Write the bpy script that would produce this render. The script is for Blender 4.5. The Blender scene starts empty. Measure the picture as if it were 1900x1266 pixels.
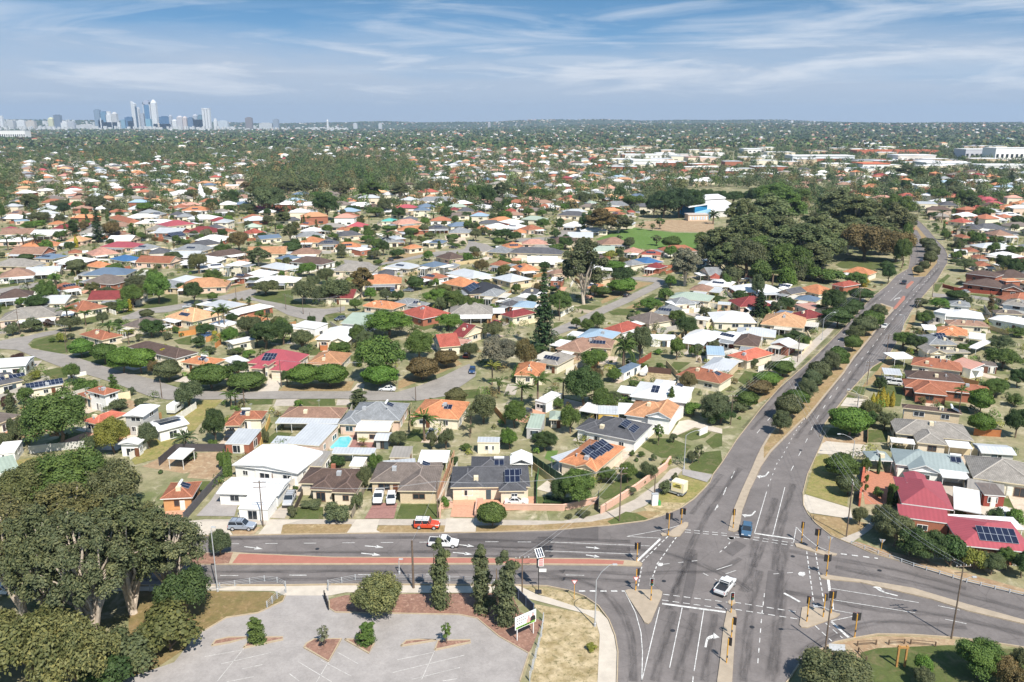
import bpy, math, random
import numpy as np
from mathutils import Vector, Matrix
from mathutils.geometry import tessellate_polygon
random.seed(7)
RNG = np.random.default_rng(11)
SC = bpy.context.scene
COL = SC.collection
# ------------------------------------------------------------------ camera geometry
H = 72.0; F = 1477.0; CX, CY = 950.0, 633.0; Y0 = 227.0
PIT = math.atan((CY - Y0) / F); CP, SP = math.cos(PIT), math.sin(PIT)
HALF = math.pi / 2
def ray(px, py):
    a = (px - CX) / F; b = -(py - CY) / F
    return Vector((a, CP + SP * b, -SP + CP * b))
def G(px, py, z=0.0):
    """ground point seen at photo pixel (px, py)"""
    d = ray(px, py); t = (z - H) / d.z
    return Vector((d.x * t, d.y * t, z))
def proj(x, y, z):
    zz = z - H; dep = y * CP - zz * SP; up = y * SP + zz * CP
    return CX + F * x / dep, CY - F * up / dep
def height_at(px, py, y):
    d = ray(px, py); return H + d.z * (y / d.y)
K6 = 0.17368; K5 = 0.26316; K3 = 0.31579; K1 = 0.33684
CROP = dict(c1=(0,850,K1), c2=(380,850,K1), c3=(900,850,.32852), c4=(1300,850,.32859), c5=(380,720,K5), c6=(800,700,.28421),
    c7=(1400,700,.28441), c8=(0,600,K5), d1=(400,560,K5), d2=(850,540,K5), d3=(1300,480,K3), d4=(0,380,K5), d5=(450,380,K5),
    d6=(900,340,K3), d7=(1300,220,K3), a1=(0,460,K6), a2=(310,460,K6), a3=(620,430,K6), a4=(930,460,K6), a5=(1220,470,K6),
    a6=(1600,430,.15789), a7=(1570,590,K6), a8=(0,340,K6), b1=(310,330,K6), b2=(620,330,K6), b3=(930,330,K6),
    b4=(1600,300,.15789), b5=(0,170,.22105), f=(0,0,1.0))
def P(c, x, y):
    o = CROP[c]; return (o[0] + x * o[2], o[1] + y * o[2])
def PL(c, *pts):
    return [P(c, pts[i], pts[i+1]) for i in range(0, len(pts), 2)]
# ------------------------------------------------------------------ terrain
def smooth(t):
    t = min(1.0, max(0.0, t)); return t * t * (3 - 2 * t)
def hz(x, y):
    d = math.hypot(x, y)
    if d < 1500: return 0.0
    n = math.sin(x * .0011 + 1.3) * math.cos(y * .0013) + .6 * math.sin(x * .0029 + y * .0017)
    a = 52 * smooth((d - 3000) / 5000) * smooth((x + 1200) / 3000)
    b = 92 * smooth((d - 8800) / 2200) * (.80 + .24 * math.sin(x * .0007 + .5) + .10 * math.sin(x * .0023) + .05 * math.sin(x * .0061))
    return max(0.0, max(a, b) + 4 * n * smooth((d - 1500) / 2000))
# ------------------------------------------------------------------ tagging
def tag(o, label=None, cat=None, group=None, kind=None):
    if label: o['label'] = label
    if cat: o['category'] = cat
    if group: o['group'] = group
    if kind: o['kind'] = kind
    return o
def empty(name, loc=(0,0,0), rz=0.0):
    o = bpy.data.objects.new(name, None); COL.objects.link(o)
    o.location = loc; o.rotation_euler = (0, 0, rz); o.empty_display_size = .5
    return o
class MB:
    def __init__(s): s.v = []; s.f = []; s.m = []; s.uv = []
    def add(s, pts, mi=0, uv=None):
        i = len(s.v); s.v += [tuple(p) for p in pts]; s.f.append(tuple(range(i, i + len(pts)))); s.m.append(mi)
        s.uv += uv if uv else [(p[0], p[1]) for p in pts]
    def quad(s, a, b, c, d, mi=0, uv=None): s.add([a, b, c, d], mi, uv)
    def box(s, x0, y0, z0, x1, y1, z1, mi=0, bottom=True):
        q = [(x0,y0),(x1,y0),(x1,y1),(x0,y1)]
        for i in range(4):
            a, b = q[i], q[(i+1) % 4]
            L = math.hypot(b[0]-a[0], b[1]-a[1])
            s.add([(*a,z0),(*b,z0),(*b,z1),(*a,z1)], mi, [(0,0),(L,0),(L,z1-z0),(0,z1-z0)])
        s.add([(*p, z1) for p in q], mi)
        if bottom: s.add([(*p, z0) for p in q[::-1]], mi)
    def hexa(s, b4, t4, mi=0):
        """box from 4 bottom + 4 top points (both counter clockwise from above)"""
        for i in range(4):
            j = (i+1) % 4; s.add([b4[i], b4[j], t4[j], t4[i]], mi)
        s.add(t4, mi); s.add(b4[::-1], mi)
    def tube(s, a, b, r0, r1=None, n=8, mi=0, caps=True):
        a = Vector(a); b = Vector(b); r1 = r0 if r1 is None else r1
        d = (b - a).normalized(); u = d.orthogonal().normalized(); w = d.cross(u)
        A = [a + (u * math.cos(2*math.pi*i/n) + w * math.sin(2*math.pi*i/n)) * r0 for i in range(n)]
        B = [b + (u * math.cos(2*math.pi*i/n) + w * math.sin(2*math.pi*i/n)) * r1 for i in range(n)]
        for i in range(n):
            j = (i+1) % n; s.add([A[i], A[j], B[j], B[i]], mi)
        if caps: s.add(B, mi); s.add(A[::-1], mi)
    def path(s, pts, r, n=6, mi=0):
        for i in range(len(pts)-1):
            r0 = r[i] if isinstance(r, (list, tuple)) else r; r1 = r[i+1] if isinstance(r, (list, tuple)) else r
            s.tube(pts[i], pts[i+1], r0, r1, n, mi, True)
    def lathe(s, prof, n=16, mi=0, c=(0,0)):
        for k in range(len(prof)-1):
            for i in range(n):
                a0, a1 = 2*math.pi*i/n, 2*math.pi*(i+1)/n
                (r0,z0),(r1,z1) = prof[k], prof[k+1]
                s.add([(c[0]+r0*math.cos(a0),c[1]+r0*math.sin(a0),z0),(c[0]+r0*math.cos(a1),c[1]+r0*math.sin(a1),z0),
                       (c[0]+r1*math.cos(a1),c[1]+r1*math.sin(a1),z1),(c[0]+r1*math.cos(a0),c[1]+r1*math.sin(a0),z1)], mi)
    def mesh(s, name, mats, smooth_=False):
        me = bpy.data.meshes.new(name); me.from_pydata(s.v, [], s.f)
        for m in (mats if isinstance(mats, (list, tuple)) else [mats]): me.materials.append(m)
        me.polygons.foreach_set('material_index', s.m)
        if smooth_: me.polygons.foreach_set('use_smooth', [True] * len(s.f))
        ul = me.uv_layers.new(name='UVMap'); ul.data.foreach_set('uv', [c for p in s.uv for c in p])
        me.update(); return me
    def build(s, name, mats, parent=None, color=None, smooth_=False):
        return link(name, s.mesh(name, mats, smooth_), parent, color)
def link(name, me, parent=None, color=None, loc=None, rot=None, scale=None):
    o = bpy.data.objects.new(name, me); COL.objects.link(o)
    if parent: o.parent = parent
    if color: o.color = (*color[:3], 1)
    if loc is not None: o.location = loc
    if rot is not None: o.rotation_euler = rot
    if scale is not None: o.scale = scale
    return o
def children(o): return [c for c in KIDS.get(o.name, ())]
def copy_tree(src, kids, loc, rz=0, scale=None):
    """copy a thing and (one or two levels of) its parts; kids = {obj: [child objs]}"""
    c = src.copy(); COL.objects.link(c); c.location = loc; c.rotation_euler = (0, 0, rz)
    if scale: c.scale = scale
    out = [c]
    for k in kids.get(src, ()):
        d = k.copy(); COL.objects.link(d); d.parent = c; out.append(d)
        for g in kids.get(k, ()):
            e = g.copy(); COL.objects.link(e); e.parent = d; out.append(e)
    return out
def kidmap(*roots):
    m = {}
    for o in bpy.data.objects:
        if o.parent: m.setdefault(o.parent, []).append(o)
    return m
# ------------------------------------------------------------------ materials
def S(r, g, b):
    f = lambda c: (c/255)/12.92 if c/255 <= .04045 else ((c/255+.055)/1.055)**2.4
    return (f(r), f(g), f(b))
class NT:
    def __init__(s, name):
        s.m = bpy.data.materials.new(name); s.m.use_nodes = True; s.t = s.m.node_tree
        s.b = s.t.nodes['Principled BSDF']; s.out = s.t.nodes['Material Output']
    def n(s, typ, props=None, **ins):
        nd = s.t.nodes.new(typ)
        for k, v in (props or {}).items(): setattr(nd, k, v)
        for k, v in ins.items():
            key = int(k[1:]) if k[0] == 'i' and k[1:].isdigit() else k.replace('_', ' ')
            sock = nd.inputs[key]
            if isinstance(v, bpy.types.NodeSocket): s.t.links.new(v, sock)
            else:
                if sock.type == 'RGBA' and len(v) == 3: v = (*v, 1)
                sock.default_value = v
        return nd
    def lk(s, a, b): s.t.links.new(a, b)
    def noise(s, scale, detail=4, rough=.6, vec=None, dist=0):
        nd = s.n('ShaderNodeTexNoise', Scale=scale, Detail=detail, Roughness=rough, Distortion=dist)
        if vec is None: vec = s.n('ShaderNodeTexCoord').outputs['Object']
        s.lk(vec, nd.inputs['Vector']); return nd.outputs['Fac']
    def ramp(s, fac, stops):
        r = s.n('ShaderNodeValToRGB'); s.lk(fac, r.inputs['Fac']); e = r.color_ramp.elements
        while len(e) < len(stops): e.new(.5)
        for el, (p, c) in zip(e, stops):
            el.position = p; el.color = (*(c if isinstance(c, tuple) else (c, c, c)), 1)
        return r.outputs['Color']
    def mix(s, a, b, fac=.5, mode='MIX'):
        nd = s.n('ShaderNodeMix', dict(data_type='RGBA', blend_type=mode))
        for sock, v in ((nd.inputs[0], fac), (nd.inputs[6], a), (nd.inputs[7], b)):
            if isinstance(v, bpy.types.NodeSocket): s.lk(v, sock)
            else: sock.default_value = (*v, 1) if isinstance(v, tuple) else v
        return nd.outputs[2]
    def math(s, op, a, b=0.0, c=None):
        nd = s.n('ShaderNodeMath', dict(operation=op))
        for i, v in enumerate((a, b) if c is None else (a, b, c)):
            if isinstance(v, bpy.types.NodeSocket): s.lk(v, nd.inputs[i])
            else: nd.inputs[i].default_value = v
        return nd.outputs[0]
    def uv(s): return s.n('ShaderNodeTexCoord').outputs['UV']
    def objcol(s): return s.n('ShaderNodeObjectInfo').outputs['Color']
    def base(s, col, rough=.85, spec=.3, metal=0.0):
        b = s.b
        if isinstance(col, bpy.types.NodeSocket): s.lk(col, b.inputs['Base Color'])
        else: b.inputs['Base Color'].default_value = (*col, 1)
        if isinstance(rough, bpy.types.NodeSocket): s.lk(rough, b.inputs['Roughness'])
        else: b.inputs['Roughness'].default_value = rough
        b.inputs['Specular IOR Level'].default_value = spec; b.inputs['Metallic'].default_value = metal
        return s.m
    def bump(s, h, strength=.3, dist=.05):
        nd = s.n('ShaderNodeBump', Strength=strength, Distance=dist); s.lk(h, nd.inputs['Height'])
        s.lk(nd.outputs[0], s.b.inputs['Normal'])
M = {}
def plain(name, col, rough=.85, spec=.3, var=.12, scale=1.5, metal=0.0):
    t = NT(name); c = t.mix(col, t.ramp(t.noise(scale), [(.3, 1-var), (.7, 1+var)]), 1.0, 'MULTIPLY')
    M[name] = t.base(c, rough, spec, metal); return M[name]
def objmat(name, rough=.8, spec=.3, var=.1, scale=1.0):
    t = NT(name); c = t.mix(t.objcol(), t.ramp(t.noise(scale), [(.3, 1-var), (.7, 1+var)]), 1.0, 'MULTIPLY')
    M[name] = t.base(c, rough, spec); return M[name]
# painted / plain things
plain('white_paint', (.78,.78,.76), .55, .4, .04); plain('cream', S(222,208,178), .8, .3, .06); plain('dark_metal', (.03,.03,.033), .5, .5)
plain('galv', (.42,.43,.44), .45, .5, .12, 3); plain('concrete', S(166,152,134), .9, .2, .12, .8); plain('concrete_pale', S(192,182,168), .9, .2, .1, .6)
plain('path', S(176,166,154), .9, .2, .12, .7); plain('kerb', S(172,156,132), .9, .2, .12, 1.2); plain('yellow_pole', S(214,160,62), .5, .4, .06)
plain('wood_pole', S(112,98,86), .9, .2, .25, 4); plain('red_paint', S(190,40,40), .5, .4); plain('rubber', (.02,.02,.02), .8, .2); plain('rim', (.45,.45,.46), .35, .6)
plain('bark', S(120,104,88), .95, .1, .3, 3); plain('bark_pale', S(196,182,166), .9, .1, .25, 2.2); plain('brick_pave', S(176,122,98), .9, .2, .15, 2)
plain('brick_pave_pale', S(196,150,124), .9, .2, .12, 2); plain('drive_dark', S(150,112,104), .9, .2, .15, 2); plain('lens_red', (.25,.01,.01), .3, .5); plain('lens_amber', (.3,.12,.01), .3, .5)
plain('lens_green', (.01,.16,.08), .3, .5); plain('signal_white', (.8,.8,.78), .5, .4, .02); plain('sign_green', S(120,170,60), .5); plain('ink', (.03,.03,.03), .6); plain('pink', S(226,170,165), .6)
plain('log', S(110,92,76), .9, .2, .3, 3); plain('turquoise_cloth', S(70,150,80), .8); plain('timber', S(176,132,80), .85, .2, .2, 2)
objmat('objpaint', .45, .5, .03); objmat('objwall', .9, .2, .07, .8); objmat('objfence', .85, .2, .1, .7)
t = NT('car_paint'); t.base(t.objcol(), .28, .5); t.b.inputs['Coat Weight'].default_value = .6; M['car_paint'] = t.m
t = NT('glass'); M['glass'] = t.base((.025,.032,.04), .12, .7)
t = NT('solar')
br = t.n('ShaderNodeTexBrick', dict(offset=0.0), Color1=(.012,.016,.035), Color2=(.018,.022,.05), Mortar=(.34,.36,.4), Scale=1.0, Mortar_Size=.035, Brick_Width=1.0, Row_Height=1.65)
t.lk(t.uv(), br.inputs['Vector']); M['solar'] = t.base(br.outputs['Color'], .22, .6)
t = NT('tile_roof')
br = t.n('ShaderNodeTexBrick', Color1=(1.05,1.05,1.05), Color2=(.86,.86,.86), Mortar=(.55,.55,.55), Scale=1.0, Mortar_Size=.03, Brick_Width=.32, Row_Height=.36)
t.lk(t.uv(), br.inputs['Vector'])
c = t.mix(t.objcol(), br.outputs['Color'], 1.0, 'MULTIPLY'); c = t.mix(c, t.ramp(t.noise(.55, 6, .7), [(.3, .72), (.68, 1.16)]), 1.0, 'MULTIPLY')
M['tile_roof'] = t.base(c, .8, .25)
t = NT('metal_roof'); sp = t.n('ShaderNodeSeparateXYZ'); t.lk(t.uv(), sp.inputs[0])
w = t.math('SINE', t.math('MULTIPLY', sp.outputs[0], 2*math.pi/.76)); w = t.math('MULTIPLY_ADD', w, .06, .95)
cc = t.n('ShaderNodeCombineColor'); [t.lk(w, cc.inputs[i]) for i in range(3)]
c = t.mix(t.objcol(), cc.outputs[0], 1.0, 'MULTIPLY'); c = t.mix(c, t.ramp(t.noise(.35, 5, .7), [(.3, .88), (.7, 1.06)]), 1.0, 'MULTIPLY')
M['metal_roof'] = t.base(c, .5, .4)
t = NT('brick_wall')
br = t.n('ShaderNodeTexBrick', Color1=(1.08,1.05,1.02), Color2=(.82,.82,.82), Mortar=(1.15,1.15,1.1), Scale=1.0, Mortar_Size=.012, Brick_Width=.24, Row_Height=.086)
t.lk(t.uv(), br.inputs['Vector']); M['brick_wall'] = t.base(t.mix(t.objcol(), br.outputs['Color'], 1.0, 'MULTIPLY'), .9, .2)
# foliage: per-object colour with a random tint per leaf cluster
t = NT('foliage'); at = t.n('ShaderNodeAttribute', dict(attribute_name='rnd'))
c = t.mix(t.objcol(), t.ramp(at.outputs['Fac'], [(0, (.52,.58,.5)), (.5, (1,1,1)), (1, (1.62,1.45,1.25))]), 1.0, 'MULTIPLY')
t.base(c, .6, .25); tr = t.n('ShaderNodeBsdfTranslucent'); t.lk(c, tr.inputs['Color'])
mx = t.n('ShaderNodeMixShader'); mx.inputs[0].default_value = .22; t.lk(t.b.outputs[0], mx.inputs[1]); t.lk(tr.outputs[0], mx.inputs[2]); t.lk(mx.outputs[0], t.out.inputs[0])
M['foliage'] = t.m
# asphalt
def asphalt(name, col, patch=.18, scale=.06, crack=.8):
    t = NT(name); n1 = t.noise(scale, 5, .65); n2 = t.noise(3.0, 5, .7); n3 = t.noise(.35, 4, .6)
    c = t.mix(col, t.ramp(n1, [(.3, 1-patch), (.7, 1+patch)]), 1.0, 'MULTIPLY'); c = t.mix(c, t.ramp(n2, [(.25, .86), (.75, 1.14)]), 1.0, 'MULTIPLY')
    c = t.mix(c, t.ramp(n3, [(.35, .9), (.65, 1.08)]), 1.0, 'MULTIPLY')
    vo = t.n('ShaderNodeTexVoronoi', dict(feature='DISTANCE_TO_EDGE'), Scale=.13); nz = t.n('ShaderNodeTexNoise', Scale=.5, Detail=4.0); co_ = t.n('ShaderNodeTexCoord').outputs['Object']; t.lk(co_, nz.inputs['Vector']); t.lk(t.mix(co_, nz.outputs['Color'], .12, 'ADD'), vo.inputs['Vector'])
    c = t.mix(c, t.ramp(vo.outputs['Distance'], [(0.0, crack), (.009, .985), (.018, 1.0)]), 1.0, 'MULTIPLY'); M[name] = t.base(c, .9, .25)
asphalt('asphalt', (.176,.157,.149)); asphalt('asphalt_dark', (.125,.112,.108)); asphalt('asphalt_pale', (.335,.308,.290), .07, .06, .96); asphalt('asphalt_local', (.28,.255,.23), .1, .06, .9)
t = NT('tyre_wear'); sp = t.n('ShaderNodeSeparateXYZ'); t.lk(t.uv(), sp.inputs[0])
mp = t.n('ShaderNodeMapping'); mp.inputs['Scale'].default_value = (.10, 1.6, 1); t.lk(t.uv(), mp.inputs[0])
n = t.ramp(t.noise(1.0, 5, .75, mp.outputs[0]), [(.38, 0.0), (.66, 1.0)])
edge = t.math('SUBTRACT', 1.0, t.math('ABSOLUTE', t.math('MULTIPLY_ADD', sp.outputs[1], 2.0, -1.0)))
rgb = t.n('ShaderNodeRGBToBW'); t.lk(n, rgb.inputs[0])
al = t.math('MULTIPLY', t.math('MULTIPLY', rgb.outputs[0], t.math('MINIMUM', t.math('MULTIPLY', edge, 2.2), 1.0)), .46)
t.base((.045,.042,.043), .8, .3); t.lk(al, t.b.inputs['Alpha']); M['tyre_wear'] = t.m
t = NT('marking'); n = t.noise(2.2, 5, .75); t.base(t.mix((.30,.29,.28), (.74,.73,.70), t.ramp(n, [(.32, 0.0), (.6, 1.0)])), .7, .3); M['marking'] = t.m
n_ = 0
t = NT('bay_paint'); t.base(t.mix((.38,.36,.34), (.68,.66,.63), t.ramp(t.noise(1.6, 5, .75), [(.35, 0.0), (.65, 1.0)])), .8, .2); M['bay_paint'] = t.m
t = NT('red_asphalt'); n = t.noise(.8, 5, .7); t.base(t.mix(S(150,98,86), S(180,124,108), n), .9, .2); M['red_asphalt'] = t.m
# ground covers
def cover(name, cols, s1=.12, s2=1.6, rough=.95):
    t = NT(name); a = t.mix(cols[0], cols[1], t.ramp(t.noise(s1, 6, .65), [(.36, 0.0), (.64, 1.0)]))
    if len(cols) > 2: a = t.mix(a, cols[2], t.ramp(t.noise(s1 * 2.7, 5, .7, None, 1.0), [(.52, 0.0), (.68, 1.0)]))
    a = t.mix(a, t.ramp(t.noise(s2, 5, .75), [(.25, .72), (.75, 1.25)]), 1.0, 'MULTIPLY'); M[name] = t.base(a, rough, .15)
cover('lawn', ((.075,.098,.030), (.105,.125,.042), (.155,.14,.068)), .15, 2.0); cover('dry_grass', (S(156,132,100), S(140,122,86), S(172,152,118)), .25, 1.4)
cover('sandy', (S(192,174,142), S(146,130,94), S(104,100,66)), .45, 1.0); cover('mulch', (S(150,116,100), S(128,98,86), S(170,140,122)), .6, 1.8)
cover('earth', (S(168,146,118), S(150,124,98), S(182,164,136)), .2, 1.0); cover('oval', ((.105,.18,.042), (.125,.2,.055)), .05, .6)
cover('paving', (S(196,182,164), S(184,164,144), S(206,196,180)), .15, 1.2); cover('rough_verge', (S(132,128,76), S(150,136,92), S(108,118,60)), .3, 1.4)
cover('ground', (S(154,144,116), S(108,114,76), S(186,176,156)), .06, .6); cover('earth_olive', (S(134,114,80), S(112,104,66), S(150,128,96)), .3, 1.4)
# beyond the suburb the land is wooded: the ground sheet turns to bush land with distance from the origin
t = NT('ground'); old = M['ground']; vl = t.n('ShaderNodeVectorMath', dict(operation='LENGTH')); t.lk(t.n('ShaderNodeTexCoord').outputs['Object'], vl.inputs[0])
a = t.mix(S(154,144,116), S(108,114,76), t.ramp(t.noise(.06, 6, .65), [(.36, 0.0), (.64, 1.0)])); a = t.mix(a, S(182,172,148), t.ramp(t.noise(.16, 5, .7, None, 1.0), [(.52, 0.0), (.68, 1.0)])); a = t.mix(a, t.ramp(t.noise(.6, 5, .75), [(.25, .72), (.75, 1.25)]), 1.0, 'MULTIPLY')
bl_ = t.mix((.05,.07,.035), (.10,.11,.055), t.noise(.01, 5, .7)); f_ = t.n('ShaderNodeMapRange'); t.lk(vl.outputs['Value'], f_.inputs[0]); f_.inputs[1].default_value = 1300; f_.inputs[2].default_value = 3800
M['ground'] = t.base(t.mix(a, bl_, f_.outputs[0]), .95, .1)
t = NT('water_pool'); t.base(t.mix((.10,.46,.52), (.2,.6,.64), t.noise(1.2)), .08, .6); M['water_pool'] = t.m
# ------------------------------------------------------------------ flat sheets, kerbs, ribbons
def poly_area(p): return sum(p[i][0]*p[(i+1) % len(p)][1] - p[(i+1) % len(p)][0]*p[i][1] for i in range(len(p)))
def sheet_mb(mb, pts, z, mi=0):
    if poly_area(pts) < 0: pts = pts[::-1]
    tri = tessellate_polygon([[Vector((p[0], p[1], 0)) for p in pts]])
    for a, b, c in tri:
        q = [(pts[i][0], pts[i][1], z) for i in (a, b, c)]
        if (q[1][0]-q[0][0])*(q[2][1]-q[0][1]) - (q[1][1]-q[0][1])*(q[2][0]-q[0][0]) < 0: q = q[::-1]
        mb.add(q, mi)
def W2(pix): return [tuple(G(*p)[:2]) for p in pix]
BLOCKED = []   # world polygons where nothing is scattered
SHEETN = [0]
def sheet(name, pix, z, mat, block=True, parent=None, world=False):
    pts = pix if world else W2(pix)
    if not parent: SHEETN[0] += 1; z += .00031 * (SHEETN[0] % 75)
    if block: BLOCKED.append(pts)
    mb = MB(); sheet_mb(mb, pts, z); o = mb.build(name, M[mat], parent)
    if not parent: tag(o, kind='structure')
    return o
def prism(name, pix, z0, z1, mat_top, mat_side, kind='structure', block=True):
    pts = W2(pix)
    if poly_area(pts) < 0: pts = pts[::-1]
    if block: BLOCKED.append(pts)
    mb = MB(); sheet_mb(mb, pts, z1, 0)
    for i in range(len(pts)):
        a, b = pts[i], pts[(i+1) % len(pts)]; mb.add([(*a,z0),(*b,z0),(*b,z1),(*a,z1)], 1)
    o = mb.build(name, [M[mat_top], M[mat_side]]); tag(o, kind=kind); return o
def offset_line(pts, off):
    out = []
    for i, p in enumerate(pts):
        a = Vector(pts[max(i-1, 0)]); b = Vector(pts[min(i+1, len(pts)-1)]); d = (b - a).normalized()
        out.append((p[0] - d.y * off, p[1] + d.x * off))
    return out
def ribbon_mb(mb, pts, w, z, mi=0, uvw=None):
    L = offset_line(pts, w/2); R = offset_line(pts, -w/2); s = 0.0
    for i in range(len(pts)-1):
        l = math.hypot(pts[i+1][0]-pts[i][0], pts[i+1][1]-pts[i][1])
        mb.add([(*R[i],z),(*R[i+1],z),(*L[i+1],z),(*L[i],z)], mi, [(s,0),(s+l,0),(s+l,1),(s,1)]); s += l
def raised_mb(mb, pts, w, z0, z1, mi=0):
    L = offset_line(pts, w/2); R = offset_line(pts, -w/2)
    for i in range(len(pts)-1):
        mb.add([(*R[i],z1),(*R[i+1],z1),(*L[i+1],z1),(*L[i],z1)], mi)
        mb.add([(*R[i],z0),(*R[i+1],z0),(*R[i+1],z1),(*R[i],z1)], mi); mb.add([(*L[i+1],z0),(*L[i],z0),(*L[i],z1),(*L[i+1],z1)], mi)
    for k in (0, -1): mb.add([(*R[k],z0),(*R[k],z1),(*L[k],z1),(*L[k],z0)], mi)
def catmull(pts, n=5):
    out = []
    for i in range(len(pts)-1):
        p0, p1, p2, p3 = pts[max(i-1,0)], pts[i], pts[i+1], pts[min(i+2,len(pts)-1)]
        for k in range(n):
            t = k/n; t2 = t*t; t3 = t2*t
            out.append(tuple(.5*((2*p1[j]) + (-p0[j]+p2[j])*t + (2*p0[j]-5*p1[j]+4*p2[j]-p3[j])*t2 + (-p0[j]+3*p1[j]-3*p2[j]+p3[j])*t3) for j in (0,1)))
    out.append(tuple(pts[-1][:2])); return out
# ================================================================== camera, sun, sky, air
cam = bpy.data.cameras.new('camera'); cam.sensor_width = 36; cam.lens = 36 * F / 1900; cam.clip_end = 40000; cam.clip_start = 1
co = bpy.data.objects.new('camera', cam); COL.objects.link(co); co.location = (0, 0, H); co.rotation_euler = (HALF - PIT, 0, 0); SC.camera = co
SUN_EL, SUN_AZ = math.radians(52), math.radians(27)     # shadows fall away from the camera and to the left
sd = Vector((math.sin(SUN_AZ) * math.cos(SUN_EL), -math.cos(SUN_AZ) * math.cos(SUN_EL), math.sin(SUN_EL)))
sl = bpy.data.lights.new('sun', 'SUN'); sl.energy = 5.0; sl.angle = math.radians(.5); sl.color = (1, .945, .865)
so = bpy.data.objects.new('sun', sl); COL.objects.link(so); so.location = sd * 500; so.rotation_euler = (-sd).to_track_quat('-Z', 'Y').to_euler()
W = bpy.data.worlds.new('World'); SC.world = W; W.use_nodes = True; wt = W.node_tree
class WN(NT):
    def __init__(s, t): s.t = t
wn = WN(wt); bg = wt.nodes['Background']
tc = wn.n('ShaderNodeTexCoord').outputs['Generated']; sx = wn.n('ShaderNodeSeparateXYZ'); wt.links.new(tc, sx.inputs[0])
z = wn.math('MAXIMUM', sx.outputs[2], 0.0)
sky = wn.n('ShaderNodeTexSky', dict(sky_type='NISHITA', sun_disc=False, sun_elevation=SUN_EL, sun_rotation=math.pi - SUN_AZ, air_density=1.0, dust_density=.6, ozone_density=2.0))
zz = wn.math('MULTIPLY_ADD', z, 1.6, .16)          # look a little higher into the sky dome: the clear blue the photo has near its top
cv = wn.n('ShaderNodeCombineXYZ'); wt.links.new(sx.outputs[0], cv.inputs[0]); wt.links.new(sx.outputs[1], cv.inputs[1]); wt.links.new(zz, cv.inputs[2])
wt.links.new(cv.outputs[0], sky.inputs[0])
# cloud layers seen in perspective: direction / height
def layer(k, sx_, sy_, ox, scale, detail, rough, dist):
    inv = wn.math('DIVIDE', 1.0, wn.math('ADD', z, k))
    u = wn.math('MULTIPLY', sx.outputs[0], inv); v = wn.math('MULTIPLY', sx.outputs[1], inv)
    c3 = wn.n('ShaderNodeCombineXYZ'); wt.links.new(wn.math('MULTIPLY_ADD', u, sx_, ox), c3.inputs[0]); wt.links.new(wn.math('MULTIPLY', v, sy_), c3.inputs[1]); c3.inputs[2].default_value = ox
    return wn.noise(scale, detail, rough, c3.outputs[0], dist)
def bw(c):
    r = wn.n('ShaderNodeRGBToBW'); wt.links.new(c, r.inputs[0]); return r.outputs[0]
def ang(kx, kz, off, scale, detail, rough, dist):
    c3 = wn.n('ShaderNodeCombineXYZ'); wt.links.new(wn.math('MULTIPLY_ADD', sx.outputs[0], kx, off), c3.inputs[0]); wt.links.new(wn.math('MULTIPLY', z, kz), c3.inputs[1]); wt.links.new(wn.math('MULTIPLY', sx.outputs[1], kx*.6), c3.inputs[2])
    return wn.noise(scale, detail, rough, c3.outputs[0], dist)
low = ang(3.0, 20.0, 3.1, 1.0, 6, .55, .3); puff = ang(6.0, 46.0, 7.7, 1.0, 8, .6, .5); cir = ang(2.6, 26.0, 1.7, 1.0, 8, .6, 1.3)
bank = wn.math('MULTIPLY_ADD', wn.math('SUBTRACT', low, .5), .1, z)           # ragged upper edge of the grey bank
bankm = bw(wn.ramp(bank, [(.0, 1.0), (.045, .95), (.078, .5), (.11, .1), (.15, 0.0)]))
puffm = wn.math('MULTIPLY', bw(wn.ramp(puff, [(.5, 0.0), (.66, 1.0)])), bw(wn.ramp(z, [(.015, 0.0), (.035, .8), (.075, .75), (.1, .15), (.15, .0)])))
cir = wn.math('MULTIPLY_ADD', sx.outputs[0], .14, cir)
cirm = wn.math('MULTIPLY', bw(wn.ramp(cir, [(.48, 0.0), (.72, .95)])), bw(wn.ramp(z, [(.03, 0.0), (.08, .65), (.3, .5)])))
SKYC = dict(bank=(4.8,5.6,6.8), puff=(8.0,8.3,8.8), cir=(7.8,8.2,8.8))
skyc = wn.mix(sky.outputs[0], (.76,1.24,1.35), 1.0, 'MULTIPLY')
skyc = wn.mix(skyc, SKYC['bank'], bankm); skyc = wn.mix(skyc, SKYC['cir'], cirm); skyc = wn.mix(skyc, SKYC['puff'], wn.math('MULTIPLY', puffm, .9))
wt.links.new(skyc, bg.inputs[0]); bg.inputs[1].default_value = .08
SC.view_settings.view_transform = 'Standard'; SC.view_settings.look = 'None'; SC.view_settings.exposure = .45; SC.view_settings.gamma = 1
try:
    SC.cycles.max_bounces = 5; SC.cycles.diffuse_bounces = 2; SC.cycles.glossy_bounces = 2; SC.cycles.transmission_bounces = 2; SC.cycles.volume_bounces = 0
    SC.cycles.transparent_max_bounces = 6; SC.cycles.use_denoising = True; SC.cycles.sample_clamp_indirect = 4
except Exception: pass
hm = bpy.data.materials.new('haze'); hm.use_nodes = True; ht = hm.node_tree; ht.nodes.remove(ht.nodes['Principled BSDF'])
pv = ht.nodes.new('ShaderNodeVolumePrincipled'); pv.inputs['Color'].default_value = (.55,.74,.97,1); pv.inputs['Density'].default_value = 6.3e-5; pv.inputs['Anisotropy'].default_value = .1
ht.links.new(pv.outputs[0], ht.nodes['Material Output'].inputs['Volume'])
mb = MB(); mb.box(-14500, -14500, -1.2, 14500, 14500, 345); hzo = mb.build('haze', hm); tag(hzo, kind='stuff')
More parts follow.
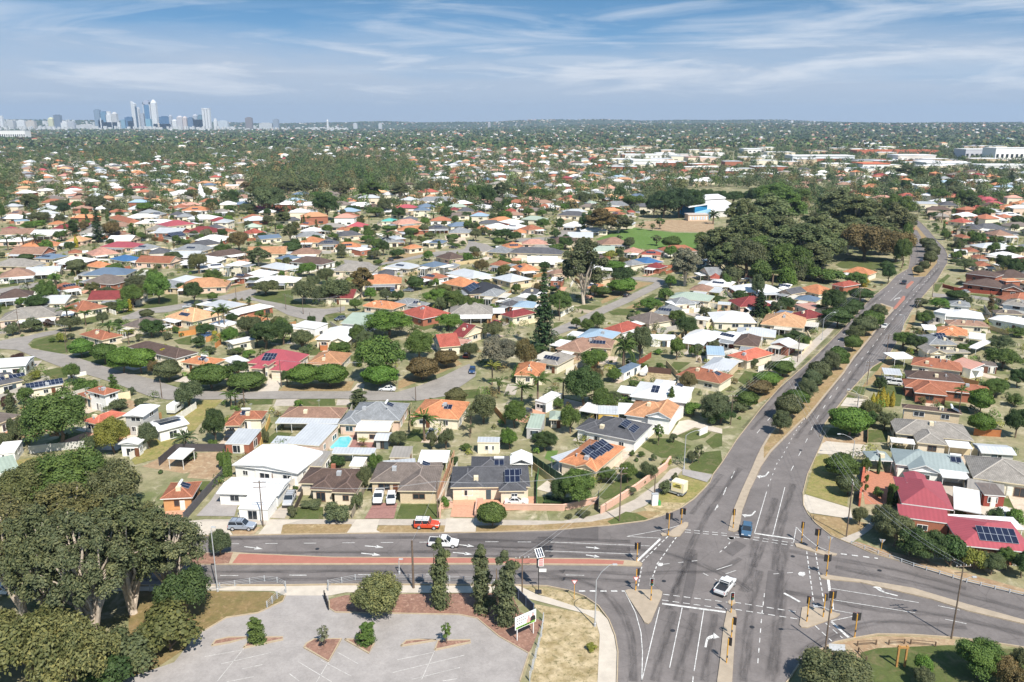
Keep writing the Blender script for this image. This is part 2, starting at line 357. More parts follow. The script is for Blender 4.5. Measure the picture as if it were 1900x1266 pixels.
# ================================================================== ground sheet to the horizon
def make_ground():
    radii = [0] + list(np.geomspace(25, 13800, 84)); NA = 300; V = [(0, 0, 0)]; Fc = []
    for r in radii[1:]:
        for k in range(NA):
            a = 2 * math.pi * k / NA; x, y = r * math.sin(a), r * math.cos(a); V.append((x, y, hz(x, y)))
    for k in range(NA): Fc.append((0, 1 + (k+1) % NA, 1 + k))
    for j in range(len(radii) - 2):
        for k in range(NA):
            a = 1 + j*NA + k; b = 1 + j*NA + (k+1) % NA; Fc.append((a, b, b + NA, a + NA))
    me = bpy.data.meshes.new('ground'); me.from_pydata(V, [], Fc); me.materials.append(M['ground']); me.update()
    tag(link('ground', me), kind='structure')
make_ground()
Z_COV, Z_LAWN, Z_PATH, Z_DRV, Z_ROAD, Z_WEAR, Z_MARK = .004, .034, .064, .094, .124, .166, .176
# ================================================================== roads
far_kerb = [(-260,1003)] + PL('c1',0,430,1280,432) + PL('c2',420,426,950,418,1480,415) + PL('c3',400,412,700,385,900,360,1000,330,1100,290,1180,235,1240,175,1270,140) \
    + PL('c6',1840,640,1900,560) + PL('d3',210,1070,350,890,460,765,590,650,700,550,800,450,900,345,1000,235,1090,165,1150,100,1220,60) + PL('d7',1230,830,1225,740,1210,670,1205,630,1195,590,1190,562)
right_kerb = PL('d7',1225,560,1245,580,1290,610,1340,660,1390,720,1430,760,1450,800,1450,850,1420,900,1390,950) + PL('d3',1390,130,1310,220,1240,310,1200,380,1165,470,1130,530,1090,590,1010,640,960,690,870,790,800,880,720,985,700,1050) \
    + PL('c7',470,340,440,430,390,540,345,640,315,760,318,840,350,900,400,960,500,1040,620,1090) + PL('c4',960,540,1200,610,1500,700,1826,775) + [(2150,1163)]
near_kerb_r = [(2150,1246)] + PL('c4',1826,1075,1600,1040,1440,1020,1200,1004,1000,1000,880,1020,760,1045,690,1080,640,1100,560,1160) + [(1455,1275),(1436,1330),(1425,1420)]
near_kerb_l = [(1140,1420),(1143,1330)] + PL('c3',745,1266,750,1100,735,1010,700,920,640,840,560,785,480,755,350,728,180,722) + PL('c2',1700,706,1180,701,680,701,440,705,0,705) + [(0,1088),(-260,1090)]
sheet('road', far_kerb + right_kerb + near_kerb_r + near_kerb_l, Z_ROAD, 'asphalt')
ROAD = COL.objects['road']
# local streets
def street(*pts): sheet('road', list(pts), Z_ROAD, 'asphalt_local')
street(*(PL('c8',-120,150,0,125,200,90,300,66,420,47,420,72,240,110,195,150,225,182,480,225,800,325,1060,392,1250,455,1440,480,1640,488,1900,482) + PL('d1',440,632,900,635,1050,628,1280,640,1450,590,1600,530,1740,460,1790,440,1840,500,1830,530,1670,640,1655,662,1430,700,1100,700,900,686,0,690)
    + PL('c8',1500,540,1180,541,1060,520,850,440,700,390,400,300,120,190,0,182,-120,200)))
street(*(PL('a4',530,878,750,788,990,672,1250,560,1600,400,1640,372,1300,330,1300,314,1660,318,1760,350,1720,410,1400,570,1110,700,960,800,700,900,530,955)))
street(*(PL('a1',1300,745,1500,662,1900,608) + PL('a2',220,588,560,520,840,455,930,432,960,470,890,525,960,550,1230,600,1400,640,1700,655,1900,628,1900,676,1690,720,1640,800,1560,790,1300,725,1150,650,960,572,860,556,560,562,0,692) + PL('a1',1620,700,1500,758,1310,772)))
street(*PL('a1',-150,455,0,440,440,368,470,395,300,440,0,490,-150,505))
street(*PL('a3',520,335,860,262,1100,215,1390,190,1430,130,1430,95,1640,140,1720,190,1620,230,1400,228,1080,252,560,350,380,395))
street(*PL('b3',20,712,200,650,600,630,640,560,860,568,870,596,680,612,640,660,200,694))
street(*PL('a3',100,300,380,330,470,390,340,400,330,480,300,440,120,360))
street(*PL('a6',820,725,950,735,1240,745,1620,800,1640,830,1200,780,980,778,830,770))
def kerb_line(pix, close=False, w=.17, h=.27):
    pts = W2(pix); mb = MB(); raised_mb(mb, pts, w, 0, h); tag(mb.build('kerb', M['kerb']), kind='structure')
kerb_line(far_kerb); kerb_line(right_kerb); kerb_line(near_kerb_r); kerb_line(near_kerb_l)
# ---- raised islands and medians
def island(pix, top='concrete', h=.29, name='traffic_island'): return prism(name, pix, 0, h, top, 'kerb')
def inset(name, pix, mat, z=.296): sheet(name, pix, z, mat, block=False)
med = [(250,1028)] + PL('c1',1195,528,1285,525) + PL('c2',250,532,700,552,1400,555,1900,560) + PL('c3',300,572,600,575,800,585,872,592,888,603,880,618,700,612,0,606) + PL('c2',700,593,150,593,0,591) + [(250,1050)]
island(med, 'kerb', name='median_strip')
inset('red_median_paving', PL('c2',190,537,250,537,700,556,1400,559,1900,564) + PL('c3',300,577,600,580,785,589,780,610,700,607,0,601) + PL('c2',700,588,152,588), 'red_asphalt')
inset('median_garden_bed', [(250,1031)] + PL('c1',1195,532,1284,529,1262,588,1195,592) + [(250,1047)], 'mulch')
island(PL('c3',790,756,808,750,985,752,1001,764,996,790,938,928,920,944,900,936,882,905,806,790))
island(PL('c3',1031,434,1060,410,1128,368,1148,372,1146,388,1100,446,1060,450,1040,446)); island(PL('c3',990,436,1002,429,1024,432,1026,442,1000,445))
n_med = PL('c4',155,415,180,310,230,190,290,60,315,0) + PL('c7',45,460,100,370) + PL('d3',460,980,600,830,700,715,770,620,850,510,930,400,1000,320,1060,265,1130,290,1135,305,1060,385,990,480,900,590,840,680,740,800,620,950) + PL('c7',330,270,200,400,110,490,40,590,0,675) + PL('c4',340,60,280,180,235,300,216,414,185,422)
island(n_med, 'concrete', name='median_strip')
inset('median_dry_grass', PL('c7',60,462,110,375) + PL('d3',470,975,608,830,708,715,778,620,858,510,938,400,1006,322,1060,271,1122,294,1052,382,982,476,892,586,832,676,732,796,612,944) + PL('c7',322,266,194,392,104,480,60,540), 'dry_grass')
red1 = PL('d3',1128,300,1190,222,1202,226,1198,244,1146,300); island(red1, 'red_asphalt', name='median_strip')
red2 = PL('d3',1204,178,1210,158,1240,134,1254,140,1214,180); island(red2, 'red_asphalt', name='median_strip')
med3 = PL('d7',1252,935,1240,880,1330,830,1335,790,1290,720,1268,660,1200,600,1205,588,1235,585,1275,640,1330,705,1390,775,1388,850,1320,930)
island(med3, 'dry_grass', name='median_strip')
inset('red_median_paving', PL('d7',1225,628,1252,640,1290,700,1283,712,1250,690), 'red_asphalt', .298)
sheet('road', PL('d7',1243,878,1328,830,1332,790,1292,722,1296,700,1272,660,1240,655,1260,720,1275,790,1262,850), .302, 'asphalt', block=False)
island(PL('c3',1372,818,1385,806,1410,812,1414,826,1392,838,1374,830)); s_med = PL('c3',1365,872,1345,970,1325,1160,1310,1266) + [(1328,1340),(1358,1340)] + PL('c3',1395,1266,1405,1100,1420,900,1414,868,1390,862)
island(s_med, name='median_strip')
island(PL('c4',672,672,700,664,745,672,1000,708,1200,742,1500,832,1826,922) + [(2100,1238),(2100,1247)] + PL('c4',1826,944,1500,868,1300,802,1000,732,900,708,700,690,678,684), name='median_strip')
island(PL('c4',530,488,560,492,640,520,770,548,760,555,700,556,620,532,540,508)); island(PL('c4',572,852,600,846,640,852,786,888,770,902,700,930,600,966,568,962,556,950))
for pts in (PL('c3',972,606,985,597,1003,598,1008,608,995,616,980,616), PL('c4',548,658,560,648,586,650,592,662,578,674,556,668), PL('c4',150,458,165,450,188,452,188,462,168,468), PL('c3',1372,455,1390,448,1410,452,1408,462,1385,466)):
    sheet('painted_nose', pts, Z_MARK, 'marking', block=False, parent=ROAD)
# ================================================================== markings (parts of the road)
def line_part(name, segs, w=.13):
    mb = MB()
    for pix in segs: ribbon_mb(mb, W2(pix), w, Z_MARK)
    mb.build(name, M['marking'], ROAD)
def dashes(pix, on, off, start=0.0):
    pts = W2(pix); out = []; cum = [0]
    for i in range(len(pts)-1): cum.append(cum[-1] + math.dist(pts[i], pts[i+1]))
    def at(s):
        for i in range(len(pts)-1):
            if s <= cum[i+1] or i == len(pts)-2:
                t = (s - cum[i]) / max(1e-6, cum[i+1]-cum[i]); return (pts[i][0]+(pts[i+1][0]-pts[i][0])*t, pts[i][1]+(pts[i+1][1]-pts[i][1])*t)
    s = start
    while s < cum[-1]:
        out.append([at(s), at(min(s+on, cum[-1]))]); s += on + off
    return out
def dash_part(name, items, w=.13):
    mb = MB()
    for pix, on, off in items:
        for a, b in dashes(pix, on, off): ribbon_mb(mb, [a, b], w, Z_MARK)
    mb.build(name, M['marking'], ROAD)
line_part('lane_line', [PL('c3',985,850,885,1266), PL('c3',1113,850,1042,1190), PL('c3',1235,865,1180,1210), PL('c3',790,760,850,880,880,990,889,1100,885,1266),
    PL('c3',390,480,930,502), PL('c3',340,530,870,548), PL('c3',800,448,1030,405,1140,372), PL('c3',800,448,990,458),
    PL('c4',372,195,303,432), PL('c4',475,170,407,440), PL('c4',737,742,1230,822), PL('c4',745,806,1210,880), PL('c4',740,862,903,892), PL('c4',735,926,870,898),
    PL('c4',540,395,524,482), PL('c4',540,395,590,450,660,505,768,550), PL('c4',90,636,178,608), PL('c4',140,660,200,640), PL('c2',480,652,560,652), PL('c2',85,652,185,653), PL('c2',465,650,560,650), PL('c2',845,648,935,648), PL('c2',1220,645,1300,645), PL('c3',455,666,560,668),
    PL('a6',330,820,460,690), PL('a6',590,700,660,625), PL('c4',1380,916,1500,942)])
line_part('stop_line', [PL('c3',858,588,990,462), PL('c3',1000,828,1358,876), PL('c4',300,430,522,462), PL('c4',720,692,728,758), PL('c4',738,800,745,864), PL('c4',738,930,835,1020), PL('c4',470,768,560,818)], .42)
dash_part('crossing_line', [(PL('c3',885,592,1035,445),1.0,.6), (PL('c3',970,606,1080,452),1.0,.6), (PL('c3',1130,410,1375,432),1.0,.6), (PL('c3',1130,424,1375,444),1.0,.6), (PL('c4',195,436,522,485),1.0,.6), (PL('c4',190,450,522,500),1.0,.6),
    (PL('c3',885,620,862,742),.8,.5), (PL('c3',968,618,945,680),.8,.5), (PL('c3',1005,775,1400,824),1.0,.6), (PL('c3',1000,808,1365,858),1.0,.6), (PL('c4',190,820,560,878),1.0,.6), (PL('c4',195,860,556,916),1.0,.6),
    (PL('c4',598,532,640,840),1.0,.6), (PL('c4',648,538,702,858),1.0,.6), (PL('c4',645,952,740,1040),1.0,.6), (PL('c4',705,938,800,1022),1.0,.6)], .17)
dash_part('lane_dash', [(PL('c2',120,478,1400,467),2.2,4.6), (PL('c3',0,478,390,480),2.4,3.4), (PL('c4',80,300,203,55)+PL('c6',1860,870,1900,800),2.6,6), (PL('d3',330,1030,560,760,700,610,860,430,1010,280,1100,200,1180,120,1220,60),2.8,7),
    (PL('c4',510,75,600,-100)+PL('c7',390,300,490,140)+PL('d3',760,820,850,700,940,600,1010,520,1080,420,1150,330,1230,240,1300,160,1380,60),2.8,6),
    (PL('c4',380,165,440,10)+PL('c7',165,550,260,370,330,270),1.0,2.0), (PL('c4',360,770,345,890,322,1165),1.1,1.3), (PL('c3',1175,1240,1170,1300),2,3), (PL('c4',1340,840,1690,910),3,7), (PL('c3',1400,455,1370,500,1310,550),.9,.9), (PL('c3',1010,605,1240,580),1.0,1.5), (PL('c4',410,660,545,650),1.0,1.4), (PL('c3',1230,655,1310,695),1.1,1.2), (PL('d7',1300,690,1400,800,1400,870,1300,990),2.5,7)], .14)
dash_part('give_way_line', [(PL('c3',530,757,790,757),1.0,.7), (PL('c4',790,546,1000,572),1.0,.8)], .35)
def arrow(tail, head, turn=0, w=1.0):
    a = Vector(G(*tail)[:2]); b = Vector(G(*head)[:2]); d = b - a; L = d.length; d.normalize(); n = Vector((-d.y, d.x)); mb = MB()
    q = lambda x, y: (*(a + d*x + n*y), Z_MARK)
    if turn == 0:
        mb.add([q(0,-.13), q(L*.66,-.13), q(L*.66,.13), q(0,.13)]); mb.add([q(L*.6,-.5*w), q(L,-.05), q(L*.6,.5*w)])
    else:
        s = turn; f = (lambda pts: pts) if s > 0 else (lambda pts: pts[::-1])
        mb.add(f([q(0,-.13*s), q(L*.55,-.13*s), q(L*.55,.17*s), q(0,.17*s)])); mb.add(f([q(L*.55,-.13*s), q(L*.72,.1*s), q(L*.6,.55*s), q(L*.5,.17*s)])); mb.add(f([q(L*.72,.1*s), q(L*.9,.75*s), q(L*.74,.95*s), q(L*.58,.5*s)]))
        mb.add(f([q(L*1.02,.7*s), q(L*.8,1.65*s), q(L*.62,.85*s)]))
    mb.build('turn_arrow', M['marking'], ROAD)
for t_, h_ in (((218,493),(320,506)), ((882,489),(985,497)), ((862,529),(970,540)), ((1390,481),(1485,492)), ((1366,525),(1478,536))): arrow(P('c2',*t_), P('c2',*h_))
for t_, h_ in (((570,508),(648,516)), ((570,553),(648,564))): arrow(P('c3',*t_), P('c3',*h_))
arrow(P('c4',385,82), P('c4',352,124), -1); arrow(P('c4',310,304), P('c4',272,346), -1); arrow(P('c3',1243,1075), P('c3',1262,988), -1); arrow(P('c4',1112,784), P('c4',968,748), -1); arrow(P('a6',375,810), P('a6',410,775), -1)
for pix in (PL('c2',1392,424,1480,416,1900,414) + PL('c3',400,414,640,392,640,470,400,478) + PL('c2',1900,500,1392,500), PL('c3',1100,860,1130,700,1165,560,1200,540,1190,700,1150,866), PL('c4',380,640,470,640,460,900,350,890), PL('c4',120,520,200,470,260,500,180,560)): sheet('asphalt_patch', pix, .158, 'asphalt_dark', block=False, parent=ROAD)
for c_, x_, y_ in (('c3',1010,700),('c3',1060,980),('c4',520,560),('c4',1010,640),('c2',620,505),('c2',1000,632),('d3',640,900),('c7',300,480),('c4',290,960)):
    g_ = G(*P(c_,x_,y_)); mb = MB(); mb.lathe([(0,.170),(.36,.170)],14); o_ = mb.build('manhole_cover', M['dark_metal'], ROAD); o_.location = (g_.x,g_.y,0)
# tyre-darkened lanes
def wear(pix, w):
    mb = MB(); ribbon_mb(mb, catmull(W2(pix), 4), w, Z_WEAR); mb.build('tyre_wear', M['tyre_wear'], ROAD)
for yy in (455, 492, 512, 545): wear(PL('c2',1390,yy,1900,yy+8) + PL('c3',300,yy+2,820,yy+22), 1.5)
for yy in (440, 520): wear([(-100,1000+(yy-440)*.3)] + PL('c2',100,yy+8,700,yy+4,1390,yy), 1.3)
for yy in (630, 672): wear([(-100,1060+(yy-630)*.34)] + PL('c2',0,yy,900,yy-2,1900,yy+4) + PL('c3',450,yy+14,850,yy+30), 1.3)
for p_, w_ in ((PL('c3',1060,870,1010,1060,960,1266),1.7), (PL('c3',1180,880,1135,1060,1090,1266),1.7), (PL('c3',1295,885,1262,1100,1240,1266),1.5), (PL('c3',1170,520,1120,640,1075,770),1.9), (PL('c3',1040,860,1110,660,1180,470,1300,250,1440,60),1.6), (PL('c4',330,640,280,880,240,1266),1.8), (PL('c4',470,480,460,640,450,800,400,1266),2.2), (PL('c4',300,470,290,640,240,760),1.9),
        (PL('c4',420,230,360,440,300,620),1.7), (PL('c4',520,150,440,440,420,640),1.7), (PL('c4',1500,740,1200,660,900,600,500,530),1.7), (PL('c4',1826,1000,1400,900,1000,860,700,800,480,760),1.7), (PL('c4',1500,960,1100,930,880,960,640,1060,560,1120),1.6), (PL('c4',1826,860,1500,780,1100,690,760,620),1.7), (PL('c3',300,660,600,720,760,860,830,1060,835,1266),1.6),
        (PL('c3',800,520,1000,540,1200,600,1400,690,1500,760),1.5), (PL('c3',1440,570,1300,640,1050,650,880,660),1.4), (PL('d3',300,1010,560,720,860,390,1090,190),1.3), (PL('d3',250,1000,500,730,820,400,1060,180),1.3), (PL('d3',640,1040,900,680,1180,310,1400,60),1.3), (PL('d3',560,1060,860,640,1110,340,1350,70),1.3), (PL('c6',1700,900,1860,680,1900,640),1.3)): wear(p_, w_)
# ================================================================== pavements, verges, drives, lawns
path_n = [(-260,985)] + PL('c1',0,405,1000,352) + PL('c2',0,340,1500,338,1900,342) + PL('c6',280,930,480,935,860,940,1060,905,1180,870,1330,800,1480,690,1560,605,1610,590,1640,610,1560,690,1400,840,1330,868,1180,950,860,975,480,985) + PL('c2',1900,372,1500,374,0,368) + PL('c1',1000,380,0,432) + [(-260,1000)]
sheet('footpath', path_n, Z_PATH, 'path')
S_ = sheet
S_('verge', PL('c2',425,366,810,366,790,417,418,424), Z_PATH+.004, 'dry_grass'); S_('verge', PL('c2',962,373,1322,373,1330,416,975,418,945,400), Z_PATH+.004, 'dry_grass'); S_('verge', PL('c2',1500,374,1900,370) + PL('c3',300,378,600,362,900,300,1000,310,900,356,700,382,400,410) + PL('c2',1900,412,1490,414), Z_PATH+.004, 'dry_grass')
S_('verge', PL('c1',1268,395,1400,385,1440,380,1400,420,1290,430), Z_PATH+.004, 'earth')
S_('crossover', PL('c2',290,428,335,372,345,345,530,345,430,372,418,424), Z_DRV, 'concrete_pale'); S_('crossover', PL('c2',780,418,835,340,962,340,946,400,975,417), Z_DRV, 'concrete_pale'); S_('crossover', PL('c2',1318,416,1330,335,1500,335,1490,414), Z_DRV, 'concrete_pale'); S_('crossover', PL('c1',960,430,990,352,1150,352,1270,352,1262,395,1285,430), Z_DRV, 'concrete_pale')
S_('driveway', PL('c2',880,336,930,250,1062,250,1042,336), Z_DRV, 'drive_dark'); S_('driveway', PL('c2',340,330,430,262,480,262,440,336), Z_PATH, 'path'); S_('driveway', PL('c5',-60,905,40,800,110,690,150,810,238,812,208,908), Z_DRV, 'asphalt_pale'); S_('driveway', PL('c6',125,915,148,790,330,770,480,790,690,780,690,845,640,868,300,880,280,918), Z_DRV, 'brick_pave_pale')
S_('driveway', PL('c5',900,430,870,400,960,350,1060,330,1180,340,1200,430), Z_COV, 'drive_dark')
S_('lawn', PL('c5',590,930,640,842,835,842,835,930), Z_LAWN, 'lawn'); S_('lawn', PL('c5',1345,928,1382,820,1645,820,1655,928), Z_LAWN, 'lawn'); S_('lawn', PL('c6',1150,945,1270,880,1340,890,1425,932,1300,970,1190,975), Z_PATH+.006, 'lawn'); S_('lawn', PL('c6',1370,455,1430,400,1560,400,1700,450,1640,525,1500,528), Z_LAWN, 'lawn')
S_('lawn', PL('c6',1680,585,1780,490,1890,480,1900,545,1850,632,1700,612), Z_LAWN, 'lawn'); S_('lawn', PL('c6',1600,385,1720,338,1830,362,1790,395,1700,415), Z_LAWN, 'lawn'); S_('verge', PL('c6',1500,668,1640,640,1800,690,1800,722,1650,830,1490,822,1470,780), Z_LAWN, 'rough_verge'); S_('verge', PL('c6',1390,850,1470,818,1660,822,1560,905,1470,935,1420,900), Z_LAWN+.006, 'sandy')
S_('lawn', PL('c6',1790,420,1860,370,1900,370,1900,450,1840,470), Z_LAWN, 'lawn'); S_('driveway', PL('c6',1560,380,1620,290,1680,280,1900,340,1900,372,1720,330,1600,385), Z_DRV, 'concrete_pale'); S_('driveway', PL('c6',1640,600,1700,612,1840,640,1800,688,1640,640), Z_DRV, 'asphalt_pale'); S_('lawn', PL('c6',1080,770,1180,700,1300,620,1420,600,1400,680,1300,760,1130,800), Z_LAWN, 'lawn')
S_('lawn', PL('c6',690,780,1090,790,1080,820,880,868,700,860), Z_COV, 'lawn'); S_('lawn', PL('c6',760,480,830,480,800,560,740,530), Z_LAWN, 'oval')
S_('verge', PL('c7',330,762,400,520,470,500,520,560,610,610,606,846), Z_LAWN, 'rough_verge'); S_('lawn', PL('c7',462,380,500,330,650,340,660,385), Z_LAWN, 'lawn'); S_('lawn', PL('c7',735,345,866,345,866,425,735,425), Z_LAWN, 'lawn'); S_('driveway', PL('c7',400,500,430,440,470,420,740,445,700,520), Z_DRV, 'concrete_pale'); S_('driveway', PL('c7',310,780,330,768,625,858,640,930,360,888,320,850), Z_DRV, 'concrete_pale'); S_('driveway', PL('c7',450,395,650,385,720,330,730,440,440,432), Z_COV, 'earth')
S_('verge', PL('c7',360,892,640,930,730,955,690,1010,545,1058,400,962), Z_LAWN+.004, 'dry_grass'); S_('footpath', PL('c7',548,1060,690,1005,760,940,820,880,800,960,740,1010,630,1085), Z_PATH, 'path'); S_('driveway', PL('c7',690,610,900,620,930,680,920,830,720,830), Z_COV, 'brick_pave')
S_('lawn', PL('c7',625,60,730,70,700,140,600,135), Z_LAWN, 'lawn'); S_('lawn', PL('c7',840,50,975,60,950,190,760,190), Z_LAWN, 'lawn'); S_('driveway', PL('c7',560,190,600,135,760,150,740,200), Z_DRV, 'concrete_pale')
S_('lawn', PL('c4',905,1100,1000,1075,1400,1058,1826,1085) + [(2100,1266),(2100,1420),(1560,1420)] + PL('c4',900,1266), Z_LAWN, 'lawn'); S_('verge', PL('c4',700,1085,760,1050,880,1025,1000,1006,1200,1010,1440,1026,1430,1058,1000,1074,900,1100,920,1160,700,1160), Z_COV, 'earth')
S_('verge', PL('c4',845,488,1000,548,1200,622,1500,712,1826,790) + [(2100,1175),(2100,1150)] + PL('c4',1826,740,1500,650,1200,560,1000,510,880,470), Z_COV, 'earth')
S_('verge', PL('c3',225,790,280,825,620,890,652,960,646,1100,640,1266) + [(1105,1420),(950,1420)] + PL('c3',255,1266,300,1080,332,890), Z_COV, 'sandy'); S_('footpath', PL('c3',155,728,185,722,300,775,640,862,700,920,738,1010,752,1100,747,1266) + [(1143,1420),(1105,1420)] + PL('c3',635,1266,648,1000,622,912,560,880,230,792), Z_PATH, 'concrete_pale'); S_('verge', PL('c3',205,732,350,736,470,762,560,795,640,850,650,868,560,858,300,770), Z_PATH+.004, 'sandy')
S_('footpath', [(-260,1092)] + PL('c2',0,708,440,708,680,704,1180,704,1700,709,1720,745,1180,745,780,742,690,760,440,760,380,735,0,732) + [(-260,1102)], Z_PATH, 'concrete_pale')
S_('garden_bed', PL('c2',690,778,770,757,1180,748,1690,745,1735,850,1860,900,1800,1050,1780,1080,1620,985,1500,885,1400,865,720,852,688,830), Z_COV, 'mulch'); S_('verge', PL('c2',-420,735,0,735,350,738,440,762,430,792,290,855,120,882,0,945,-60,1020,-420,1260), Z_COV, 'earth_olive')
CARPARK = PL('c2',445,762,680,762,688,835,720,855,1400,868,1500,888,1620,988,1785,1082,1735,1235) + [(945,1420),(60,1420),(232,1262)] + PL('c1',960,1130,1078,982) + PL('c2',60,920,120,884,295,858,430,794)
S_('car_park', CARPARK, Z_ROAD, 'asphalt_pale'); kerb_line(PL('c2',445,762,430,794,295,858,120,884,60,920) + PL('c1',1078,982)); kerb_line(PL('c2',684,790,688,835,720,855,1400,868,1500,888,1620,988,1785,1082,1735,1235))
for pix in (PL('c2',40,1040,60,1012,130,996,245,994,140,1022), PL('c2',215,1052,262,996,430,994,432,1006), PL('c2',548,1050,560,1030,605,1004,752,1004,682,1128), PL('c2',772,1006,920,1008,932,1028,905,1082), PL('c2',1082,1042,1110,1014,1180,1008,1275,1010), PL('c2',1268,1064,1285,1014,1462,1010,1464,1022)): prism('planted_island', pix, 0, .26, 'mulch', 'kerb'); kerb_line(list(pix) + [pix[0]], w=.26, h=.31)
PARK = COL.objects['car_park']; mb = MB()
for pix in (PL('c2',0,1100,215,1062), PL('c2',90,1140,365,1078), PL('c2',205,1168,318,1144), PL('c2',120,1240,270,1210), PL('c2',215,1055,70,1235), PL('c2',1060,1118,1265,1075), PL('c2',1035,1188,1430,1092), PL('c2',1140,1226,1405,1160), PL('c2',1265,1070,1195,1225), PL('c2',682,1130,615,1240), PL('c2',515,1128,700,1240), PL('c2',730,1075,845,1140), PL('c2',640,1120,808,1208), PL('c2',1310,1235,1390,1222), PL('c2',468,1195,520,1235)): ribbon_mb(mb, W2(pix), .09, Z_MARK)
mb.build('bay_line', M['bay_paint'], PARK)
# lawns, drives of the middle ground
for crop, pts in (('c8',(205,150,420,85,480,210,225,175)), ('c8',(500,235,640,205,830,290,800,320)), ('c8',(1020,400,1240,440,1250,458,1060,392)), ('c8',(190,270,330,290,250,300)), ('c8',(290,340,420,310,570,360,480,380,380,400)), ('c8',(950,1000,930,970,1210,640,1440,540,1570,542,1470,640,1240,920)), ('c8',(0,990,330,930,240,990,160,1070)),
        ('d1',(590,690,840,682,845,735,620,735)), ('d1',(1120,715,1200,680,1400,680,1420,710)), ('d1',(210,690,410,688,400,725,230,728)), ('d1',(1650,690,1680,630,1860,615,1870,680)), ('d1',(770,100,830,85,930,95,860,120)), ('a1',(330,1010,560,935,800,1000,780,1110,650,1130,420,1090)), ('a1',(1480,640,1620,560,1830,490,1900,500,1900,600,1640,650)), ('a1',(870,760,1010,710,1060,780,900,830)), ('a1',(1240,700,1420,660,1460,700,1330,718)),
        ('a2',(910,520,1130,470,1340,450,1350,560,1600,640,1400,640,1230,598,960,548)), ('a2',(1690,715,1800,700,1900,700,1900,740,1740,760)), ('a2',(70,990,260,940,260,1040,120,1030)), ('a4',(1150,690,1400,650,1380,720)), ('a4',(790,640,870,610,1080,620,960,668)), ('a4',(560,860,560,800,680,790)), ('a4',(1520,540,1620,490,1680,500,1600,550)), ('a4',(640,960,800,910,820,960,700,1010)),
        ('a6',(1270,730,1620,760,1620,800,1300,775)), ('a6',(840,700,850,610,940,620,880,715)), ('a6',(930,700,960,670,1060,690,1030,740)), ('a6',(900,580,1000,500,1040,520,960,590)), ('a7',(255,570,280,480,395,480,330,570)), ('a7',(45,840,100,730,220,740,180,850)), ('a7',(500,485,650,500,640,545,500,530)), ('d3',(215,720,260,660,420,690,440,740,300,760)), ('d3',(960,270,1000,240,1010,260,980,290)),
        ('d6',(1130,680,1200,640,1240,650,1180,700)), ('c5',(410,380,500,310,620,320,560,370,450,390)), ('c5',(395,300,450,240,480,250,430,330)), ('d7',(790,862,860,820,1080,822,1180,850,1010,890,830,880)), ('a3',(880,1020,1080,950,1090,1010,960,1060)), ('d2',(1480,550,1520,500,1640,505,1560,560)), ('d2',(1060,150,1130,125,1250,130,1220,175,1090,170)), ('a8',(60,760,200,740,230,790,100,800))):
    S_('lawn', PL(crop, *pts), Z_LAWN, 'rough_verge' if pts[0] in (950,0) else 'lawn')
S_('sports_field', PL('d6',650,330,780,280,870,260,960,275,1100,290,1290,296,1290,400,1080,390,900,385,740,362), Z_LAWN, 'oval'); S_('terraced_garden', PL('d6',940,225,1080,215,1340,222,1350,290,1280,288,1100,285,960,268,870,252), Z_LAWN, 'earth')
for crop, pts, m in (('d1',(290,636,345,600,375,540,455,540,460,575,440,634),'concrete_pale'), ('d1',(955,630,1000,575,1050,580,1045,630),'concrete_pale'), ('d1',(410,735,430,690,580,686,545,735),'path'), ('d1',(850,730,860,690,940,690,960,730),'path'), ('d1',(440,630,490,590,980,560,950,628),'dry_grass'), ('d1',(1285,620,1440,560,1740,440,1690,400,1560,440,1290,560),'dry_grass'), ('d2',(1215,620,1260,560,1500,590,1520,640,1300,640),'sandy'), ('a2',(600,520,700,440,870,380,930,430,840,455),'dry_grass'), ('a4',(1080,600,1320,500,1550,400,1640,375,1400,360,1060,570),'dry_grass'), ('a4',(780,680,800,655,990,672,940,700),'concrete'), ('a4',(1320,650,1500,560,1560,600,1520,650),'dry_grass'), ('d3',(550,650,640,560,760,440,860,330,980,225,960,210,820,340,640,500,520,590),'path'), ('d3',(1130,560,1190,500,1180,470,1240,330,1280,330,1200,480,1150,600,1000,740,930,770),'dry_grass'), ('a3',(620,240,1080,190,1080,215,860,262,520,335),'dry_grass'), ('c1',(1030,110,1100,0,1240,0,1180,120),'earth'), ('c5',(-60,620,0,480,130,470,100,640),'earth'), ('c8',(1000,1010,1180,930,1640,900,1600,1000,1300,1060),'earth'), ('d3',(300,870,480,690,540,660,420,810),'dry_grass'), ('b1',(1030,760,1250,720,1260,790,1110,790),'path'), ('b2',(1180,620,1400,640,1420,700,1200,690),'paving'), ('c6',(150,1000,300,995,860,990,1000,985,860,1010,300,1015),'path')):
    S_('verge' if m in ('dry_grass','sandy','earth') else 'driveway', PL(crop, *pts), Z_COV+.003, m)
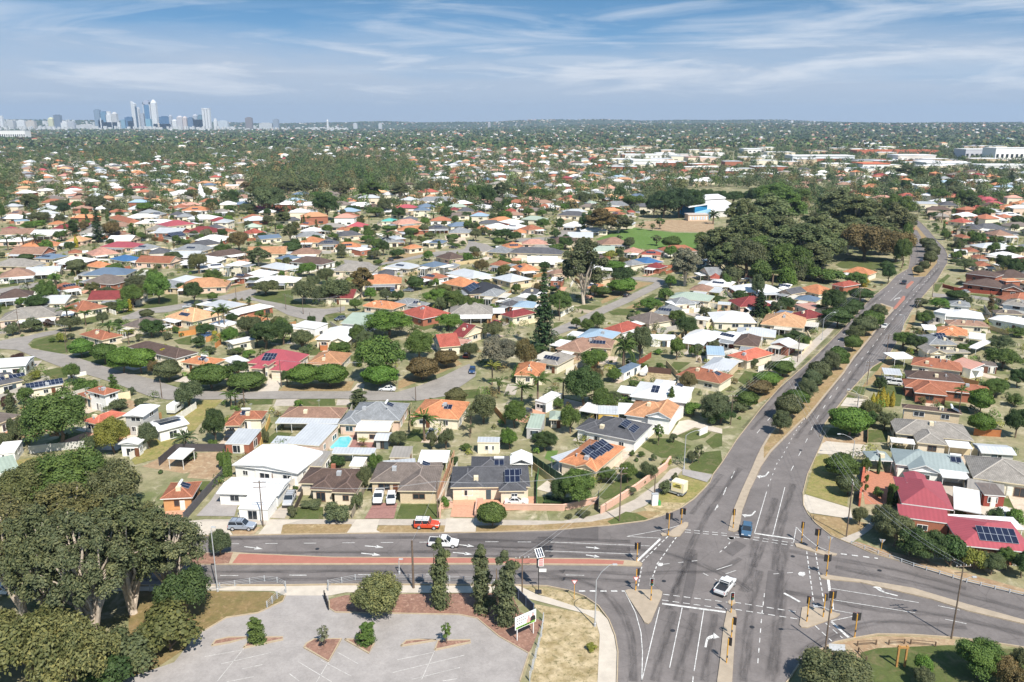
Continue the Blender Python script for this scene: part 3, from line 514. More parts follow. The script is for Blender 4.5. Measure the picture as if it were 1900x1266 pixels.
# ================================================================== houses
RC = dict(W=(.80,.79,.78), LG=(.50,.52,.54), G=(.27,.28,.29), GT=(.30,.275,.245), DG=(.115,.115,.125), BK=(.035,.038,.048), BR=(.125,.085,.07), BG=(.19,.155,.135), TB=(.33,.20,.145),
    TC=(.37,.145,.085), OR=(.56,.235,.115), PK=(.56,.30,.23), PE=(.62,.36,.20), RD=(.40,.105,.075), CR=(.37,.08,.095), MR=(.24,.05,.05), BL=(.055,.145,.30), LB=(.32,.43,.53), GB=(.14,.19,.26), GN=(.38,.45,.37), GG=(.30,.35,.345), TL=(.12,.42,.36), TO=(.50,.26,.14), CO=(.58,.17,.11))
METAL = {'W','LG','CR','BL','LB','GN','TL','GB','GG'}
CW = dict(W='white metal', LG='pale grey metal', G='grey tiled', GT='weathered grey-tan tiled', DG='charcoal tiled', BK='black', BR='dark brown tiled', BG='grey-brown tiled', TB='faded brown tiled', TC='terracotta tiled', OR='orange tiled', PK='salmon pink tiled', PE='peach tiled', RD='red tiled', CR='crimson metal', MR='maroon tiled', BL='bright blue metal', LB='pale blue metal', GB='slate blue metal', GN='pale green metal', GG='grey-green metal', TL='teal metal', TO='tan orange tiled', CO='coral red tiled')
WC = dict(cream=S(228,218,196), white=S(238,236,230), brick=S(160,104,84), tan=S(220,206,184), pink=S(216,190,172), red=S(146,74,64), grey=S(184,182,178), yellow=S(206,172,90), dark=S(80,76,76), orange=S(198,150,104), buff=S(202,184,156), brown=S(112,80,68))
def unit(name, fn, mats):
    mb = MB(); fn(mb); return mb.mesh(name, mats)
def _win(mb):   # unit frame, x 0..1, z 0..1, standing on y=0 towards -y
    t = .06
    for (x0,z0,x1,z1) in ((0,0,1,t*1.2),(0,1-t,1,1),(0,t*1.2,t*.7,1-t),(1-t*.7,t*1.2,1,1-t),(.48,t*1.2,.52,1-t)): mb.box(x0,-.09,z0,x1,0,z1)
U_WIN = unit('window', _win, [M['objpaint']])
def _pane(mb): mb.quad((.03,-.035,.05),(.97,-.035,.05),(.97,-.035,.95),(.03,-.035,.95))
U_PANE = unit('pane', _pane, [M['glass']])
def _door(mb):
    mb.box(0,-.07,0,1,0,1); mb.box(.12,-.1,.55,.88,-.07,.9); mb.box(.12,-.1,.1,.88,-.07,.45)
U_DOOR = unit('door', _door, [M['objpaint']])
def _gar(mb):
    for k in range(5): mb.box(0,-.06-.02*(k % 2),k*.2,1,0,k*.2+.2)
U_GAR = unit('garage_door', _gar, [M['objpaint']])
def roof_block(r, wl, x0, y0, x1, y1, h, typ, pitch, ov=.45, fasc=.2):
    """roof faces into r (material 0 roof, 1 fascia), walls into wl"""
    tp = math.tan(math.radians(pitch)); L = x1-x0; D = y1-y0
    def slope(pts, along):
        o = Vector(pts[0]); a = Vector(along).normalized(); n = (Vector(pts[1])-o).cross(Vector(pts[2])-o).normalized(); b = n.cross(a)
        r.add(pts, 0, [((Vector(p)-o).dot(a), (Vector(p)-o).dot(b)) for p in pts])
    E = [(x0,y0,h),(x1,y0,h),(x1,y1,h),(x0,y1,h)]
    ridge = []
    if typ == 'hip':
        m = min(L, D)/2; z = h + m*tp
        if L >= D:
            a, b = (x0+m, (y0+y1)/2, z), (x1-m, (y0+y1)/2, z)
            slope([E[0],E[1],b,a],(1,0,0)); slope([E[1],E[2],b],(0,1,0)); slope([E[2],E[3],a,b],(-1,0,0)); slope([E[3],E[0],a],(0,-1,0))
            ridge = [(a,b),(E[0],a),(E[3],a),(E[1],b),(E[2],b)]
        else:
            a, b = ((x0+x1)/2, y0+m, z), ((x0+x1)/2, y1-m, z)
            slope([E[0],E[1],a],(1,0,0)); slope([E[1],E[2],b,a],(0,1,0)); slope([E[2],E[3],b],(-1,0,0)); slope([E[3],E[0],a,b],(0,-1,0))
            ridge = [(a,b),(E[0],a),(E[1],a),(E[2],b),(E[3],b)]
    elif typ in ('gx','gy'):
        if typ == 'gx':
            z = h + D/2*tp; a, b = (x0,(y0+y1)/2,z), (x1,(y0+y1)/2,z)
            slope([E[0],E[1],b,a],(1,0,0)); slope([E[2],E[3],a,b],(-1,0,0)); ends = [(E[3],E[0],a,(ov,0)),(E[1],E[2],b,(-ov,0))]
        else:
            z = h + L/2*tp; a, b = ((x0+x1)/2,y0,z), ((x0+x1)/2,y1,z)
            slope([E[1],E[2],b,a],(0,1,0)); slope([E[3],E[0],a,b],(0,-1,0)); ends = [(E[0],E[1],a,(0,ov)),(E[2],E[3],b,(0,-ov))]
        for p, q, t_, (dx,dy) in ends:
            if wl is not None: wl.add([(p[0]+dx,p[1]+dy,h-.02),(q[0]+dx,q[1]+dy,h-.02),(t_[0]+dx,t_[1]+dy,t_[2]-.12)], 0, [(0,0),(1,0),(.5,1)])
            for u, v in ((p,t_),(t_,q)): r.add([(u[0],u[1],u[2]-fasc),(v[0],v[1],v[2]-fasc),v,u], 1)
        ridge = [(a,b)]
    else:   # nearly flat sheet, falling towards the front
        rise = D * math.tan(math.radians(pitch)); T = [E[0],E[1],(x1,y1,h+rise),(x0,y1,h+rise)]
        slope(T,(1,0,0))
        for i in range(4):
            p, q = T[i], T[(i+1) % 4]; r.add([(p[0],p[1],p[2]-fasc),(q[0],q[1],q[2]-fasc),q,p], 1)
        r.add([(p[0],p[1],p[2]-fasc) for p in T[::-1]], 1)
        if wl is not None: wl.box(x0+.12,y0+.12,0,x1-.12,y1-.12,h-.22)
        return ridge
    if typ == 'hip': eaves = [(0,1),(1,2),(2,3),(3,0)]
    else: eaves = [(0,1),(2,3)] if typ == 'gx' else [(1,2),(3,0)]
    for i, j in eaves:
        p, q = E[i], E[j]; r.add([(p[0],p[1],h-fasc),(q[0],q[1],h-fasc),q,p], 1)
    r.add([(p[0],p[1],h-fasc) for p in E[::-1]], 1)
    if wl is not None: wl.box(x0+ov,y0+ov,0,x1-ov,y1-ov,h-.02)
    return ridge
HOUSES = []; OBST = []
FASC = {'white':M['white_paint'],'cream':M['cream']}
def rect_from(c, FL, FR, D, h):
    a = G(*P(c, *FL), h); b = G(*P(c, *FR), h)
    ux = Vector((b.x-a.x, b.y-a.y)); w = ux.length; ux /= w; uy = Vector((-ux.y, ux.x))
    if isinstance(D, tuple):
        q = G(*P(c, *D), h); D = max(2.0, (Vector((q.x-b.x, q.y-b.y))).dot(uy))
    return a, ux, uy, w, D
def solar_part(root, blk, u, v, nx, ny, kind='front', h_off=.1):
    (x0,y0,x1,y1,h,typ,pitch) = blk; p = math.radians(pitch)
    w, l = nx*1.0, ny*1.65; mb = MB()
    mb.add([(0,0,.05),(w,0,.05),(w,l,.05),(0,l,.05)], 0, [(0,0),(w,0),(w,l),(0,l)])
    for a, b in (((0,0),(w,0)),((w,0),(w,l)),((w,l),(0,l)),((0,l),(0,0))): mb.add([(*a,0),(*b,0),(*b,.05),(*a,.05)], 1, [(0,0),(1,0),(1,1),(0,1)])
    L = x1-x0; D = y1-y0; o = mb.build('solar_panel', [M['solar'], M['galv']], root)
    if kind == 'front':
        run = (D/2 if typ != 'flat' else D) * v; o.location = (x0+L*u-w/2, y0+run, h+run*math.tan(p)+h_off); o.rotation_euler = (p, 0, 0)
    elif kind == 'right':
        run = (min(L,D)/2 if L >= D else L/2) * v; o.rotation_euler = Matrix.Rotation(HALF,3,'Z').__matmul__(Matrix.Rotation(p,3,'X')).to_euler(); o.location = (x1-run, y0+D*u-w/2, h+run*math.tan(p)+h_off)
    elif kind == 'left':
        run = (min(L,D)/2 if L >= D else L/2) * v; o.rotation_euler = (Matrix.Rotation(-HALF,3,'Z') @ Matrix.Rotation(p,3,'X')).to_euler(); o.location = (x0+run, y0+D*u+w/2, h+run*math.tan(p)+h_off)
    return o
def water_heater(root, blk, u, v, kind='front'):
    o = solar_part(root, blk, u, v, 2, 1, kind); o.name = 'solar_water_heater'
    mb = MB(); mb.tube((-.05,1.9,.3),(2.05,1.9,.3),.27,n=10); mb.build('tank', M['white_paint'], o)
def tv_antenna(root, x, y, z):
    mb = MB(); mb.tube((x,y,z),(x,y,z+2.2),.025,n=5)
    for k in range(5): mb.tube((x-.5+.06*k,y-.5+.25*k,z+2.1),(x+.5-.06*k,y-.5+.25*k,z+2.1),.015,n=4)
    mb.tube((x,y-.6,z+2.1),(x,y+.6,z+2.1),.015,n=4); mb.build('tv_antenna', M['galv'], root)
def windows_on(root, blk, sides, col, seed, wmax=4, skip=()):
    (x0,y0,x1,y1,h,typ,pitch) = blk; rr = random.Random(seed); ov = .12 if typ == 'flat' else .45
    storeys = (0.9,) if h < 4.3 else (0.9, 3.5)
    for side in sides:
        L = (x1-x0 if side == 'front' else y1-y0) - 2*ov
        n = max(1, min(wmax, int(L/4.2)))
        for s0 in storeys:
            for k in range(n):
                w = min(rr.choice((1.2,1.8,2.1,2.4)), L/n*.7); c = ov + L*(k+.5)/n + rr.uniform(-.4,.4); hh = rr.choice((1.1,1.3,1.3,2.0)) if s0 < 1 else 1.2; zz_ = s0 if hh < 1.9 else .08
                if side == 'front':
                    if any(a < c/(x1-x0) < b for a, b in skip) and s0 < 1: continue
                    loc, rz = (x0+c-w/2, y0+ov, zz_), 0
                elif side == 'right': loc, rz = (x1-ov, y0+c-w/2, zz_), HALF
                else: loc, rz = (x0+ov, y0+c+w/2, zz_), -HALF
                f = link('window', U_WIN, root, col, loc, (0,0,rz), (w,1,min(hh, h-zz_-.35))); link('pane', U_PANE, f)
WCOLS = ['cream','cream','tan','brick','white','pink','buff','cream']
def house(c, FL, FR, D, rc='TC', h=2.7, typ='hip', pitch=23, wall=None, wings=(), label=None, cat='house', name=None, group=None, solar=(), shw=None, garage=(), door=None, fascia=None, chimney=None, win=True, posts=False, ridge=True, vents=True, antenna=False, dish=None, wallmat=None, sides=None, fd=False, wcol=None):
    """c: crop key, FL/FR: near eave corners, D: depth in metres or the back-right eave corner"""
    a, ux, uy, w, D = rect_from(c, FL, FR, D, h); a = Vector((a.x, a.y)); seed = len(HOUSES)*7+3; rr = random.Random(seed)
    wall = wall or rr.choice(WCOLS)
    if name is None: name = 'house'
    zb = hz(a.x, a.y); root = empty(name, (a.x, a.y, zb), math.atan2(ux.y, ux.x))
    blks = [(0, 0, w, D, h, typ, pitch)]
    for k, wg in enumerate(wings):
        wc, wFL, wFR, wD, wh, wt, wp = wg; A, vx, vy, ww, wD = rect_from(wc, wFL, wFR, wD, wh)
        d = Vector((A.x, A.y)) - a; e = .03*(k+1); lx, ly = d.dot(ux), d.dot(uy)
        blks.append((lx+e, ly, lx+ww-e, ly+wD, wh+.017*(k+1), wt, wp))
    metal = rc in METAL or pitch < 12; col = RC[rc]; v = rr.uniform(.9, 1.1); col = tuple(min(.85, x*v) for x in col)
    r = MB(); wl = MB(); rid = MB(); near = root.location.y < 330
    for b in blks:
        tw = None if (posts and b is blks[0]) else wl
        rg = roof_block(r, tw, *b)
        if ridge and near and not metal:
            for p, q in rg:
                p = Vector(p); q = Vector(q); n = (q-p).normalized(); s = n.cross(Vector((0,0,1))).normalized()*.16
                rid.add([p-s+Vector((0,0,.03)), q-s+Vector((0,0,.03)), q+Vector((0,0,.11)), p+Vector((0,0,.11))], 0); rid.add([p+Vector((0,0,.11)), q+Vector((0,0,.11)), q+s+Vector((0,0,.03)), p+s+Vector((0,0,.03))], 0)
    fm = FASC[fascia or ('cream' if wall in ('cream','tan','buff','pink') else 'white')]
    ro = r.build('roof', [M['metal_roof'] if metal else M['tile_roof'], fm], root, col)
    if rid.f: rid.build('ridge_capping', M['objwall'], ro, tuple(min(.8, x*1.25+.01) for x in col))
    if wl.f: wl.build('wall', M['brick_wall'] if (wallmat == 'brick' or (wallmat is None and wall in ('brick','red','buff','brown'))) else M['objwall'], root, WC[wall])
    if posts:
        b = blks[0]
        n = max(2, int((b[2]-b[0])/3.2)+1)
        for i in range(n):
            for yy in (b[1]+.2, b[3]-.2):
                mb = MB(); x = b[0]+.2+(b[2]-b[0]-.4)*i/(n-1); hh = h-.2 + ((yy-b[1])*math.tan(math.radians(pitch)) if typ == 'flat' else 0); mb.box(x-.05,yy-.05,0,x+.05,yy+.05,hh); mb.build('post', M['white_paint'], root)
    if win and not (posts and len(blks) == 1):
        cx_, _ = proj(root.location.x, root.location.y, 2); sd = sides or (['front','right'] if cx_ < 950 else ['front','left'])
        wcl = wcol or ((.8,.8,.78) if rr.random() < .75 else S(120,92,74))
        sk = [(g[0]-.02, g[1]+.02) for g in garage]
        for i, b in enumerate(blks):
            if posts and i == 0: continue
            windows_on(root, b, sd if i == 0 else sd[:1], wcl, seed+i, skip=sk if i == 0 else ())
        for g0, g1, *bi in garage:
            b = blks[bi[0] if bi else 0]; ov = .45 if b[5] != 'flat' else .12; W_ = b[2]-b[0]
            link('garage_door', U_GAR, root, S(226,214,190), (b[0]+W_*g0, b[1]+ov-.02, .03), None, (W_*(g1-g0), 1, 2.2))
        if near:
            fx = door if door is not None else rr.uniform(.25,.75); ov = .45 if typ != 'flat' else .12; dc = rr.choice((S(110,70,50), S(230,226,216), S(70,84,92)))
            link('door', U_DOOR, root, dc, (w*fx, ov-.03, .05), None, (.95, 1, 2.05))
    for s in solar:
        bi = s[5] if len(s) > 5 else 0; solar_part(root, blks[bi], s[0], s[1], s[2], s[3], s[4] if len(s) > 4 else 'front')
    if shw: water_heater(root, blks[shw[3] if len(shw) > 3 else 0], shw[0], shw[1], shw[2] if len(shw) > 2 else 'front')
    if vents and near and typ != 'flat':
        for k in range(rr.randint(1,3)):
            mb = MB(); u, vv = rr.uniform(.25,.75), rr.uniform(.35,.8); run = min(w,D)/2*vv if typ == 'hip' and w < D else D/2*vv
            x, y, z_ = w*u, run, h+run*math.tan(math.radians(pitch))
            if k == 0: mb.box(x-.45,y-.45,z_-.2,x+.45,y+.45,z_+.65); mb.build('air_conditioner', M['cream'] if rr.random() < .6 else M['galv'], root)
            else: mb.tube((x,y,z_-.1),(x,y,z_+.55),.1,n=8); mb.lathe([(0.1,z_+.5),(.24,z_+.55),(.2,z_+.75),(0,z_+.82)],8,0,(x,y)); mb.build('roof_vent', M['galv'], root)
    if chimney:
        mb = MB(); x, y = w*chimney[0], D*chimney[1]; mb.box(x-.4,y-.35,h-.2,x+.4,y+.35,h+min(w,D)/2*math.tan(math.radians(pitch))+.9); mb.build('chimney', M['brick_wall'], root, WC['brick'])
    if antenna or (near and vents and cat == 'house' and rr.random() < .5): tv_antenna(root, w*rr.uniform(.3,.7), D*.5, h+min(w,D)/2*math.tan(math.radians(pitch))-.3)
    if group == 'houses across the suburb' and typ != 'flat':
        vc = rr.choice((RC['W'],RC['W'],RC['W'],RC['LG'],(.62,.58,.5),RC['G']))
        def lean(nm, x0, y0, x1, y1, hh_, ptch, nposts):
            q = MB(); rb = roof_block(q, None, x0, y0, x1, y1, hh_, 'flat', ptch, .1, .16); o_ = q.build(nm, [M['metal_roof'], M['white_paint']], root, vc)
            for i in range(nposts):
                x = x0+.15+(x1-x0-.3)*i/max(1,nposts-1); b_ = MB(); b_.box(x-.06,y0+.1,0,x+.06,y0+.22,hh_-.14); b_.build('post', M['white_paint'], o_)
        if rr.random() < .62: f0 = rr.uniform(.02,.4)*w; lean('veranda_roof', f0, -rr.uniform(2.6,4.2), min(w*.98, f0+rr.uniform(.4,.75)*w), .5, h-.45, 3, 4)
        if rr.random() < .5:
            sgn = 1 if rr.random() < .5 else -1; cw_ = rr.uniform(3.2,5); y_ = D*rr.uniform(.05,.35); x_ = w-.3 if sgn > 0 else .3-cw_
            lean('carport_roof', x_, y_, x_+cw_, y_+rr.uniform(5.5,8), h-.35, 1.5, 2)
    tag(root, label, cat, group)
    cen = a + ux*(w/2) + uy*(D/2); px = proj(cen.x, cen.y, h+1)
    HOUSES.append(dict(o=root, x=cen.x, y=cen.y, r=math.hypot(w, D)/2, rc=rc, px=px, lab=label, cat=cat))
    cs, sn = ux.x, ux.y
    for b in blks: OBST.append([tuple(a + ux*p + uy*q) for p, q in ((b[0],b[1]),(b[2],b[1]),(b[2],b[3]),(b[0],b[3]))])
    return root
HG = 'houses of the near streets'
def hh(*a, **k): k.setdefault('group', HG); return house(*a, **k)
def shed(c, FL, FR, D, rc, label, h=2.4, typ='flat', pitch=4, wall='cream', name='shed', cat='shed', **k): return house(c, FL, FR, D, rc, h, typ, pitch, wall, label=label, name=name, cat=cat, vents=False, **k)
def patio(c, FL, FR, D, rc, label, h=2.6, pitch=3, typ='flat', name='patio_roof', cat='patio cover', **k): return house(c, FL, FR, D, rc, h, typ, pitch, 'white', label=label, name=name, cat=cat, posts=True, vents=False, **k)
# ---------------------------------------------------------------- front row along the cross street
hh('c5',(80,742),(520,756),(592,640),'W',2.7,'gx',7,'white',wings=[('c5',(232,850),(446,853),(500,768),2.4,'flat',4)],label='low white house with flat porch behind the parked silver four wheel drive',sides=['front','left'],wcol=(.5,.5,.5),vents=False,dish=1)
hh('c5',(190,542),(655,602),(758,440),'W',3.1,'gy',6,'white',label='large white metal roofed workshop house behind the low white house',vents=False,wings=[('c5',(345,565),(475,578),5.0,2.9,'flat',4)])
hh('c5',(660,672),(1080,684),(1098,570),'BR',2.8,'hip',22,'tan',wings=[('c5',(738,716),(892,736),7,2.8,'hip',22),('c5',(890,736),(1068,741),9,2.8,'hip',22)],label='dark brown tiled house with pale ridge lines and bushy front garden',chimney=(.5,.55))
hh('c5',(1160,664),(1640,668),(1725,525),'BG',2.8,'hip',22,'buff',wings=[('c5',(1356,726),(1640,730),12,2.8,'hip',22)],label='weathered grey brown tiled house with two white vehicles in front of its carport',shw=(.62,.45,'right'),garage=())
hh('c6',(125,722),(648,716),(664,580),'DG',2.9,'hip',24,'tan',wings=[('c6',(440,745),(625,745),9,2.9,'hip',24),('c6',(255,640),(520,640),(512,520),2.95,'hip',22),('c6',(122,722),(345,724),9,2.9,'hip',24)],label='large black tiled house with double garage and brick paved forecourt',solar=[(.5,.42,3,2,'front',1),(.8,.55,3,1,'front',0)],shw=(.72,.5,'front',2),garage=[(.08,.42,3),(.52,.86,3)],fascia='cream')
hh('c6',(835,552),(1085,612),(1305,465),'OR',2.8,'hip',24,'tan',wings=[('c6',(935,585),(1065,628),9,2.8,'gy',24)],label='orange tiled corner house with zigzag solar panels beside brick boundary wall',solar=[(.32,.45,4,2,'right'),(.52,.38,4,2,'right'),(.7,.32,3,2,'right')])
hh('c6',(1000,352),(1335,418),(1442,312),'DG',3.0,'hip',24,'white',wings=[('c6',(940,336),(1115,372),8,2.8,'hip',20)],label='charcoal hip roofed house with two banks of solar panels behind the orange corner house',solar=[(.4,.6,4,1,'right'),(.4,.25,4,1,'right')])
hh('c6',(1260,245),(1560,288),(1582,195),'TO',3.4,'hip',26,'white',label='tan orange house with white dentil trim and white front wall',wings=[('c6',(1400,250),(1560,282),10,4.2,'gy',24)])
hh('d2',(1210,742),(1610,790),(1800,695),'W',3.0,'hip',16,'white',wings=[('d2',(1350,690),(1500,700),9,3.1,'hip',16),('d2',(1115,712),(1240,728),5,2.6,'flat',3)],label='sprawling bright white metal roof behind small norfolk pine',solar=[(.8,.4,2,1,'right'),(.4,.4,2,2,'front')])
hh('d2',(1535,592),(1850,655),(1958,600),'TC',2.8,'hip',23,'cream',label='orange brown tiled house left of the main road behind sprawling white roof',shw=(.5,.45,'right'))
# row behind, between the cul-de-sac road and the front row
hh('c5',(165,222),(402,219),(472,165),'TC',2.8,'hip',23,'cream',wings=[('c5',(128,268),(222,286),8,2.8,'hip',23)],label='terracotta L-shaped house beside tall dark tree left of brown tiled house',shw=(.45,.45))
shed('c5',(140,392),(312,396),(386,303),'LG','brick garage with flat pale grey roof below terracotta house',wall='brick',name='garage',cat='garage')
hh('c5',(530,207),(960,214),(996,142),'TB',2.8,'hip',22,'cream',label='wide faded brown tiled house with grey veranda facing small lawn')
patio('c5',(495,246),(935,251),3.5,'LG','grey veranda roof along the front of the wide brown house')
hh('c5',(1000,222),(1375,232),(1433,112),'G',2.8,'hip',23,'pink',wings=[('c5',(938,256),(1085,249),9,2.8,'hip',23)],label='grey tiled house above the turquoise swimming pool',shw=(.55,.5,'right'))
shed('c5',(1055,303),(1300,306),(1330,232),'W','cream shed with arched white roof right of the swimming pool',h=3.0,typ='gx',pitch=10)
hh('c5',(1452,202),(1790,224),(1845,100),'OR',2.8,'hip',22,'cream',label='bright orange tiled house beside palm tree at the cul-de-sac end',solar=[(.7,.5,2,1)])
shed('c5',(585,393),(805,409),(896,274),'LG','long grey metal shed left of the swimming pool',h=3.0,typ='flat',pitch=3,wall='pink')
shed('c5',(462,392),(588,398),4,'LG','low grey lean-to beside long grey shed')
patio('c5',(890,460),(1190,466),(1216,427),'LG','narrow grey patio roof in front of the swimming pool')
shed('c5',(1300,490),(1442,492),(1476,422),'GT','small tan flat roofed shed behind the weathered grey brown house')
patio('c5',(1500,520),(1710,523),(1726,448),'W','white ribbed patio roof behind the weathered grey brown house')
shed('c5',(1015,552),(1112,555),(1125,496),'W','small white shed behind the tall hedge')
patio('c5',(1235,560),(1490,540),3,'LG','pale lean-to roof on the back of the weathered house')
shed('c5',(690,548),(826,553),(882,458),'GT','tan shed with grey roof behind the dark brown house',h=2.7)
shed('c5',(1190,366),(1290,369),(1302,312),'LG','small silver garden shed right of the pool',typ='gx',pitch=12,wall='grey')
patio('c6',(515,566),(664,566),(664,500),'W','white gabled patio roof behind the black tiled house',typ='gy',pitch=24,h=3.0)
shed('c6',(300,425),(446,427),(455,396),'LG','white garden shed behind the black tiled house',h=2.8)
shed('c6',(620,330),(716,336),(766,257),'GN','pale green shed among the palms',h=2.8,wall='grey')
shed('c6',(770,276),(850,278),(856,222),'GN','pale green gazebo roof beside tall thin tree',typ='hip',pitch=24)
patio('c6',(965,216),(1085,236),(1130,188),'W','white sail shaped patio roof beside yellow wall')
shed('c6',(1090,236),(1226,241),(1266,198),'LG','pale flat roofed outbuilding with yellow wall',h=2.7,wall='yellow')
patio('c6',(1220,236),(1320,241),(1372,182),'W','white lean-to roof left of the tan orange house')
patio('c6',(780,520),(835,552),13,'LG','pale grey patio strip on left side of the orange corner house')
# ---------------------------------------------------------------- lower left
hh('c8',(-120,318),(183,296),10,'W',3.2,'gx',8,'white',label='white roofed house at the left edge beside the curved road',vents=False)
hh('c8',(-70,452),(168,402),11,'DG',2.8,'hip',22,'cream',label='charcoal roofed house with row of solar strips at left edge',solar=[(.65,.3,8,1)])
hh('c8',(205,470),(442,432),6,'LG',2.7,'gx',10,'cream',label='pale metal roof lined with blue solar panels left of terracotta pair',solar=[(.25,.2,5,2),(.8,.2,4,2)])
hh('c8',(610,476),(735,508),(831,469),'TC',5.0,'hip',22,'white',label='two storey terracotta hip roof with white side wall beside curved road')
hh('c8',(545,500),(640,534),(700,518),'TC',2.8,'hip',20,'cream',label='low terracotta roof in front of the two storey terracotta house')
hh('c8',(578,690),(690,715),(878,630),'CO',2.8,'hip',20,'cream',label='long bright coral orange roof behind the yellow green tree')
hh('c8',(862,652),(1010,657),(1125,577),'W',5.0,'gy',6,'grey',label='upper white roofed block beside grassy lane',vents=False)
hh('c8',(1030,702),(1115,762),(1260,657),'W',2.9,'gy',12,'white',label='long low white building with black solar panels along the white fence',solar=[(.5,.35,5,3,'left')],vents=False)
shed('c8',(830,850),(975,853),(1008,816),'W','white shed with curved roof beside frangipani tree',h=3.2,typ='gy',pitch=12,wall='white')
hh('c8',(-60,728),(150,645),10,'BG',2.8,'hip',20,'cream',label='dull purple brown roof at left edge in front of big spreading tree')
hh('c8',(140,602),(215,613),(258,563),'TC',2.6,'hip',20,'cream',label='small orange roof showing behind the big spreading tree')
shed('c8',(-40,922),(104,908),6,'W','white flat roofed shed at left edge below the big tree',wall='white')
shed('c8',(-80,1078),(140,1027),8,'GN','pale green roofed shed at left edge above the paperbarks',h=2.8,wall='white')
patio('c8',(1180,952),(1290,957),(1345,888),'W','small white carport against charcoal fence above the bare yard')
hh('c1',(880,226),(1060,217),(1156,127),'TC',2.8,'hip',22,'orange',label='red tiled house with solar water heater half hidden by paperbarks',shw=(.5,.45,'right'))
# ---------------------------------------------------------------- beyond the cul-de-sac road
hh('d1',(216,433),(545,451),(590,368),'CR',3.3,'hip',27,'cream',wings=[('d1',(376,482),(530,472),9,3.1,'hip',27),('d1',(236,470),(330,474),5,3.0,'hip',24),('d1',(330,450),(372,452),5,4.2,'gy',32)],label='crimson metal roofed house with white gabled porch and pale driveway',solar=[(.42,.2,4,2)],garage=[(.1,.6,1)],vents=False)
hh('d1',(640,441),(885,446),(920,364),'TO',2.8,'hip',22,'cream',label='tan orange tiled house behind two clipped round trees')
hh('d1',(700,266),(930,272),(936,186),'W',2.9,'hip',22,'cream',wings=[('d1',(800,284),(930,288),7,2.9,'gy',24)],label='white roofed house with white gable facing the camera',vents=False)
hh('d1',(535,170),(700,192),(724,150),'W',3.6,'flat',3,'white',label='boxy white villa with dark clerestory windows')
hh('d1',(880,152),(1070,168),(1112,78),'GN',3.2,'gx',12,'white',label='pale green metal roof beside the big bright green tree',vents=False)
hh('a3',(690,862),(945,936),(1184,856),'RD',2.9,'hip',22,'brick',label='red tiled hip roof house behind the big bright green tree')
hh('a3',(305,797),(622,832),(770,778),'OR',2.7,'hip',20,'tan',wings=[('a3',(302,790),(400,812),8,2.8,'hip',24)],label='long orange tiled house left of the red hip roof')
hh('a3',(770,790),(930,806),(1070,770),'G',2.9,'hip',22,'grey',wings=[('a3',(630,760),(800,770),9,2.8,'hip',18)],label='grey tiled house directly behind the red hip roof',solar=[(.5,.5,3,1)])
hh('d1',(1655,236),(1745,254),(1880,186),'MR',2.9,'gx',22,'tan',label='maroon tiled long roof beside pale palm at the cul-de-sac end')
hh('d1',(1528,256),(1582,322),(1692,268),'RD',2.9,'gy',24,'cream',label='red tiled gabled house with white post porch at the cul-de-sac end',vents=False)
patio('d1',(1660,290),(1760,302),(1815,275),'PK','pink porch roof between the red gable and maroon roof')
hh('a1',(848,926),(1085,988),(1130,888),'TC',2.6,'hip',22,'tan',label='brown terracotta roof among palms behind clipped round tree')
hh('c8',(895,166),(1240,250),(1412,208),'BR',2.8,'hip',20,'cream',label='long dark brown tiled house behind the large clipped round trees',fascia='white',vents=False)
hh('c8',(1272,274),(1480,301),(1640,262),'OR',2.7,'hip',20,'cream',label='orange tiled house left of the crimson roofed house',shw=(.55,.5))
shed('a2',(612,998),(700,1031),(876,952),'W','pale shed with long white roof behind the crimson house',h=3.0,typ='gy',pitch=8)
patio('c8',(1560,252),(1650,290),5,'W','white patio roof beside the orange tiled house')
# ---------------------------------------------------------------- right of the main road
hh('c7',(960,822),(1300,866),(1287,692),'CR',3.8,'hip',24,'brick',wings=[('c7',(940,910),(1263,936),3.2,3.0,'flat',18),('c7',(990,690),(1140,706),5,4.6,'gy',18)],label='bright red metal hipped house beside the corner hedge',vents=False,wallmat='brick')
patio('c7',(1300,856),(1480,890),(1500,762),'W','white flat patio roof on right side of the red hipped house')
hh('c7',(1345,1096),(1830,1146),11,'CR',3.0,'hip',20,'brick',label='red metal roof with ten blue solar panels behind dark hedge',solar=[(.56,.25,6,2)],chimney=None,wallmat='brick',vents=False)
patio('c7',(1255,965),(1758,990),4,'W','white lean-to roof along the back of red roof with solar panels')
hh('c7',(1500,766),(1640,776),5,'BG',2.6,'flat',3,'red',label='small red brick outbuilding right of the white patio roof')
hh('c7',(1385,722),(1630,770),4.5,'GT',2.5,'flat',4,'cream',label='narrow grey brown roof along the cream boundary wall')
hh('c7',(1425,657),(1860,716),12,'GT',3.0,'hip',24,'cream',label='large taupe tiled roof at right edge behind cream wall',vents=False)
hh('c7',(920,566),(1400,622),9,'GG',2.9,'hip',22,'white',wings=[('c7',(1006,602),(1220,640),9,2.9,'gy',24)],label='grey green ribbed metal house with white gable behind red hipped house',vents=False,shw=(.85,.5))
hh('c7',(750,540),(905,547),(917,490),'GG',2.8,'hip',26,'white',posts=True,label='grey green pavilion carport facing the main road',name='pavilion',cat='pavilion')
patio('c7',(1226,650),(1408,666),(1402,610),'W','white patio roof on the grey green metal house')
hh('c7',(920,366),(1432,416),10,'GT',2.8,'hip',22,'tan',wings=[('c7',(1058,426),(1262,446),9,2.8,'hip',22)],label='weathered grey tan hip roof with white awnings right of green lawn')
patio('c7',(893,420),(1050,436),2.5,'W','white awning on left front of the weathered grey tan house'); patio('c7',(1268,452),(1424,466),3.5,'W','white awning on right front of the weathered grey tan house')
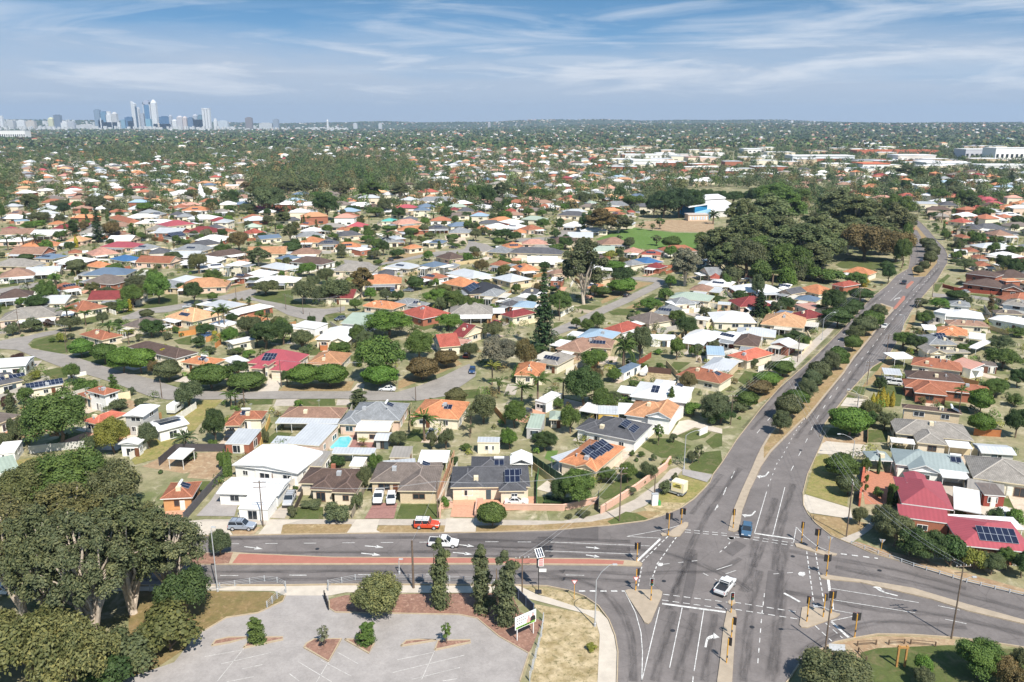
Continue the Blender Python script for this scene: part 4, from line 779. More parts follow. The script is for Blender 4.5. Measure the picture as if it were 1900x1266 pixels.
shed('c7',(1480,492),(1712,507),(1702,447),'LG','long pale blue grey shed in back yard at right',typ='gx',pitch=12,wall='grey')
hh('a7',(605,960),(1242,1030),(1302,1000),'BR',5.4,'hip',23,'buff',label='two storey brown tiled house with arched white porch',wallmat='brick',shw=(.4,.5,'right'))
hh('a7',(625,736),(1575,832),7,'TC',2.8,'hip',22,'brick',wings=[('a7',(728,796),(1085,824),10,2.8,'hip',24)],label='long orange terracotta roof behind the two storey brown house')
hh('a7',(650,636),(1268,692),(1282,622),'BR',2.8,'hip',22,'brick',label='plain dark brown hip roof right of the main road beside white four wheel drive')
patio('a7',(405,596),(602,612),(636,560),'LG','pale metal carport over white four wheel drive right of main road',name='carport',cat='carport')
hh('a7',(690,500),(1238,574),9,'TC',2.8,'hip',20,'cream',label='mottled rust coloured tile roof right of the main road')
hh('a7',(1095,480),(1335,552),(1362,492),'PK',2.8,'flat',10,'white',label='pale terracotta skillion roof with white fascia behind mottled rust roof')
patio('a7',(1340,556),(1470,566),5,'LG','pale flat patio roof beside brown timber shed')
shed('a7',(1478,508),(1620,520),4,'BG','brown timber shed at right behind rust tile roof',wall='brown')
patio('a7',(520,440),(740,430),6,'W','white carport roof facing the main road beside white gate',name='carport',cat='carport')
hh('a7',(862,376),(1330,372),(1438,345),'GT',2.8,'hip',22,'cream',wings=[('a7',(900,384),(1090,388),8,2.8,'gy',24)],label='weathered tan tile roof with small gable right of main road')
hh('a7',(885,286),(1200,292),(1312,200),'G',2.8,'hip',22,'cream',label='grey tiled roof between the tan gable and the orange hip',solar=[(.6,.5,3,2)])
patio('a7',(1296,312),(1392,332),(1426,242),'W','tall white patio roof right of the grey tiled roof'); patio('a7',(1312,216),(1490,236),(1520,185),'W','white patio roof in front of the orange hip')
hh('a7',(965,160),(1300,196),(1560,158),'OR',2.9,'hip',23,'cream',wings=[('a7',(985,176),(1180,180),9,2.9,'hip',25)],label='light orange hip roof house right of the main road')
patio('a7',(832,122),(982,132),(1030,92),'W','white flat carport left of the light orange hip roof',name='carport',cat='carport')
hh('a6',(1175,606),(1620,666),(1742,612),'BR',3.0,'hip',18,'brick',wings=[('a6',(1210,490),(1592,516),(1650,480),6.0,'hip',18)],label='big two storey orange roofed house behind red brick fence',wallmat='brick',vents=False)
hh('a6',(1590,560),(1690,585),8,'OR',5.0,'hip',18,'brick',label='small orange roof stepping down right of the two storey house')
hh('a6',(1640,680),(1900,700),8,'BR',3.0,'gy',24,'brick',label='brown gabled garage behind red brick fence at right')
hh('a6',(1020,862),(1275,884),(1545,862),'G',2.9,'hip',22,'white',label='grey tiled roof behind the white roofs right of the far junction')
hh('a6',(1640,850),(1960,890),10,'GT',4.8,'hip',22,'white',label='taller grey roof at right edge behind the white roofs'); hh('a6',(1570,960),(1900,975),5,'BG',2.8,'hip',20,'cream',label='low grey brown roof below the taller grey roof at right edge')
hh('a6',(980,990),(1440,1030),(1490,960),'W',3.0,'hip',18,'white',label='big white hip roof right of the main road behind palm',vents=False); hh('a6',(835,936),(982,962),6,'W',4.0,'flat',3,'white',label='white box shaped house front beside slim palm',vents=False); hh('a6',(1480,1022),(1930,1100),9,'W',3.0,'hip',18,'white',label='second big white roof reaching the right edge',vents=False)
hh('a6',(1010,1092),(1500,1122),7,'TB',2.8,'hip',18,'cream',label='rough faded tan tile roof between white roofs and light orange hip')
# ================================================================== middle distance: one house per line: crop FLx FLy FRx FRy depth colour [type h]
MID = """
a1 1160 118 1342 150 9 BL;a1 910 52 985 88 11 PK;a1 565 152 900 160 9 W;a1 350 112 560 122 9 GB;a1 895 192 1060 214 7 OR;a1 -20 325 370 297 11 TB;a1 260 275 640 254 9 LG gx;a1 880 372 1212 392 10 BG;a1 650 455 880 424 9 TC;a1 -30 550 345 520 9 BR
a1 655 642 822 690 9 TC;a1 -20 785 640 732 10 GT;a1 1300 832 1482 860 9 BG;a2 -20 737 270 792 10 PE;a2 650 678 780 706 12 W;a2 362 612 640 656 8 LG;a2 0 352 200 366 9 LG;a2 615 186 762 196 8 W hip 5.2;a2 445 216 612 204 8 W;a2 800 292 1052 306 9 W;a2 985 202 1252 242 9 LG;a2 1310 152 1650 182 9 BR;a2 1140 112 1290 132 8 GB;a2 700 312 792 326 6 BR;a2 990 792 1100 762 8 OR;a2 440 812 612 850 6 W flat 2.8;a2 1240 862 1500 880 5 W flat 2.8
a3 460 474 642 470 9 DG;a3 540 372 800 402 9 LG;a3 900 362 1062 384 9 GB hip 5.5;a3 1076 268 1232 302 9 BR;a3 1165 387 1292 392 8 G;a3 1180 442 1482 502 10 LG;a3 920 492 1062 517 8 TC;a3 1140 547 1372 592 9 OR;a3 1350 600 1442 672 13 BK;a3 1540 684 1742 698 9 G hip 4;a3 720 172 802 187 8 OR;a3 1000 122 1162 127 8 GB;a3 1620 217 1842 232 10 G;a3 1650 352 1792 367 7 TC;a3 1680 492 1882 542 10 LG;a3 1760 780 1880 800 6 DG
a4 110 200 196 253 8 OR;a4 110 632 342 644 8 LB;a4 -10 712 122 748 9 MR;a4 480 262 562 284 8 TB;a4 525 347 652 352 6 W flat 3;a4 900 430 1002 442 8 OR;a4 965 322 1062 342 8 GT;a4 1390 127 1532 170 9 BL;a4 1260 167 1392 192 8 G;a4 1520 202 1692 222 7 MR;a4 1490 72 1702 80 7 RD;a4 1290 46 1482 57 8 PK;a4 800 957 1152 1000 10 LB;a4 1090 867 1292 910 10 RD;a4 580 1077 852 1122 11 TB;a4 860 1055 1180 1075 8 TB;a4 1355 747 1582 817 9 BG;a4 160 520 330 545 6 W flat 2.8;a4 200 490 370 500 7 DG;a4 -10 580 110 600 8 G
d2 560 502 702 527 9 GT;d2 395 595 602 602 9 OR;d2 540 770 620 790 7 W flat 2.8;d2 1360 340 1540 345 5 W flat 2.6;d2 1170 580 1290 520 3 GB flat 2.4
a5 -60 642 172 667 10 G;a5 100 502 192 550 7 G;a5 190 560 420 530 6 W flat 2.8;a5 120 477 552 517 9 GN;a5 330 392 542 412 8 TB;a5 500 337 762 362 10 W;a5 560 272 662 277 9 RD;a5 600 737 1062 747 12 W;a5 1098 757 1562 802 12 PE;a5 265 907 592 947 10 W;a5 590 890 820 940 8 W;a5 835 867 1262 902 8 LG;a5 810 977 1082 1002 10 BR;a5 1200 967 1402 1002 6 W gy 3.2;a5 745 1092 962 1152 10 CO;a5 530 1082 722 1092 8 LB flat 2.8;d3 0 642 162 667 10 LG;a5 1400 652 1592 707 8 MR;a5 1470 382 1722 442 9 OR;a5 1285 412 1432 442 8 DG gy 3;a5 1290 370 1400 380 8 W;a5 1450 492 1692 522 7 GB;a5 1465 545 1612 602 7 PK flat 2.9;d3 765 152 842 167 9 RD;d3 830 77 992 97 8 OR;a5 640 545 780 555 4 LG flat 2.4;a5 380 700 540 720 4 W flat 2.6;a5 930 250 1010 270 6 CR;a5 440 190 550 240 6 G gy 3;a5 440 70 520 80 6 W;a5 1260 640 1400 660 5 GB flat 2.6
a6 1240 237 1402 242 9 TC;a6 1320 317 1482 324 8 TC;a6 1365 407 1552 412 8 TC;a6 1440 267 1762 312 9 W;a6 1080 235 1240 245 7 W flat 2.8
a8 190 692 612 672 11 OR;a8 1055 682 1412 692 11 CR;b1 0 524 312 492 13 CR;a8 1335 367 1632 367 10 W;a8 1430 432 1832 427 10 W;a8 1540 502 1742 502 10 GT;a8 540 487 742 492 10 MR;a8 850 467 1012 462 10 CR;a8 70 507 247 492 10 CR;a8 60 332 232 332 10 TB;a8 160 412 322 402 8 LB flat 2.6;a8 500 442 622 442 9 OR;a8 760 327 917 322 10 TC;a8 385 82 512 82 11 W hip 5.5;a8 680 67 832 67 10 RD;a8 590 132 762 127 10 G;a8 0 152 62 152 10 W;a8 100 192 212 192 10 DG;a8 690 622 882 622 9 PE;a8 1410 702 1562 712 9 G;a8 1580 762 1812 752 10 DG;a8 850 572 1022 572 6 W flat 2.8;a8 1580 252 1702 252 10 W;a8 1820 277 1902 272 10 TC;a8 1600 342 1722 342 9 G;a8 730 755 880 745 7 TC;a8 1280 560 1400 540 8 TB;a8 1160 370 1370 430 8 TC
b1 20 162 232 167 12 W;b1 150 352 422 352 10 OR;b1 40 322 192 322 9 TC;b1 200 437 482 444 11 W;b1 480 482 652 482 11 LG hip 5;b1 0 402 152 402 9 DG;b1 620 87 902 82 10 W flat 6;b1 760 222 930 212 10 TB;b1 560 282 682 282 10 G;b1 790 432 932 437 10 TC;b1 930 432 1022 427 9 OR;b1 1330 372 1612 362 11 LG flat 3.4;b1 1330 277 1492 277 10 OR;b1 1420 572 1642 572 9 W;b1 1390 637 1682 622 9 G;b1 1400 692 1652 692 9 OR;b1 1610 717 1832 712 9 DG;b1 640 582 752 572 9 TC;b1 870 602 1062 587 9 RD;b1 480 547 642 532 9 DG;b1 320 737 602 702 9 DG;b1 60 772 402 782 9 G;b1 490 852 862 802 8 BR;b1 60 640 210 620 8 BK;b1 530 370 680 362 8 GT;b1 1000 660 1230 640 8 GB gx;b1 1400 500 1520 510 8 TC;b1 1800 560 1900 560 8 TC
b2 20 417 222 422 9 TC;b2 130 572 292 562 9 OR;b2 50 632 322 612 9 DG;b2 0 747 282 742 8 OR;b2 280 780 410 760 7 W flat 3;b2 500 467 652 467 9 TL;b2 680 502 942 482 9 PK hip 4.5;b2 840 352 1022 352 9 GB hip 5;b2 1010 552 1222 547 9 DG;b2 1220 592 1452 592 11 G;b2 1540 562 1692 557 10 OR;b2 1650 542 1902 532 11 W;b2 880 252 1332 252 12 G;b2 720 247 892 247 10 W;b2 1220 347 1332 347 9 MR;b2 1310 362 1492 362 10 DG;b2 1510 402 1662 397 10 TC;b2 1830 372 1902 372 9 RD;b2 100 257 252 252 9 OR;b2 180 302 432 292 10 W;b2 0 302 62 302 9 W;b2 640 660 770 650 9 LG;b2 580 610 730 600 8 TB;b2 1500 300 1660 330 8 W;b2 690 320 830 310 8 OR;b2 420 700 690 690 8 G
b3 450 322 642 312 11 W;b3 640 512 862 522 11 W;b3 0 532 212 542 11 W;b3 70 487 252 472 9 W hip 5;b3 290 562 462 547 9 TC;b3 130 592 272 592 9 OR;b3 220 712 502 712 8 PK;b3 30 752 252 747 9 OR;b3 270 772 542 777 8 GT;b3 80 802 642 822 9 DG;b3 590 402 902 412 10 DG;b3 700 372 932 362 9 LG;b3 190 332 352 332 9 TC;b3 40 362 162 362 9 RD;b3 350 312 492 322 9 TC;b3 1080 292 1342 302 11 G;b3 1360 372 1442 372 9 RD;b3 1140 392 1262 402 9 TC;b3 650 152 822 152 11 W;b3 740 262 852 252 9 PE;b3 950 272 1042 267 9 GN;b3 590 242 692 242 9 TC;b3 530 47 632 47 9 OR;b3 140 92 322 87 10 DG;b3 1720 92 1872 92 12 W;b3 720 220 820 215 9 RD;b3 1220 222 1300 225 9 OR;b3 1120 232 1190 230 9 W;b3 1390 140 1470 140 9 OR;b3 920 140 1010 150 9 W;b3 760 62 860 62 9 BR;b3 1000 160 1100 155 9 GN
b4 440 492 892 502 14 LG flat 6;b4 390 450 650 460 12 DG hip 3;b4 920 517 1142 522 11 DG hip 5;b4 1000 702 1192 722 10 RD;b4 1400 682 1712 692 11 W;b4 1250 682 1402 692 10 LG;b4 1110 782 1372 802 11 DG hip 4.5;b4 1410 802 1722 792 11 DG;b4 1560 872 1802 872 10 TB hip 4.8;b4 1640 562 1902 562 11 OR;b4 1660 632 1882 632 9 W;b4 1370 472 1522 482 10 MR;b4 1380 522 1602 532 10 BR;b4 650 282 802 282 10 W flat 6;b4 600 322 760 322 8 GB flat 3;b4 455 412 662 412 10 RD;b4 30 302 252 302 11 OR;b4 1520 342 1662 342 11 LG;b4 1650 307 1832 302 11 LB;b4 1270 242 1522 232 12 W;b4 1180 267 1322 272 10 TC;b4 860 142 1002 142 11 W;b4 1180 900 1300 900 9 TC;b4 1390 900 1460 910 7 TC
"""
for ent in MID.replace('\n', ';').split(';'):
    q = ent.split()
    if len(q) < 7: continue
    typ = q[7] if len(q) > 7 else 'hip'; ht_ = float(q[8]) if len(q) > 8 else 2.8
    pit = 3 if typ == 'flat' else (19 if q[6] in METAL else 25)
    house(q[0], (float(q[1]),float(q[2])), (float(q[3]),float(q[4])), float(q[5])*(1.3 if typ != 'flat' else 1.1), q[6], ht_, typ, pit, group='houses across the suburb', vents=len(HOUSES) % 3 == 0,
          solar=[(.5,.3,5,1)] if len(HOUSES) % 5 == 2 and typ == 'hip' and q[6] != 'BK' else ([(.5,.12,10,3)] if q[6] == 'BK' else ()))
N_LISTED = len(HOUSES)
# ---------------------------------------------------------------- fill the more distant suburb up to 300 separate houses, then one far mass
def inpoly(x, y, poly):
    c = False; n = len(poly); j = n - 1
    for i in range(n):
        xi, yi = poly[i][0], poly[i][1]; xj, yj = poly[j][0], poly[j][1]
        if (yi > y) != (yj > y) and x < (xj-xi)*(y-yi)/(yj-yi) + xi: c = not c
        j = i
    return c
_BB = None
def blocked(x, y, pad=0):
    global _BB
    if _BB is None or len(_BB) != len(BLOCKED): _BB = [(min(p[0] for p in q), min(p[1] for p in q), max(p[0] for p in q), max(p[1] for p in q), q) for q in BLOCKED]
    for a, b, c, d, q in _BB:
        if a-pad <= x <= c+pad and b-pad <= y <= d+pad:
            if inpoly(x, y, q): return True
            if pad and any(inpoly(x+dx, y+dy, q) for dx, dy in ((pad,0),(-pad,0),(0,pad),(0,-pad))): return True
    return False
WOODS = [PL('d7',-60,880,0,640,300,500,700,470,1000,520,1160,560,1200,820,780,900,400,960), PL('f',1195,352,1420,338,1480,356,1400,385,1200,405), PL('f',490,312,640,300,760,308,770,345,700,358,490,366,450,345), PL('f',180,272,330,276,330,292,180,296)]
WOODW = [W2(w) for w in WOODS]
BLOCKED.append(W2(PL('f',1330,440,1640,440,1600,530,1480,545,1400,530)))
BLOCKED.append(W2(PL('f',1260,412,1275,352,1430,352,1470,420,1300,430)))
def hit_house(x, y, r):
    return any((h['x']-x)**2 + (h['y']-y)**2 < (h['r'] + r)**2 for h in HOUSES)
RCP = ['W']*13 + ['LG']*6 + ['G']*4 + ['GT']*5 + ['DG']*3 + ['BG']*3 + ['TB']*5 + ['BR']*2 + ['TC']*4 + ['OR']*3 + ['PK']*3 + ['PE']*3 + ['TO']*3 + ['RD','MR','CR','GN','LB','GB']
def rc_pick(r): return r.choice(RCP)
cand = []
rr = random.Random(5); y = 300.0
while y < 1500:
    x = -.68*y - 20
    while x < .68*y + 20:
        X = x + rr.uniform(-5,5) + .12*y; Y = y + rr.uniform(-6,6) + .05*x
        px_, py_ = proj(X, Y, 0)
        if -60 < px_ < 1960 and not blocked(X, Y, 9) and not hit_house(X, Y, 7.5) and not any(inpoly(X, Y, w) for w in WOODW) and py_ < 610: cand.append((Y, X))
        x += 21 + .004*y
    y += 27 + .006*y
cand.sort(); FARH = []
for Y, X in cand:
    if Y < 540:
        if hit_house(X, Y, 7): continue
        px_, py_ = proj(X, Y, 2.7); k = F / (Y*CP + (H-2.7)*SP); w = rr.uniform(14, 21); tilt = rr.uniform(-.18,.18)
        a = (X - w/2, Y - 5 - tilt*w/2); b = (X + w/2, Y - 5 + tilt*w/2); pa = proj(*a, 2.7); pb = proj(*b, 2.7); rc = rc_pick(rr)
        house('f', pa, pb, rr.uniform(11,15), rc, 2.7, rr.choice(('hip','hip','gx')), 19 if rc in METAL else 25, group='houses across the suburb', vents=False)
    else: FARH.append((X, Y))
# drives, lawns and paving round the middle distance houses
YARD = {}; DRIVES = []
def yard(mat, pts, z):
    YARD.setdefault(mat, [0, MB()]); YARD[mat][0] += 1; sheet_mb(YARD[mat][1], pts, z + .00015 + .00031*(YARD[mat][0] % 70))
r9 = random.Random(44)
for h in HOUSES:
    if h['cat'] != 'house' or h['y'] > 900: continue
    o = h['o']; rz = o.rotation_euler.z; c_, s_ = math.cos(rz), math.sin(rz); X0, Y0_ = o.location.x, o.location.y; R2 = h['r']*2; w_ = abs((h['x']-X0)*c_ + (h['y']-Y0_)*s_)*2; D_ = abs(-(h['x']-X0)*s_ + (h['y']-Y0_)*c_)*2
    T = lambda x, y: (X0 + x*c_ - y*s_, Y0_ + x*s_ + y*c_)
    def rect(mat, x0, y0, x1, y1, z):
        q = [T(x0,y0),T(x1,y0),T(x1,y1),T(x0,y1)]
        if any(blocked(*p) for p in q) or blocked(*T((x0+x1)/2,(y0+y1)/2)): return False
        yard(mat, q, z); return True
    if r9.random() < .8:
        x = r9.uniform(-2, w_-3); ok_ = rect(r9.choice(('concrete_pale','paving','path','brick_pave_pale','paving')), x, -9, x+r9.uniform(3,5.5), .3, .094)
        if ok_: DRIVES.append((T(x+1.6,-4.5), rz, h))
    if r9.random() < .8: x = r9.uniform(-3, w_*.5); rect('lawn', x, -8.5, x+r9.uniform(5,9), -1, .034)
    if r9.random() < .6: x = r9.uniform(0, w_*.5); rect(r9.choice(('paving','concrete_pale','path','sandy')), x, D_-.5, x+r9.uniform(5,10), D_+r9.uniform(3,6), .064)
    if r9.random() < .5: x = r9.uniform(0, w_*.6); rect(r9.choice(('lawn','lawn','dry_grass','earth')), x, D_+1, x+r9.uniform(5,9), D_+r9.uniform(5,8), .004)
    if r9.random() < .5: rect(r9.choice(('paving','concrete_pale','path')), -3, 0, .2, D_*.9, .064)
for k_, v_ in YARD.items(): tag(v_[1].build('lawn' if k_ == 'lawn' else ('ground' if k_ in ('dry_grass','earth','sandy') else 'paving'), M[k_]), kind='structure')
def far_houses():
    rr = random.Random(9); V = []; Fc = []; C = []
    pts = list(FARH); y = 1500.0
    while y < 11500:
        x = -.70*y
        while x < .70*y:
            X = x + rr.uniform(-9,9); Y = y + rr.uniform(-10,10); x += 24 + .006*y
            dens = .5 + .5*math.sin(X*.004 + 1)*math.sin(Y*.003 + 2) + .25*math.sin(X*.0011+Y*.0007)
            if dens > rr.uniform(-.05,1.25): pts.append((X, Y))
        y += 26 + .016*y
    for X, Y in pts:
        fx_, fy_ = proj(X, Y, 0)
        if Y > 760:
            ln = math.sin(X*.0052+1.7)*math.sin(Y*.0041+.6) + .6*math.sin(X*.0023-Y*.0017+2)
            if rr.random() < .18 + .32*(ln > .45): continue
        ind = 1150 < fx_ < 1980 and 276 < fy_ < 320
        if ind and rr.random() < .8: continue
        g = hz(X, Y); s = 1 + .00006*Y; w = rr.uniform(11,19)*s; d = rr.uniform(9,13)*s; h = rr.choice((2.8,2.8,3.0,5.4))*(1+.00005*Y); a = rr.uniform(-.5,.5); ca, sa = math.cos(a), math.sin(a)
        if ind: w *= 2.6; d *= 2.2; h = rr.choice((5.5,6.5,8)); a *= .3; ca, sa = math.cos(a), math.sin(a)
        T = lambda lx, ly, lz: (X + lx*ca - ly*sa, Y + lx*sa + ly*ca, g + lz)
        col = RC[rc_pick(rr) if not ind else rr.choice(('W','W','W','W','LG','LG','TC','G'))]; v = rr.uniform(.85,1.12); col = tuple(min(.82, c*v) for c in col); wc = WC[rr.choice(WCOLS)]
        i = len(V); m = d*.5; rz = h + m*(.42 if not ind else .08); o = .5
        V += [T(-w/2+o,-d/2+o,0),T(w/2-o,-d/2+o,0),T(w/2-o,d/2-o,0),T(-w/2+o,d/2-o,0),T(-w/2+o,-d/2+o,h),T(w/2-o,-d/2+o,h),T(w/2-o,d/2-o,h),T(-w/2+o,d/2-o,h),
              T(-w/2,-d/2,h),T(w/2,-d/2,h),T(w/2,d/2,h),T(-w/2,d/2,h),T(-w/2+m,0,rz),T(w/2-m,0,rz)]
        for q in ((0,1,5,4),(1,2,6,5),(3,0,4,7)): Fc.append(tuple(i+k for k in q)); C.append(wc)
        for q in ((8,9,13,12),(9,10,13),(10,11,12,13),(11,8,12)): Fc.append(tuple(i+k for k in q)); C.append(col)
        if Y < 3500:   # window bands
            for x0 in (-.32, .12):
                j = len(V); V += [T(w*x0,-d/2+o-.06,.9),T(w*x0+w*.17,-d/2+o-.06,.9),T(w*x0+w*.17,-d/2+o-.06,2.2),T(w*x0,-d/2+o-.06,2.2)]; Fc.append((j,j+1,j+2,j+3)); C.append((.03,.035,.04))
    me = bpy.data.meshes.new('distant_houses'); me.from_pydata(V, [], Fc)
    at = me.attributes.new('tint', 'FLOAT_COLOR', 'FACE'); at.data.foreach_set('color', [c for q in C for c in (*q, 1)])
    t = NT('distant_house'); t.base(t.n('ShaderNodeAttribute', dict(attribute_name='tint')).outputs['Color'], .75, .25); me.materials.append(t.m); me.update()
    tag(link('distant_houses', me), kind='stuff')
far_houses()
# ================================================================== foliage
def leaf_mesh(name, C, Nrm, size, rnd, aspect=1.0, mat='foliage', upright=0.0):
    """leaf-cluster quads: centres C (n,3), normals Nrm (n,3), half sizes"""
    n = len(C); Nrm = Nrm / (np.linalg.norm(Nrm, axis=1, keepdims=True) + 1e-9)
    r = RNG.normal(size=(n,3)); 
    if upright: r = r*(1-upright) + np.array([0,0,1.0])*upright
    U = np.cross(Nrm, r); U /= (np.linalg.norm(U, axis=1, keepdims=True) + 1e-9); Vv = np.cross(Nrm, U)
    s = np.asarray(size).reshape(-1,1) * np.ones((n,1)); a = s*aspect
    quad = np.stack([C - U*s*.9 - Vv*a*.3, C + U*s*.25 - Vv*a, C + U*s + Vv*a*.25, C - U*s*.3 + Vv*a], axis=1).reshape(-1,3)
    me = bpy.data.meshes.new(name); me.vertices.add(4*n); me.vertices.foreach_set('co', quad.ravel())
    me.loops.add(4*n); me.loops.foreach_set('vertex_index', np.arange(4*n)); me.polygons.add(n); me.polygons.foreach_set('loop_start', np.arange(0,4*n,4))
    at = me.attributes.new('rnd', 'FLOAT', 'FACE'); at.data.foreach_set('value', np.clip(rnd,0,1).astype(np.float32)); me.materials.append(M[mat]); me.update(calc_edges=True); return me
def clumps(K, rad, cen, squash=.8, low=-.35, surf=.75):
    """clump centres spread through an ellipsoid"""
    d = RNG.normal(size=(K*3,3)); d /= np.linalg.norm(d, axis=1, keepdims=True); d = d[d[:,2] > low][:K]
    r = np.clip(RNG.uniform(0,1,(len(d),1))**(.33), 0, 1)*surf + (1-surf)*RNG.uniform(.3,1,(len(d),1))
    return d*r*np.array(rad) + np.array(cen)
def fill_clumps(cc, cr, n_each, leaf, up=.35, drop=0.0, jitter=.18):
    P_, N_, R_ = [], [], []
    for c, r in zip(cc, cr):
        n = n_each; d = RNG.normal(size=(n,3)); d /= np.linalg.norm(d, axis=1, keepdims=True); d[:,2] = np.where(d[:,2] < -.4, -d[:,2], d[:,2])
        rad = r*(1 - RNG.uniform(0,1,(n,1))**2*.45); p = c + d*rad*np.array([1,1,.82]) + RNG.normal(size=(n,3))*.13*r; p[:,2] -= drop*RNG.uniform(0,1,n)*r
        P_.append(p); N_.append(d + np.array([0,0,up*.9]) + RNG.normal(size=(n,3))*.4); R_.append(np.clip(RNG.normal(.5,.12) + RNG.normal(size=n)*jitter, 0, 1))
    return np.concatenate(P_), np.concatenate(N_), np.concatenate(R_)
PROTO = {}
def proto(kind, leaves, trunk, h, w, n_var=0, bark='bark'): PROTO.setdefault(kind, []).append((leaves, trunk, h, w, bark))
def trunk_mesh(name, h, r, limbs, mat):
    mb = MB(); mb.path([(0,0,-.2),(RNG.normal()*.06*h,RNG.normal()*.06*h,h*.5),(RNG.normal()*.05*h,RNG.normal()*.05*h,h)], [r,r*.75,r*.5], 7)
    for p0, p1, p2, r0 in limbs: mb.path([p0,p1,p2],[r0,r0*.7,r0*.3],6)
    return mb.mesh(name, M[mat], True)
def limb_to(c, h0, r):
    c = Vector(c); b = Vector((0,0,h0)); m = b.lerp(c,.5) + Vector((RNG.normal()*.3,RNG.normal()*.3,RNG.uniform(-.1,.5))); return (b, m, c, r)
def mk_round(v):      # clipped street tree, 6 wide, 5 high
    n = 11500; d = RNG.normal(size=(n,3)); d /= np.linalg.norm(d,axis=1,keepdims=True); lump = 1 + .13*np.sin(d[:,0]*4+v*2)*np.cos(d[:,1]*5+v) + .09*np.sin(d[:,2]*8+v*3+d[:,0]*3) + RNG.normal(size=n)*.035
    p = d*np.array([3,3,1.85])*lump[:,None]*(1-RNG.uniform(0,1,(n,1))**3*.3); p[:,2] = np.where(p[:,2] < -1.1, -1.1 + (p[:,2]+1.1)*.4, p[:,2]) + 3.1
    proto('round', leaf_mesh('crown', p, d+RNG.normal(size=(n,3))*.45, RNG.uniform(.08,.17,n), .5+RNG.normal(size=n)*.22), trunk_mesh('trunk', 2.6, .2, [limb_to((1.2*math.cos(a),1.2*math.sin(a),3), 1.3, .1) for a in (0,2.1,4.2)], 'bark'), 5.0, 6.0)
def mk_broad(v):      # dense spreading tree, 10 wide 9 high
    cc = clumps(46, (4.1,4.1,3.2), (0,0,5.0), low=-.5); cr = RNG.uniform(.9,1.6,len(cc)); P_, N_, R_ = fill_clumps(cc, cr, 620, .3, .35)
    proto('broad', leaf_mesh('crown', P_, N_, RNG.uniform(.075,.175,len(P_)), R_), trunk_mesh('trunk', 4.6, .32, [limb_to(c*.8, 2.2, .14) for c in cc[:6]], 'bark'), 9.0, 10.4)
def mk_bush(v):       # ground-hugging shrub, 4 wide 3 high
    cc = clumps(16, (1.5,1.5,1.1), (0,0,1.35), low=-.6); cr = RNG.uniform(.5,.85,len(cc)); P_, N_, R_ = fill_clumps(cc, cr, 330, .2, .4)
    P_[:,2] = np.maximum(P_[:,2], .05)
    proto('bush', leaf_mesh('crown', P_, N_, RNG.uniform(.055,.13,len(P_)), R_), trunk_mesh('trunk', 1.2, .1, [limb_to(c*.7, .2, .05) for c in cc[:4]], 'bark'), 3.0, 4.2)
def mk_olive(v):      # loose drooping tree, 8 wide 7 high
    cc = clumps(40, (3.3,3.3,2.4), (0,0,4.4), low=-.45, surf=.85); cr = RNG.uniform(.7,1.25,len(cc)); P_, N_, R_ = fill_clumps(cc, cr, 460, .3, .2, drop=1.1, jitter=.26)
    P_[:,2] = np.maximum(P_[:,2], .3)
    proto('olive', leaf_mesh('crown', P_, N_, RNG.uniform(.055,.125,len(P_)), R_, 1.9, upright=.55), trunk_mesh('trunk', 4, .3, [limb_to(c*.85, 1.5, .15) for c in cc[:8]], 'bark'), 7.3, 8.4)
def mk_gum(v, big=False):   # tall open eucalyptus / paperbark with pale limbs
    hgt, wd = 18.0, 12.0; K = 70 if big else 66
    cc = clumps(K, (4.9,4.9,6.4), (0,0,11.2), low=-.72 if not big else -.62, surf=.8); cc[:,:2] *= (1 - .25*np.clip((cc[:,2:3]-12)/6,0,1)); cr = RNG.uniform(.5,1.12,len(cc)) if big else RNG.uniform(.65,1.3,len(cc))
    P_, N_, R_ = fill_clumps(cc, cr, 340 if big else 300, .25, .5, drop=1.1 if big else .9, jitter=.3)
    lim = [limb_to(c*(1.02 if big else .97), RNG.uniform(2,8), RNG.uniform(.12,.27)) for c in cc[:70 if big else 16]]
    if big:
        for a in (.5, 2.6, 4.4): lim.append((Vector((0,0,.5)), Vector((1.6*math.cos(a),1.6*math.sin(a),6)), Vector((2.6*math.cos(a),2.6*math.sin(a),13)), .34))
    proto('biggum' if big else 'gum', leaf_mesh('crown', P_, N_, RNG.uniform(.065,.135,len(P_)) if big else RNG.uniform(.1,.2,len(P_)), R_, 1.9 if big else 1.7, upright=.5 if big else .4), trunk_mesh('trunk', 12, .5 if big else .4, lim, 'bark_pale'), hgt, wd, bark='bark_pale')
def mk_column(v):     # tall narrow leafy tree, 2.2 wide 8 high
    z = np.linspace(.5,7.7,26) + RNG.normal(size=26)*.15; cc = np.stack([RNG.normal(size=26)*.32,RNG.normal(size=26)*.32,z],1); cr = .82*np.clip(1.15-np.abs(z-2.6)/6.4,.3,1)*RNG.uniform(.85,1.15,26); P_, N_, R_ = fill_clumps(cc, cr, 230, .2, .3, drop=.5)
    proto('column', leaf_mesh('crown', P_, N_, RNG.uniform(.055,.125,len(P_)), R_, 1.6, upright=.5), trunk_mesh('trunk', 6, .1, [], 'bark'), 8.2, 2.2)
